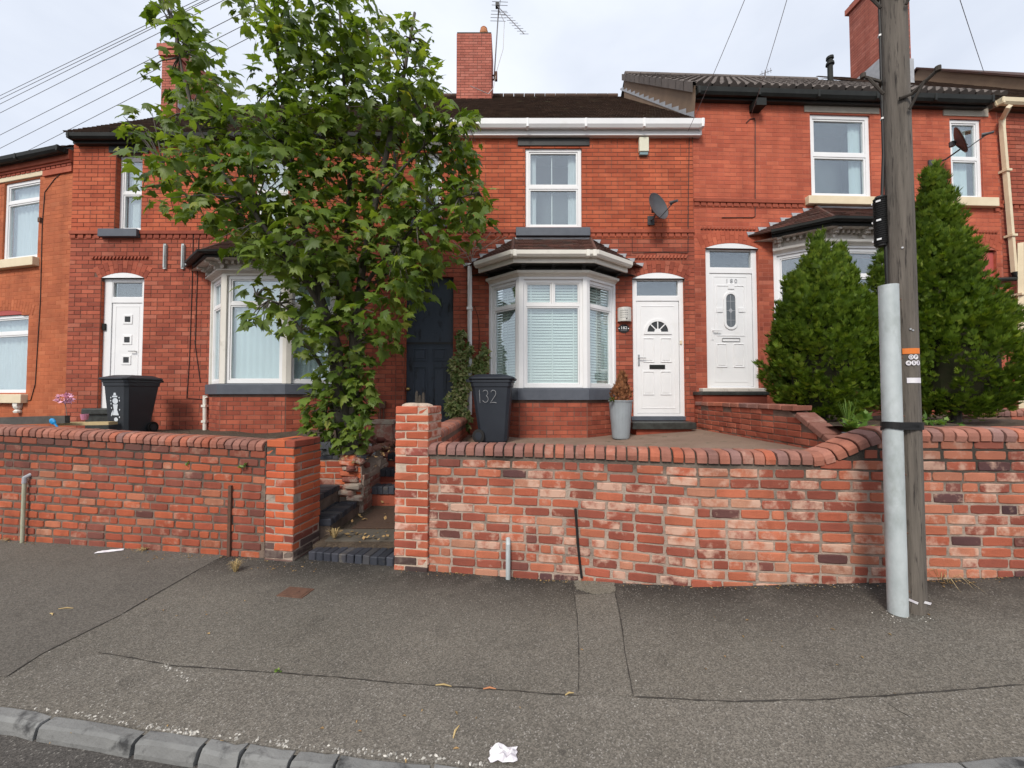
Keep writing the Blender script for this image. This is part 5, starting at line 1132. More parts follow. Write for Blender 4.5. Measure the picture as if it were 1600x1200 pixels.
b.tube(pts, .011, 8); o = thing('cable', 'black cable running down the right front wall into the pavement', 'cable', b, 'cable_black')
# ------------------------------------------------------------------ telegraph pole
PX, PY = 2.672, 2.61; pz = zp(PX); pole = empty('telegraph_pole', (PX, PY, pz)); tag(pole, 'weathered wooden telegraph pole standing on the pavement', 'pole')
b = MB(); n = 24; rad = lambda z: .076-.0014*z
for i in range(25): 
    z = -.3+i*.33; b.v += [(rad(z)*(1+.03*math.sin(j*2.1+z*.7)+.02*math.sin(j*5.3))*math.cos(2*math.pi*j/n), rad(z)*(1+.03*math.sin(j*2.1+z*.7)+.02*math.sin(j*5.3))*math.sin(2*math.pi*j/n), z) for j in range(n)]
for i in range(24):
    for j in range(n): b.f.append((i*n+j, i*n+(j+1) % n, (i+1)*n+(j+1) % n, (i+1)*n+j)); b.a.append(0)
b.build('pole_shaft', 'pole_wood', pole, smooth=True)
cd = math.atan2(-PY, -PX)                          # direction from pole to camera
def zpole(py, Y=PY): return at(1400, py, Y).z-pz
for (py, side, up) in ((8, 1, 1), (166, 1, 1), (128, -1, 1), (-6, -1, 1), (-120, 1, 1)):
    z = zpole(py); a = cd+side*1.25; d = Vector((math.cos(a), math.sin(a), 0)); f = Vector((math.cos(cd), math.sin(cd), 0)); r = .08
    s0 = d*r*.2+f*r*1.0 if side > 0 else d*r; b = MB(); e = d*(.2 if side > 0 else .17)+f*(.05)
    b.tube([s0+Vector((0,0,z)), d*r+f*r*.5+Vector((0,0,z+.01)), e+Vector((0,0,z+.075))], .011, 6); b.tube([d*.14+f*.05+Vector((0,0,z+.05)), d*r*.8+f*r*.6+Vector((0,0,z-.09))], .009, 6); b.lathe([(.016,0),(.016,.03)], 8, tuple(e+Vector((0,0,z+.065)))); b.build('step_iron', 'iron_dark', pole)
# cable guard
gp = pav(1403, 958); ga = math.atan2(PY-gp.y, PX-gp.x); gr = .052; gh = at(1390, 446, gp.y).z-gp.z
guard = empty('cable_guard', gp); tag(guard, 'tall galvanised half-round cable guard strapped to the telegraph pole', 'cable guard')
b = MB(); n = 48; ang = [cd-.12-1.9+3.8*i/n for i in range(n+1)]; ctr = Vector((0, 0, 0))
for z in (0, gh):
    for r in (gr, gr-.004): b.v += [(ctr.x+r*math.cos(a), ctr.y+r*math.sin(a), z) for a in ang]
k = n+1
for i in range(n): b.f += [(i, i+1, 2*k+i+1, 2*k+i), (k+i, 3*k+i, 3*k+i+1, k+i+1), (2*k+i, 2*k+i+1, 3*k+i+1, 3*k+i)]; b.a += [0]*3
b.f += [(0, 2*k, 3*k, k), (n, k+n, 3*k+n, 2*k+n)]; b.a += [0, 0]
b.build('channel', 'galvanised', guard, smooth=False)
for py in (470, 560, 650, 740, 830, 920):
    z = at(1400, py, gp.y).z-gp.z; b = MB(); a = cd-.12+1.75; b.lathe([(.007,0),(.007,.004),(.003,.008)], 8); o = b.build('screw', 'rust', guard, loc=(ctr.x+gr*math.cos(a), ctr.y+gr*math.sin(a), z)); o.rotation_euler = (0, math.pi/2, a)
# strap round both
sz = at(1400, 665, PY).z; b = MB(); c1_, c2_ = gp+ctr, Vector((PX, PY, 0)); cand = [(c_.x+r*math.cos(k*.2618), c_.y+r*math.sin(k*.2618)) for c_, r in ((c1_, gr+.005), (c2_, .08)) for k in range(24)]
cand = sorted(set(cand)); hull = []
for sgn in (cand, cand[::-1]):
    part = []
    for p in sgn:
        while len(part) > 1 and (part[-1][0]-part[-2][0])*(p[1]-part[-2][1])-(part[-1][1]-part[-2][1])*(p[0]-part[-2][0]) <= 0: part.pop()
        part.append(p)
    hull += part[:-1]
pts = hull+hull[:1]
st = empty('strap', (PX, PY, sz)); tag(st, 'black plastic strap binding the cable guard to the pole', 'strap')
for k, (dz, w_) in enumerate(((0, .013), (.014, .011), (-.013, .010))):
    b = MB(); k_ = len(pts)
    for i, (x_, y_) in enumerate(pts):
        for dd in (-w_, w_): b.v.append((x_-PX, y_-PY, dz+dd+.012*(k-1)*math.sin(i*6.28/k_)+.006*math.sin(i*6.28/k_+1)))
    for i in range(k_-1): b.f.append((2*i, 2*i+2, 2*i+3, 2*i+1)); b.a.append(0)
    o = b.build('strap_band', 'cable_black', st); sm = o.modifiers.new('s', 'SOLIDIFY'); sm.thickness = .003; sm.offset = 1
# coiled cable on the pole
cz0, cz1 = at(1386, 381, PY).z-pz, at(1386, 302, PY).z-pz; coil = empty('cable_coil', (PX, PY, pz)); tag(coil, 'bundle of black coiled cable hung on the left of the pole', 'cable')
a = cd-1.25; cc = Vector((math.cos(a)*.1, math.sin(a)*.1, 0)); b = MB(); nt_ = 22
b.lathe([(.03, cz0), (.032, cz0+.02), (.032, cz1-.02), (.028, cz1)], 16, (cc.x, cc.y, 0)); b.build('coil_core', 'cable_black', coil)
hx_ = [(cc.x+.034*math.cos(i*.5), cc.y+.034*math.sin(i*.5), cz0+.01+(cz1-cz0-.02)*i/(nt_*12.57)) for i in range(int(nt_*12.57))]; b = MB(); b.tube(hx_, .006, 5); b.build('coil_cable', 'cable_black', coil)
for f in (.12, .5, .88):
    for aa in (cd-.2, cd-1.7): b = MB(); z = cz0+(cz1-cz0)*f; b.box(-.012, .012, -.003, .003, -.006, .006); o = b.build('cable_tie', 'upvc', coil, loc=(cc.x+.041*math.cos(aa), cc.y+.041*math.sin(aa), z)); o.rotation_euler = (0, 0, aa+math.pi/2)
b = MB(); b.tube([(cc.x*.9, cc.y*.9, cz1-.02), (cc.x*.75, cc.y*.75, cz1+.3), (cc.x*.72, cc.y*.72, cz1+1.6), (cc.x*.7, cc.y*.7, 5.9)], .009, 6); b.tube([(cc.x*.74, cc.y*.74, gh-.05), (cc.x*.76, cc.y*.76, cz0)], .012, 6); b.build('riser_cable', 'cable_black', coil)
for z in (cz1+.55, cz1+1.15, cz1+1.75): b = MB(); b.box(-.012, .012, -.004, .012, -.006, .006); o = b.build('cable_clip', 'upvc', coil, loc=(cc.x*.8, cc.y*.8, z)); o.rotation_euler = (0, 0, a+math.pi/2)
# labels on the pole
def label_patch(name, py0, py1, a0, a1, m, nm=None):
    z0_, z1_ = zpole(py1), zpole(py0); b = MB(); n = 8; r = .078
    for i in range(n+1):
        aa = cd+a0+(a1-a0)*i/n; b.v += [(r*math.cos(aa), r*math.sin(aa), z0_), (r*math.cos(aa), r*math.sin(aa), z1_)]
    for i in range(n): b.f.append((2*i, 2*i+2, 2*i+3, 2*i+1)); b.a.append(0)
    return b.build(name, m, pole, fix=False)
label_patch('orange_tag', 546, 554.5, -.1, 1.2, 'orange_label'); label_patch('white_tag', 591, 599, .12, 1.25, 'paper_white')
def disc_row(chars, py, a0, da):
    for i, ch in enumerate(chars):
        aa = cd+a0+da*i; z = zpole(py); b = MB(); b.prism([(.0135*math.cos(t), .0165*math.sin(t)) for t in [k*2*math.pi/14 for k in range(14)]], -.001, .001); o = b.build('number_disc', 'paper_white', pole, loc=(.079*math.cos(aa), .079*math.sin(aa), z)); o.rotation_euler = (0, 0, aa+math.pi/2)
        text('disc_letter', ch, .026, 'cable_black', pole, (.081*math.cos(aa), .081*math.sin(aa), z), (math.pi/2, 0, aa+math.pi/2), .0005)
disc_row('DP', 559.5, .42, .34); disc_row('453', 568.5, .25, .34)
for (py, aa) in ((392, .1), (517, .45), (519, .62)): b = MB(); b.lathe([(.007,0),(.006,.004)], 8); o = b.build('nail', 'steel', pole, loc=(.0755*math.cos(cd+aa), .0755*math.sin(cd+aa), zpole(py))); o.rotation_euler = (0, math.pi/2, cd+aa)
for (aa, dx) in ((.1, 0), (.8, .02)): b = MB(); b.box(-.022, .022, -.001, .001, -.008, .008); o = b.build('paper_scrap', 'paper_white', pole, loc=(.082*math.cos(cd+aa)+dx, .082*math.sin(cd+aa), zpole(932))); o.rotation_euler = (.2, .25, cd+aa+math.pi/2)
# ------------------------------------------------------------------ overhead wires
def wire(label, a, c, r=.008, sag=.0, m='wire_grey', group=None):
    a, c = Vector(a), Vector(c); b = MB(); b.tube([a.lerp(c, i/12)-Vector((0,0,sag*4*(i/12)*(1-i/12))) for i in range(13)], r, 5); o = b.build('overhead_wire', m); return tag(o, label, 'wire', group)
top = Vector((PX, PY, 7.0))
wire('thin black wire from the pole to the end of the white gutter', top, at(1075, 205, YH-.13), .004, .12, 'wire_grey')
e_ = H3.wor(H3.uz(1166, 190)[0], -.12); wire('thin black wire from the pole to the wall above the door numbered 180', top, (e_[0], e_[1], H3.uz(1166, 190)[1]), .004, .15, 'wire_grey')
wire('thin wire dropping to the rendered gable at the right edge', top+Vector((.2, .6, 1.6)), at(1537, 112, 10.0), .006, .05)
for (p0, p1, lb) in (((0, 149.5), (251, 28), 'topmost'), ((0, 155), (255.6, 31.4), 'second from top'), ((0, 162.5), (256.7, 34.7), 'third from top'), ((0, 176.5), (270.7, 40), 'fourth from top'), ((0, 211), (225, 97.5), 'fifth from top'), ((0, 231.8), (249, 106), 'second from bottom'), ((17, 249), (252, 129), 'lowest')):
    A = at(*p0, 26); d_ = at(*p1, 20)-A; wire('%s of the seven parallel grey wires in the upper left sky' % lb, A-d_*2.2, A+d_*2.6, .014, 0, group='parallel wires at upper left')
# ------------------------------------------------------------------ vegetation helpers
def unit(a): return a/np.maximum(1e-9, np.linalg.norm(a, axis=1, keepdims=True))
def mesh_np(name, V, F, rnd, m, parent=None, kind=None):
    me = bpy.data.meshes.new(name); me.vertices.add(len(V)); me.vertices.foreach_set('co', V.astype(np.float32).ravel())
    k = F.shape[1]; me.loops.add(F.size); me.loops.foreach_set('vertex_index', F.astype(np.int32).ravel()); me.polygons.add(len(F))
    me.polygons.foreach_set('loop_start', np.arange(0, F.size, k, dtype=np.int32)); me.update(calc_edges=True)
    a = me.attributes.new('rnd', 'FLOAT', 'FACE'); a.data.foreach_set('value', rnd.astype(np.float32)); me.materials.append(M[m])
    o = bpy.data.objects.new(name, me); COL.objects.link(o); o.parent = parent
    if kind: o['kind'] = kind
    return o
half = [(.0, 0.0, 0), (.13, -.03, -.01), (.40, -.10, -.09), (.33, .10, -.05), (.53, .33, -.13), (.35, .36, -.07), (.38, .50, -.10), (.22, .47, -.03), (.17, .66, -.05), (.07, .78, -.05), (0, 1.0, -.14)]
outl = half+[(-x, y, z) for x, y, z in half[-2:0:-1]]
MAPLE = np.array([(0, .3, .03)]+outl); MF = np.array([(0, i, i+1 if i < len(outl) else 1) for i in range(1, len(outl)+1)])
IVY = np.array([(0,.3,.02),(0,0,0),(.35,-.05,-.05),(.42,.3,-.06),(.2,.5,0),(0,1,-.08),(-.2,.5,0),(-.42,.3,-.06),(-.35,-.05,-.05)]); IF_ = np.array([(0,i,i+1 if i < 8 else 1) for i in range(1, 9)])
def leaves(name, P, AX, NR, S, shape, faces, m, parent, kind=None):
    AX = unit(AX); NR = unit(NR-AX*(NR*AX).sum(1, keepdims=True)); SD = np.cross(AX, NR)
    k = len(shape); n = len(P); sh = shape[None]*S[:, None, None]; sh = sh*np.stack([rng.uniform(.85, 1.15, n), rng.uniform(.85, 1.15, n), rng.uniform(.2, 2.4, n)], 1)[:, None]
    V = P[:, None]+sh[..., 0:1]*SD[:, None]+sh[..., 1:2]*AX[:, None]+sh[..., 2:3]*NR[:, None]
    F = (faces[None]+(np.arange(n)*k)[:, None, None]).reshape(-1, faces.shape[1]); r = np.repeat(rng.uniform(.001, 1, n), len(faces))
    return mesh_np(name, V.reshape(-1, 3), F, r, m, parent, kind)
# ------------------------------------------------------------------ maple
tree = empty('maple_tree', (-2.2, 5.15, .95)); tag(tree, 'big leafy maple tree growing behind the low left pillar', 'tree'); TO = Vector((-2.2, 5.15, .95))
def limb(b, pts, r0, r1):
    P = [at(*p)-TO for p in pts]; S = []
    for i in range(len(P)-1):
        for t in range(4):
            f = t/4; p0, p1, p2, p3 = P[max(i-1, 0)], P[i], P[i+1], P[min(i+2, len(P)-1)]
            S.append(.5*((2*p1)+(-p0+p2)*f+(2*p0-5*p1+4*p2-p3)*f*f+(-p0+3*p1-3*p2+p3)*f**3)+Vector((random.uniform(-.012, .012), random.uniform(-.012, .012), 0)))
    S.append(P[-1]); n = len(S); b.tube(S, [r0+(r1-r0)*(i/(n-1))**.8 for i in range(n)], 9); return S
b = MB(); nodes_ = []
nodes_ += limb(b, [(548, 712, 5.15), (538, 670, 5.13), (532, 620, 5.12), (528, 575, 5.1), (518, 520, 5.05)], .13, .085)
nodes_ += limb(b, [(545, 700, 5.17), (552, 620, 5.18), (553, 540, 5.17), (560, 470, 5.15), (572, 390, 5.1), (590, 300, 5.0), (612, 200, 4.9), (632, 110, 4.85), (648, 20, 4.8)], .085, .018)
b.build('trunk', 'bark', tree, smooth=True)
b = MB()
nodes_ += limb(b, [(518, 525, 5.05), (503, 470, 5.0), (488, 410, 4.95), (470, 330, 4.9), (455, 240, 4.85), (440, 150, 4.8), (432, 40, 4.8), (428, -70, 4.8)], .06, .012)
nodes_ += limb(b, [(520, 540, 5.08), (532, 440, 5.2), (545, 330, 5.25), (542, 220, 5.2), (535, 100, 5.15), (530, -50, 5.1)], .055, .012)
nodes_ += limb(b, [(503, 480, 5.0), (455, 410, 4.75), (395, 330, 4.55), (335, 250, 4.5), (295, 150, 4.5), (272, 40, 4.6)], .04, .008)
nodes_ += limb(b, [(495, 450, 5.0), (430, 385, 4.9), (345, 310, 4.85), (255, 262, 4.8)], .03, .006)
nodes_ += limb(b, [(565, 450, 5.15), (620, 385, 4.9), (680, 325, 4.75), (748, 300, 4.7)], .03, .006)
nodes_ += limb(b, [(590, 305, 5.0), (648, 245, 4.8), (700, 190, 4.75), (735, 175, 4.75)], .022, .005)
nodes_ += limb(b, [(512, 590, 5.1), (475, 530, 4.9), (448, 482, 4.8), (400, 462, 4.75)], .028, .006)
nodes_ += limb(b, [(560, 470, 5.15), (600, 430, 5.4), (660, 400, 5.6), (700, 330, 5.7)], .025, .006)
CL = [(272,18,30,34),(262,-18,26,24),(290,62,32,34),(305,105,34,34),(275,130,38,26),(318,150,38,34),(240,190,42,24),(300,205,58,36),(365,205,52,40),(232,238,40,26),(282,262,62,36),(345,275,62,48),(262,308,42,24),(322,326,48,24),(385,335,56,42),(215,205,20,14),
 (418,15,44,40),(380,5,28,28),(470,20,52,44),(525,20,48,52),(565,15,32,52),(455,80,50,40),(520,85,55,48),(565,85,36,48),(425,120,30,28),(490,145,62,40),(550,150,46,44),(450,170,56,34),(400,175,40,24),
 (612,80,32,40),(640,60,28,28),(668,72,22,34),(640,115,42,38),(672,125,22,28),(600,150,44,46),(650,165,38,36),(610,205,52,40),(655,215,28,28),(700,195,36,28),(733,182,22,20),
 (430,225,70,46),(505,215,68,48),(575,235,60,46),(430,285,78,50),(510,290,76,54),(585,300,62,52),(640,285,44,40),(690,262,36,34),(712,228,28,34),(735,305,34,26),(690,312,46,34),(725,340,34,20),(655,335,50,38),
 (420,355,60,40),(485,365,72,46),(555,370,64,48),(615,385,52,42),(668,372,46,34),(392,385,40,24),(440,405,60,32),(505,425,62,34),(570,430,62,36),(628,432,40,34),(665,410,34,26),(640,462,26,18),(380,372,34,20),
 (402,452,22,14),(425,492,36,17),(398,500,16,12),(458,470,30,22),(480,512,36,24),(520,490,50,26),(548,520,46,28),(590,482,42,30),(602,530,22,22),(502,545,28,18),(470,548,18,14),
 (532,572,44,26),(560,560,30,30),(515,605,34,28),(545,610,40,26),(500,632,28,24),(535,645,48,28),(520,672,44,24),(558,670,24,24),(545,692,34,14),(492,655,18,20),(488,640,20,22),(498,670,26,18),(572,655,20,24),(575,625,16,20),(562,590,24,22),(510,585,26,20),(748,320,24,20),(715,285,26,22),(722,205,22,24),(735,240,14,22)]
Ps, Ax, Nr, Sz = [], [], [], []
for ci, (px, py, rx, ry) in enumerate(CL):
    low = py > 540; Y = (4.95 if low else (4.75+.35*math.sin(ci*2.3)))+(.0 if low else .0); c = np.array(at(px, py, Y)); sx = rx/FPX*Y; sz = ry/FPX*Y; sy = (sx+sz)*.5*(1.25 if not low else .9)
    n = int(rx*ry*math.pi/300*(2.5 if not low else 3.2))+5
    for lay_ in range(1 if low else 2):
        cc = c+np.array((0, lay_*.55*(1 if ci % 2 else .8), 0)); k = n if lay_ == 0 else int(n*.5)
        d = unit(rng.normal(size=(k, 3))); rr = rng.uniform(.35, 1.05, (k, 1))**.6; p = cc+d*rr*np.array((sx, sy, sz))
        Ps.append(p); Ax.append(d*np.array((.8,.8,.3))+rng.normal(size=(k, 3))*.45+np.array((0, -.1, -.55))); Nr.append(np.array((0, -.42, .75))+d*.45+rng.normal(size=(k, 3))*.38); Sz.append(rng.uniform(.07, .2, k)*(1 if not low else .85))
    # twigs into the cluster
    cv = Vector(c)-TO; near = min(nodes_, key=lambda q: (q-cv).length)
    for t in range(4):
        e = cv+Vector((random.uniform(-sx, sx)*.7, random.uniform(-sy, sy)*.7, random.uniform(-sz, sz)*.6)); mid = near.lerp(e, .55)+Vector((0, 0, .04)); b.tube([near, mid, e], [.011, .007, .003], 5)
b.build('branches', 'bark', tree, kind='stuff')
P = np.concatenate(Ps)-np.array(TO); leaves('crown', P, np.concatenate(Ax), np.concatenate(Nr), np.concatenate(Sz), MAPLE, MF, 'maple_leaf', tree)
# ------------------------------------------------------------------ conifers in the raised garden
from mathutils import noise as mn
SPR = []
for a, ln, w in ((0, 1, .17), (.5, .7, .15), (-.5, .75, .15), (.25, .9, .13), (-.28, .85, .13)):
    ca, sa = math.sin(a), math.cos(a); SPR += [(0, .05*abs(a), 0), (ca*ln*.5-sa*w*.5, sa*ln*.5+ca*w*.5, .02), (ca*ln, sa*ln, -.05), (ca*ln*.5+sa*w*.5, sa*ln*.5-ca*w*.5, .02)]
SPR = np.array(SPR); SPF = np.array([(4*i, 4*i+1, 4*i+2, 4*i+3) for i in range(5)])
def conifer(label, px, pyb, pyt, Y, prof, rw, n, seed, peaks=((0, 0, 1),), lean=0):
    base = at(px, pyb, Y); topz = at(px, pyt, Y).z; h = topz-base.z; t_ = empty('conifer_tree', base); tag(t_, label, 'conifer')
    b = MB(); b.tube([(0,0,-.1), (0,0,h*.45)], [.05, .025], 8); b.build('trunk', 'bark', t_)
    rr = np.random.default_rng(seed); xs, ys = zip(*prof); nc = n//38; PP, AA, NN, SS = [], [], [], []
    for c_i in range(nc):                      # upright feathery plumes over the crown's surface
        t = rr.uniform(0, 1)**.9; a = rr.uniform(0, 2*math.pi); pk = peaks[int(rr.integers(len(peaks)))] if t > .4 else peaks[0]
        lump = mn.noise((math.cos(a)*1.5+seed, math.sin(a)*1.5, t*h*1.3))
        r = np.interp(t, xs, ys)*rw*(1+.2*lump)*rr.uniform(.86, 1.03); o = np.array((math.cos(a), math.sin(a), 0))
        base_ = o*r+np.array((pk[0]*rw*max(0, t-.45)*1.8+lean*t, pk[1]*rw*max(0, t-.45)*1.8, t*h*pk[2]*.95))
        ax = np.array((0, 0, .8+.6*t))+o*(.75-.55*t)+rr.normal(size=3)*.16; ax /= np.linalg.norm(ax); ln = rr.uniform(.10, .22); k = 38
        s_ = rr.uniform(-.25, 1, k); wd = .055*(1.1-np.clip(s_, 0, 1))+.008; d = rr.normal(size=(k, 3)); d /= np.linalg.norm(d, axis=1, keepdims=True)
        PP.append(base_+ax*(s_*ln)[:, None]+d*wd[:, None]); AA.append(ax*1.0+d*.55+rr.normal(size=(k, 3))*.12); NN.append(o*.6+d*.8+rr.normal(size=(k, 3))*.3); SS.append(rr.uniform(.04, .095, k))
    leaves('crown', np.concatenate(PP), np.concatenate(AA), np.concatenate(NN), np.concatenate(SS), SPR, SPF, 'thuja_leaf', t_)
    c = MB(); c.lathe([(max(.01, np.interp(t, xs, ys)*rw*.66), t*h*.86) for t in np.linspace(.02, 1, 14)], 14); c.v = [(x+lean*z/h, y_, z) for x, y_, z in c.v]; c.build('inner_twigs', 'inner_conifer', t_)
    return t_
egg = [(0, .55), (.12, .9), (.28, 1.0), (.45, .95), (.62, .74), (.78, .46), (.9, .22), (1, .03)]
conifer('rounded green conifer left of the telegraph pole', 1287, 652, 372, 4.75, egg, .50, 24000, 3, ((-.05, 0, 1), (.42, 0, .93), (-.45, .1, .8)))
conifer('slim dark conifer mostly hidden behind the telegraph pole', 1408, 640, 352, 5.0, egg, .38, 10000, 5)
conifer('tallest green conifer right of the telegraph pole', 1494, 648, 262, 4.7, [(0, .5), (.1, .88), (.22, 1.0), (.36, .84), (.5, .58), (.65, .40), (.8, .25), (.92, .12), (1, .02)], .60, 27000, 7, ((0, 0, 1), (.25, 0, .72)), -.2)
# ------------------------------------------------------------------ ivy by the bin, dead vine, weeds
def clump(name, label, cat, C, m, size, shape=IVY, faces=IF_, stem=None, dens=1.0, kind=None, Yb=6.4, hang=-.4):
    Pp, A_, N_, S_ = [], [], [], []
    for (px, py, rx, ry, Y) in C:
        c = np.array(at(px, py, Y)); k = int(rx*ry*dens)+3; d = unit(rng.normal(size=(k, 3))); p = c+d*rng.uniform(.3, 1, (k, 1))**.6*np.array((rx/FPX*Y, .09, ry/FPX*Y)); Pp.append(p); A_.append(d*.5+rng.normal(size=(k, 3))*.5+np.array((0, -.2, hang))); N_.append(np.array((0, -.7, .5))+rng.normal(size=(k, 3))*.4); S_.append(rng.uniform(.7, 1.3, k)*size)
    P_ = np.concatenate(Pp); o = np.array((P_[:, 0].mean(), P_[:, 1].mean(), P_[:, 2].min())); e = empty(name, tuple(o)); tag(e, label, cat)
    leaves('foliage', P_-o, np.concatenate(A_), np.concatenate(N_), np.concatenate(S_), shape, faces, m, e)
    if stem:
        b = MB()
        for s in stem: b.tube([Vector(at(*q_))-Vector(o) for q_ in s], [.012]*(len(s)-1)+[.004], 5)
        b.build('stem', 'vine_dead', e)
    return e
clump('ivy', 'variegated ivy climbing the wall behind the bin marked 132', 'ivy', [(720,528,8,14,6.66),(726,550,14,16,6.62),(716,575,18,20,6.6),(722,600,18,20,6.55),(714,628,18,20,6.5),(718,652,20,16,6.45),(708,640,14,12,6.4),(745,572,9,16,6.64),(757,555,7,22,6.64),(752,578,12,14,6.62),(722,668,12,10,6.4)], 'ivy_leaf', .062, stem=[[(722,680,6.5),(720,600,6.6),(722,530,6.7)],[(745,640,6.6),(752,580,6.68),(757,535,6.7)]], dens=.85)
b = MB(); q = random.Random(9); root = (738, 400)
dv = [[(736, 416), (735, 402), (741, 388), (752, 375), (776, 362)], [(736, 410), (728, 395), (716, 385), (704, 380)], [(736, 405), (744, 394), (762, 384), (790, 372)], [(735, 400), (732, 384), (722, 372), (712, 368)], [(738, 395), (742, 376), (738, 362), (735, 340)], [(737, 400), (726, 404), (710, 398), (700, 392)], [(740, 390), (756, 388), (772, 378), (780, 370)], [(734, 398), (720, 392), (708, 376)], [(741, 388), (735, 370), (722, 360)], [(745, 385), (760, 372), (768, 360)], [(730, 396), (716, 402), (704, 404)], [(742, 380), (752, 366), (758, 358)]]
for s in dv: b.tube([at(px+q.uniform(-2, 2), py+q.uniform(-2, 2), YH-.05-q.uniform(0, .05)) for px, py in s], [.009-.0015*i for i in range(len(s))], 5)
thing('dead_vine', 'tangle of bare brown vine stems beside the white bay gutter', 'vine', b, 'vine_dead', kind=None)
def weed(label, px, py, z, r, n, m='weed_leaf', h=.05, Y=None, size=.06, shape=MAPLE, faces=MF, hang=.0, name='weed', group=None, cat='weed'):
    c = np.array(at(px, py, Y)) if Y else np.array(pav(px, py)); e = empty(name, tuple(c)); tag(e, label, cat, group); d = unit(rng.normal(size=(n, 3))); d[:, 2] = np.abs(d[:, 2])
    P_ = d*rng.uniform(.1, 1, (n, 1))*np.array((r, r*.6, h)); leaves('foliage', P_, d+rng.normal(size=(n, 3))*.3, np.array((0, -.3, 1))+rng.normal(size=(n, 3))*.4, rng.uniform(.6, 1.2, n)*size, shape, faces, m, e); return e
weed('lime green weed with broad leaves behind the sloping coping', 1333, 674, 0, .15, 22, Y=3.9, size=.10, h=.09); weed('low green weeds under the tallest conifer, right of pole', 1460, 662, 0, .3, 30, Y=4.2, size=.075, h=.08)
weed('light green weed at the foot of the thuja near the garden wall', 1345, 660, 0, .16, 18, Y=4.2, size=.09, h=.08)
weed('tiny fern growing from the left front wall near its pillar', 379, 731, 0, .045, 12, Y=3.83, size=.035, h=.05); weed('tiny fern growing in the middle of the left front wall', 293, 727, 0, .03, 8, Y=3.96, size=.03, h=.04)
weed('small weed rooted at the foot of the right front wall', 1134, 905, 0, .03, 12, size=.03, h=.1); weed('scrap of green weed at the dark brick threshold of the path', 545, 872, 0, .12, 20, size=.03, h=.03); weed('little green weed in the long pavement crack', 437, 1049, 0, .02, 7, size=.02, h=.02)
def tuft(label, px, py, n, h, spread, m='straw', name='grass_tuft', Y=None, droop=.5):
    p = Vector(at(px, py, Y)) if Y else pav(px, py); e = empty(name, p); tag(e, label, 'grass'); b = MB()
    for i in range(n):
        a = random.uniform(0, 6.3); s = random.uniform(.2, 1)*spread; hh = h*random.uniform(.5, 1); d = Vector((math.cos(a), math.sin(a), 0)); w = Vector((-d.y, d.x, 0))*.0022; r0 = d*s*.2
        p1 = r0+d*s*.45+Vector((0,0,hh*.8)); p2 = r0+d*s+Vector((0,0,hh*(1-droop*random.random()))); b.add([r0-w, r0+w, p1+w*.8, p2, p1-w*.8], [(0,1,2,4), (4,2,3)], random.uniform(.001, 1))
    b.build('blades', m, e, kind='stuff', fix=False); return e
tuft('tuft of dry straw-coloured grass on the pavement by the left wall', 368, 893, 90, .13, .075); tuft('dry grass clump at the foot of the low left pillar by the path', 522, 840, 60, .12, .1, Y=4.02); tuft('wisps of dead grass at the foot of the wall right of the pole', 1470, 905, 26, .12, .22, droop=.9)
tuft('dry weeds along the foot of the left front wall', 225, 860, 60, .05, .1, droop=.8); tuft('brown weeds at the far left foot of the front wall', 20, 843, 60, .06, .16, droop=.8); tuft('long green grass blades under the rounded conifer', 1325, 655, 34, .3, .16, 'weed_leaf', Y=4.1)
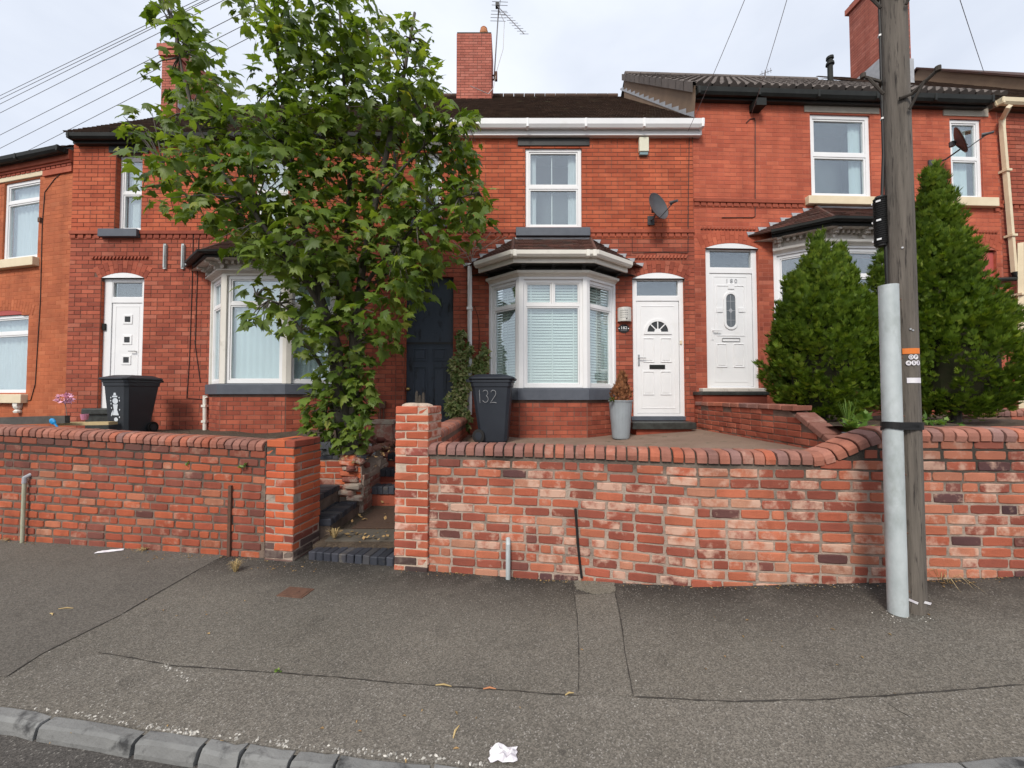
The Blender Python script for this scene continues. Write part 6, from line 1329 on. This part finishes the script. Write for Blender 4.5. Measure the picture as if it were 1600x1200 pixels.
# ------------------------------------------------------------------ wheelie bins
def bin_(label, loc, rz, m, h=1.05):
    B = empty('wheelie_bin', loc, rz); tag(B, label, 'bin'); hb = h-.09
    def rect_(z, lx, ly, ox=0, c=.05): return [(ox+sx*lx-sx*(c if k == 0 else 0), sy*ly-sy*(c if k else 0), z) for sx, sy, ks in ((1,-1,(1,0)), (1,1,(1,0)[::-1]), (-1,1,(1,0)), (-1,-1,(1,0)[::-1])) for k in (0, 1) if True]
    def ring_(z, lx, ly, ox, c): return [(ox+lx, -ly+c, z), (ox+lx, ly-c, z), (ox+lx-c, ly, z), (ox-lx+c, ly, z), (ox-lx, ly-c, z), (ox-lx, -ly+c, z), (ox-lx+c, -ly, z), (ox+lx-c, -ly, z)]
    b = MB(); L_ = [ring_(.0, .215, .20, .03, .05), ring_(.03, .225, .21, .03, .05), ring_(hb-.1, .315, .268, 0, .05), ring_(hb-.1, .328, .28, 0, .05), ring_(hb-.035, .333, .284, 0, .05), ring_(hb-.035, .35, .295, 0, .05), ring_(hb, .35, .295, 0, .05)]
    for r in L_: b.v += r
    for i in range(len(L_)-1):
        for j in range(8): b.f.append((i*8+j, i*8+(j+1) % 8, (i+1)*8+(j+1) % 8, (i+1)*8+j)); b.a.append(0)
    b.f += [tuple(range(7, -1, -1)), tuple((len(L_)-1)*8+j for j in range(8))]; b.a += [0, 0]
    b.build('body', m, B, bevel=.008)
    b = MB(); K = [ring_(hb+.002, .37, .31, .01, .05), ring_(hb+.035, .375, .315, .01, .05), ring_(hb+.05, .34, .285, 0, .06), ring_(hb+.085, .24, .2, -.02, .06)]
    for r in K: b.v += r
    for i in range(3):
        for j in range(8): b.f.append((i*8+j, i*8+(j+1) % 8, (i+1)*8+(j+1) % 8, (i+1)*8+j)); b.a.append(0)
    b.f += [tuple(range(7, -1, -1)), tuple(24+j for j in range(8))]; b.a += [0, 0]; b.build('lid', m, B, bevel=.012)
    b = MB(); b.tube([(-.40, -.22, hb-.01), (-.40, .22, hb-.01)], .016, 8); 
    for s in (-.2, 0, .2): b.box(-.41, -.33, s-.02, s+.02, hb-.03, hb+.01)
    b.build('handle_bar', m, B); b = MB(); b.tube([(-.17, -.27, .1), (-.17, .27, .1)], .012, 8); b.build('axle', 'steel', B)
    for s in (-1, 1):
        b = MB(); b.lathe([(.03, -.02), (.06, -.024), (.065, -.012), (.098, -.022), (.1, 0), (.098, .022), (.06, .024), (.03, .02)], 22); o = b.build('wheel', 'rubber', B, loc=(-.2, s*.245, .1)); o.rotation_euler = (math.pi/2, 0, 0)
        b = MB(); b.lathe([(.012, -.027), (.062, -.0265), (.062, .0265), (.012, .027)], 6); c = b.build('rim', m, o)
    return B
bn = bin_('dark navy wheelie bin chalked 132 in front of the bay window', at(767, 687, 5.75), R_(-4), 'bin_navy', 1.0)
bn.scale = (.9, .95, 1); bn.location.z = .915; bn.location.y = 5.78; bn.location.x = at(770, 687, 5.78).x
def stroke(pts, r=.006):
    b = MB(); P_ = []
    for (px, py) in pts:
        w_ = at(px, py, 5.49); P_.append(bn.matrix_world.inverted() @ w_ if False else (Matrix.Rotation(R_(4), 4, 'Z') @ (w_-bn.location)))
    P_ = [Vector((p.x, -.222-.078*p.z/.86-.0, p.z)) for p in P_]; b.tube(P_, r*.45, 6); o = b.build('chalk_digit', 'chalk', bn); return o
def arcpx(cx, cy, rx, ry, a0, a1, n=9): return [(cx+rx*math.cos(R_(a0+(a1-a0)*i/n)), cy-ry*math.sin(R_(a0+(a1-a0)*i/n))) for i in range(n+1)]
stroke([(746.5, 609), (747, 618), (747.5, 629.5)]); stroke(arcpx(757, 614, 4.5, 4.5, 150, -70)+arcpx(757, 623.5, 5, 5.2, 70, -160)); stroke(arcpx(771, 614.5, 4.5, 5, 160, -35)+[(769, 625), (765.5, 629.5), (771, 628.5), (776.5, 629.5)])
bl = bin_('black wheelie bin with a white sticker in front of the white door', (0, 0, 1.0), R_(262), 'bin_plastic', 1.0)
bl.scale = (.80, .80, .93); bl.location = (at(206, 640, 6.1).x, 6.1, .99)
def face_poly(pts, m='sticker_white'):      # on the bin's front face (local +x), tapered
    b = MB(); pr = lambda y_, z_: .226+.03+.075*z_/.86+.0
    n = len(pts); b.add([(.262+.063*z_/.86, y_, z_) for y_, z_ in pts], [tuple(range(n))]); o = b.build('sticker', m, bl, fix=False); return o
el = lambda cy, cz, a, c, n=14: [(cy+a*math.cos(2*math.pi*i/n), cz+c*math.sin(2*math.pi*i/n)) for i in range(n)]
face_poly(el(.02, .565, .062, .05)); face_poly([(-.035, .51), (.075, .51), (.055, .42), (.09, .33), (-.05, .33), (-.02, .43)]); face_poly([(-.04, .625), (.07, .625), (.075, .65), (-.045, .65)]); face_poly([(-.02, .655), (.05, .655), (.035, .70), (-.005, .70)]); face_poly(el(.02, .26, .045, .035, 9)); face_poly([(-.05, .34), (-.09, .31), (-.08, .36), (-.04, .42)])
for i, (y_, z_) in enumerate(((.11, .62), (.115, .57), (.11, .42), (.10, .30), (-.075, .62), (-.08, .57), (-.075, .52), (-.07, .45))): face_poly(el(y_, z_, .012, .014, 8))
# ------------------------------------------------------------------ planter
pt = empty('planter', (at(970, 684, 6.05).x, 6.05, .925)); tag(pt, 'tall grey tapered planter with a dead brown shrub beside the door', 'planter')
b = MB(); b.lathe([(.02, .0), (.125, .0), (.132, .02), (.178, .575), (.188, .58), (.188, .6), (.17, .6), (.165, .54), (.02, .53)], 22); b.build('pot', 'pot_grey', pt)
n = 700; t = rng.uniform(0, 1, n); a = rng.uniform(0, 6.28, n); r = np.interp(t, [0, .25, .6, 1], [.11, .16, .09, .01])*rng.uniform(.5, 1.1, n); o_ = np.stack([np.cos(a), np.sin(a), 0*a], 1)
leaves('dead_shrub', o_*r[:, None]+np.stack([.03*t, 0*t, .56+t*.46], 1), o_*.4+np.array((0, 0, .9))+rng.normal(size=(n, 3))*.25, o_+rng.normal(size=(n, 3))*.5, rng.uniform(.045, .085, n), SPR, SPF, 'dead_conifer', pt)
weed('green shoots at the rim of the grey planter', 957, 626, 0, .05, 12, Y=5.9, size=.05, h=.05, cat='plant', name='plant_shoot')
# ------------------------------------------------------------------ dishes, alarm box, lamp, plate, aerials
def dish(label, wallp, c, nrm, r, mount):
    D = empty('satellite_dish', wallp); tag(D, label, 'satellite dish'); c = Vector(c)-Vector(wallp); nrm = Vector(nrm).normalized(); q_ = nrm.to_track_quat('Z', 'Y').to_matrix()
    b = MB(); prof = [(r*k/6, .16*r*(k/6)**2*1.6) for k in range(7)]; V_ = []
    b.lathe([(max(.001, x), z) for x, z in prof]+[(r*1.02, prof[-1][1]+.004), (r, prof[-1][1]-.01)]+[(max(.001, x), z-.008) for x, z in prof[::-1]], 28, sy=1.08); o = b.build('reflector', 'dish_grey', D, smooth=True); o.matrix_basis = Matrix.Translation(c) @ q_.to_4x4()
    dn = (Vector((0, 0, -1))-nrm*nrm.dot(Vector((0, 0, -1)))).normalized(); foot = c+dn*r*.95+nrm*.02; lnb = c+nrm*r*1.5+dn*r*.55
    b = MB(); b.tube([c-nrm*.03, foot, lnb], .009, 6); b.build('feed_arm', 'dish_grey', D); b = MB(); b.tube([lnb-nrm*.0, lnb-(lnb-c).normalized()*.07], [.022, .032], 10); b.tube([lnb, lnb+(lnb-c).normalized()*.06], .022, 8); b.build('receiver', 'dish_grey', D)
    b = MB(); b.tube([(0, 0, 0)]+[Vector(m_) for m_ in mount]+[c-nrm*.02], .014, 7); b.box(-.06, .06, -.012, .012, -.08, .08); b.lathe([(.04, -.04), (.04, .04)], 8, tuple(c-nrm*.05)); b.build('bracket', 'dish_grey', D); return D
wp = at(1017, 345, YH-.005); dish('grey satellite dish on the middle house above its front door', wp, at(1025, 325, YH-.25), (.5, -.84, .22), .225, [(0, -.12, -.02), (.02, -.2, .06)])
wp = at(1456, 257, YH+.15); dish('dark satellite dish seen edge-on beside the small upper window at right', wp, at(1494, 222, YH-.2), (.66, -.69, .28), .22, [(.12, -.12, .02), (.3, -.3, .18)])
b = MB(); q_ = H2.rect(997, 218, 1012, 240); x_ = (q_[0]+q_[1])/2+H2.X; b.box(-.085, .085, -.07, 0, 0, q_[3]-q_[2]); o = thing('alarm_box', 'cream burglar alarm box high on the middle house', 'alarm box', b, 'alarm_cream', (x_, YH-.002, q_[2]), bevel=.008)
b = MB(); b.box(-.075, .075, -.055, 0, -.055, 0); b.build('strobe_cover', 'alarm_teal', o, bevel=.006)
lx = at(975.5, 503, YH-.002); L5 = empty('wall_light', lx); tag(L5, 'brushed steel half-round wall light left of the middle front door', 'wall light'); b = MB(); hh = .245; n = 12; pr_ = [(.12*math.cos(math.pi+math.pi*i/n), .11*math.sin(math.pi+math.pi*i/n)) for i in range(n+1)]; b.prism(pr_, .0, hh, 'z'); b.build('lamp_shade', 'steel_brushed', L5, bevel=.004)
b = MB()
for k in range(4):
    for j in range(4): a = math.pi*1.28+j*.28; b.box(.1195*math.cos(a)-.012, .1195*math.cos(a)+.012, .1105*math.sin(a)-.002, .1105*math.sin(a)+.004, .06+k*.04, .068+k*.04)
b.build('louvre', 'dish_grey', L5, kind='stuff'); b = MB(); b.lathe([(.012, 0), (.008, .012)], 10); o = b.build('sensor', 'cable_black', L5, loc=(.01, -.112, .04)); o.rotation_euler = (math.pi/2, 0, 0)
pp = at(974.5, 513.5, YH-.004); plq = empty('house_number_plate', pp); tag(plq, 'black oval plate with a white number under the wall light', 'number plate')
b = MB(); b.prism([(.1*math.cos(k*.2618), .075*math.sin(k*.2618)) for k in range(24)], -.008, 0); b.build('plate', 'cable_black', plq); text('plate_number', '182', .07, 'upvc', plq, (0, -.0095, .012), (math.pi/2, 0, 0), .001, 1.15)
b = MB(); b.box(-.055, .055, -.0095, -.008, -.03, -.026); b.build('underline', 'lead', plq)
for s in (-1, 1): b = MB(); b.lathe([(.011, 0), (.007, .005)], 10); o = b.build('screw', 'upvc', plq, loc=(s*.083, -.008, 0)); o.rotation_euler = (math.pi/2, 0, 0)
b = MB(); bx_ = at(1066, 534.5, YH); b.box(-.018, .018, -.018, 0, -.035, .035); thing('bell_push', 'small cream bell push on the right of the middle door frame', 'bell push', b, 'paint_cream', (bx_.x, YH-.0+.06, bx_.z), bevel=.006)
cyA = YH+3.6; mA = at(772, 118, cyA); mB = at(779, 15, cyA); ae = empty('television_aerial', mA); tag(ae, 'television aerial on a mast beside the middle chimney', 'aerial'); b = MB(); top_ = mB-mA; b.tube([(0,0,-.1), top_], .017, 8); b.build('mast', 'wire_grey', ae)
b = MB(); b.tube([(-.1, 0, 0), (.06, 0, 0)], .02, 6); b.tube([(-.1, 0, -.12), (.06, 0, -.12)], .02, 6); b.box(.01, .09, -.04, .04, -.14, .09); b.build('chimney_bracket', 'rust', ae)
e0 = top_+Vector((-.06, -.1, .03)); e1 = at(819, 53, cyA-.7)-mA; b = MB(); b.tube([e0, e1], .011, 6); dd = (e1-e0).normalized(); sd_ = Vector((.62, .45, .62)).normalized(); sd_ = (sd_-dd*sd_.dot(dd)).normalized()
for k in range(9): p_ = e0.lerp(e1, .28+.72*k/8); b.tube([p_-sd_*.13, p_+sd_*.13], .005, 5)
up_ = dd.cross(sd_)
for s in (-1, 1):
    for j in (-1, 0, 1): p_ = e0.lerp(e1, .12)+up_*s*(.2)+sd_*j*.0; 
    for f in (.06, .13, .2, .27): p_ = e0.lerp(e1, .12)+up_*s*f; b.tube([p_-sd_*.24, p_+sd_*.24], .006, 5)
    b.tube([e0.lerp(e1, .12), e0.lerp(e1, .12)+up_*s*.28], .008, 5)
b.build('yagi_array', 'wire_grey', ae); b = MB(); b.box(-.05, .05, -.05, .05, -.05, .05); b.build('balun_box', 'cable_black', ae, loc=e0+Vector((.03, 0, -.02)))
b = MB(); b.tube([e0, top_+Vector((.16, 0, -.35)), top_*.4+Vector((.2, 0, 0)), (.05, 0, .05), (0, -.2, -.5), (-.12, -.6, -1.0), (-.5, -1.4, -1.45)], .008, 5); b.build('aerial_cable', 'cable_white', ae)
sa = at(1196, 122, YH+3.5); s2 = empty('television_aerial', sa); tag(s2, 'tiny aerial on the grey tiled roof ridge', 'aerial'); b = MB(); b.tube([(0,0,-.3), (0,0,.2)], .012, 6); b.tube([(-.15,0,.1), (.18,0,.22)], .008, 5)
for k in range(4): b.tube([(-.1+k*.08, -.02, .04+k*.03), (-.06+k*.08, .05, .24+k*.03)], .006, 5)
b.build('yagi_array', 'wire_grey', s2)
# ------------------------------------------------------------------ odds and ends in the left garden
b = MB(); b.box(-.75, .75, -.03, .03, 0, .11); p_ = at(35, 663, 5.6); o = thing('plank', 'dark plank lying behind the far left of the front wall', 'plank', b, 'board_dark', p_); o.rotation_euler = (0, -.03, R_(-6))
p_ = at(130, 665, 5.9); b = MB(); b.box(-.36, .36, -.07, .07, 0, .045); o = thing('plank', 'pale timber plank in front of the step of the white left door', 'plank', b, 'timber_pale', at(137, 664, 5.75)); o.rotation_euler = (0, -.01, R_(3))
b = MB(); b.lathe([(.02, 0), (.035, 0), (.048, .085), (.04, .085), (.03, .02)], 14); thing('plant_pot', 'small pink plant pot on the pale plank', 'plant pot', b, 'pink_plastic', at(132, 656, 5.75))
sp = empty('toy_spade', at(86, 664, 5.4)); tag(sp, 'bright blue plastic toy spade poking above the left wall', 'toy spade'); b = MB(); b.tube([(.06, 0, -.06), (.0, 0, .015)], .012, 8); b.build('handle', 'blue_plastic', sp); b = MB(); b.lathe([(.012, 0), (.035, .03), (.04, .07), (.02, .1)], 12, sy=.5); o = b.build('blade', 'blue_plastic', sp, loc=(.005, 0, .01)); o.rotation_euler = (0, -.8, 0)
fl_ = empty('pink_flower', at(100, 655, 6.0)); tag(fl_, 'pink flower head on a thin stem beside the left door', 'flower'); n = 70; d = unit(rng.normal(size=(n, 3))); leaves('petals', d*np.array((.1, .06, .055))+np.array((-.0, 0, .32)), d+rng.normal(size=(n, 3))*.2, d, np.full(n, .05), IVY, IF_, 'pink_petal', fl_); b = MB(); b.tube([(.06, 0, -.05), (.03, 0, .15), (0, 0, .3)], .005, 5); b.build('stem', 'vine_dead', fl_)
# ------------------------------------------------------------------ litter
def crumple(label, px, py, sx, sy, h, m='paper_white', seed=1, cat='litter', name='paper_scrap'):
    q = random.Random(seed); p = pav(px, py); b = MB(); n = 7
    for i in range(n):
        for j in range(n): b.v.append(((i/(n-1)-.5)*sx+q.uniform(-.1, .1)*sx*.5, (j/(n-1)-.5)*sy+q.uniform(-.1, .1)*sy*.5, .006+q.random()*h*(.3 if i in (0, n-1) or j in (0, n-1) else 1)))
    for i in range(n-1):
        for j in range(n-1): k = i*n+j; b.f.append((k, k+n, k+n+1, k+1)); b.a.append(0)
    return thing(name, label, cat, b, m, p)
crumple('crumpled white paper litter by the kerb', 786, 1182, .12, .075, .035, seed=2); o = crumple('flattened white plastic scrap near the left wall', 172, 862, .22, .05, .012, seed=3); o.rotation_euler = (0, 0, .35)
q = random.Random(21); b = MB()
def pebbles(b, px0, py0, px1, py1, n, s0, s1, spread):
    for i in range(n):
        f = q.random(); p = pav(px0+(px1-px0)*f+q.gauss(0, spread), py0+(py1-py0)*f+q.gauss(0, spread*.28)); s = q.uniform(s0, s1); a = q.uniform(0, 3); ca, sa_ = math.cos(a), math.sin(a); vs = []
        if p.y < ky(p.x)+.012: p.y = ky(p.x)+.012+q.uniform(0, .03)
        for (x, y_, z) in ((1,0,.0),(.4,.7,.0),(-.6,.6,.0),(-1,-.1,.0),(-.3,-.7,.0),(.6,-.6,.0),(.5,.05,.6),(-.1,.35,.7),(-.4,-.2,.65)): x, y_ = x*s*q.uniform(.8, 1.2), y_*s*.8*q.uniform(.8, 1.2); vs.append((p.x+x*ca-y_*sa_, p.y+x*sa_+y_*ca, p.z+.001+z*s*.8))
        b.add(vs, [(0,1,7,6),(1,2,7),(2,3,8,7),(3,4,8),(4,5,6,8),(5,0,6),(6,7,8)], q.uniform(.001, 1))
pebbles(b, 50, 1108, 320, 1150, 45, .004, .010, 8); pebbles(b, 235, 1138, 300, 1152, 40, .005, .012, 6); pebbles(b, 330, 1155, 640, 1192, 70, .004, .011, 7); pebbles(b, 255, 1040, 300, 1062, 22, .004, .011, 7); pebbles(b, 650, 1190, 760, 1196, 20, .004, .012, 5); pebbles(b, 0, 1000, 1600, 1130, 60, .002, .005, 90); pebbles(b, 150, 1100, 200, 1130, 24, .003, .006, 14); pebbles(b, 1375, 962, 1445, 966, 40, .002, .006, 12); pebbles(b, 20, 848, 420, 876, 40, .002, .006, 10); pebbles(b, 690, 893, 1360, 918, 60, .002, .006, 6)
pb = b.build('gravel', 'pebble', kind='stuff')
b = MB()
for (px, py, n, s) in ((560, 868, 60, 22), (600, 872, 40, 14), (720, 893, 20, 18), (870, 903, 24, 18), (430, 885, 24, 30), (260, 868, 24, 30), (1480, 908, 20, 25), (300, 930, 10, 60), (1200, 960, 16, 160), (700, 1100, 14, 300)):
    for i in range(n):
        p = pav(px+q.gauss(0, s), min(1190, py+abs(q.gauss(0, 4 if s < 40 else 40)))); a = q.uniform(0, 6.3); l = q.uniform(.006, .016); w_ = l*q.uniform(.25, .6); c_, s_ = math.cos(a), math.sin(a)
        b.add([(p.x+x*c_-y_*s_, p.y+x*s_+y_*c_, p.z+z) for x, y_, z in ((-l, 0, .003), (0, w_, .008), (l, 0, .004), (0, -w_, .007))], [(0,1,2,3)], q.uniform(.001, 1))
for i in range(260):
    x = q.uniform(-5.9, 4.2); y_ = wy(x)-abs(q.gauss(0, .03))-.008; l = q.uniform(.004, .013); a = q.uniform(0, 6.3); c_, s_ = math.cos(a), math.sin(a); z = zp(x)
    if -1.9 < x < -1.1: continue
    b.add([(x+u*c_-v*s_, y_+u*s_+v*c_, z+h) for u, v, h in ((-l, 0, .004), (0, l*.5, .009), (l, 0, .004), (0, -l*.5, .007))], [(0,1,2,3)], q.uniform(.001, 1))
b.build('leaf_litter', 'leaf_litter', kind='stuff', fix=False)
b = MB()
for (px, py, n, sx, sy, z0) in ((603, 779, 70, 9, 3, .11), (560, 712, 40, 22, 6, .8), (600, 700, 30, 14, 6, .85), (575, 800, 16, 20, 12, .12), (556, 838, 30, 25, 6, .115)):
    for i in range(n):
        p = atz(px+q.gauss(0, sx), py+q.gauss(0, sy), z0+q.uniform(0, .05)); l = q.uniform(.012, .035); e_ = Euler((q.uniform(-.6, .6), q.uniform(-.6, .6), q.uniform(0, 6))).to_matrix(); b.add([p+e_ @ Vector((x*l, y_*l, 0)) for x, y_ in ((-1, 0), (0, .6), (1, 0), (0, -.6))], [(0,1,2,3)], q.uniform(.001, 1))
b.build('dead_leaves', 'leaf_litter', kind='stuff', fix=False)
def straw(label, px, py, ln, a, m='straw'): b = MB(); b.tube([(-ln/2, 0, .006), (0, .006, .009), (ln/2, 0, .006)], [.003, .005, .002], 5); o = thing('straw', label, 'straw', b, m, pav(px, py)); o.rotation_euler = (0, 0, a)
straw('yellow straw lying near the middle of the kerb', 713, 1145, .07, 1.3); straw('pale straw in the long pavement crack, left of the others', 693, 1073, .09, -.1); straw('orange straw in the long pavement crack', 765, 1078, .07, 0, 'terracotta'); straw('straw lying across the corner of the pavement trench', 890, 1086, .05, .3); straw('thin straw on the pavement at far left', 103, 952, .10, .1); straw('curved pale straw below the thin one at far left', 80, 961, .05, -.5)
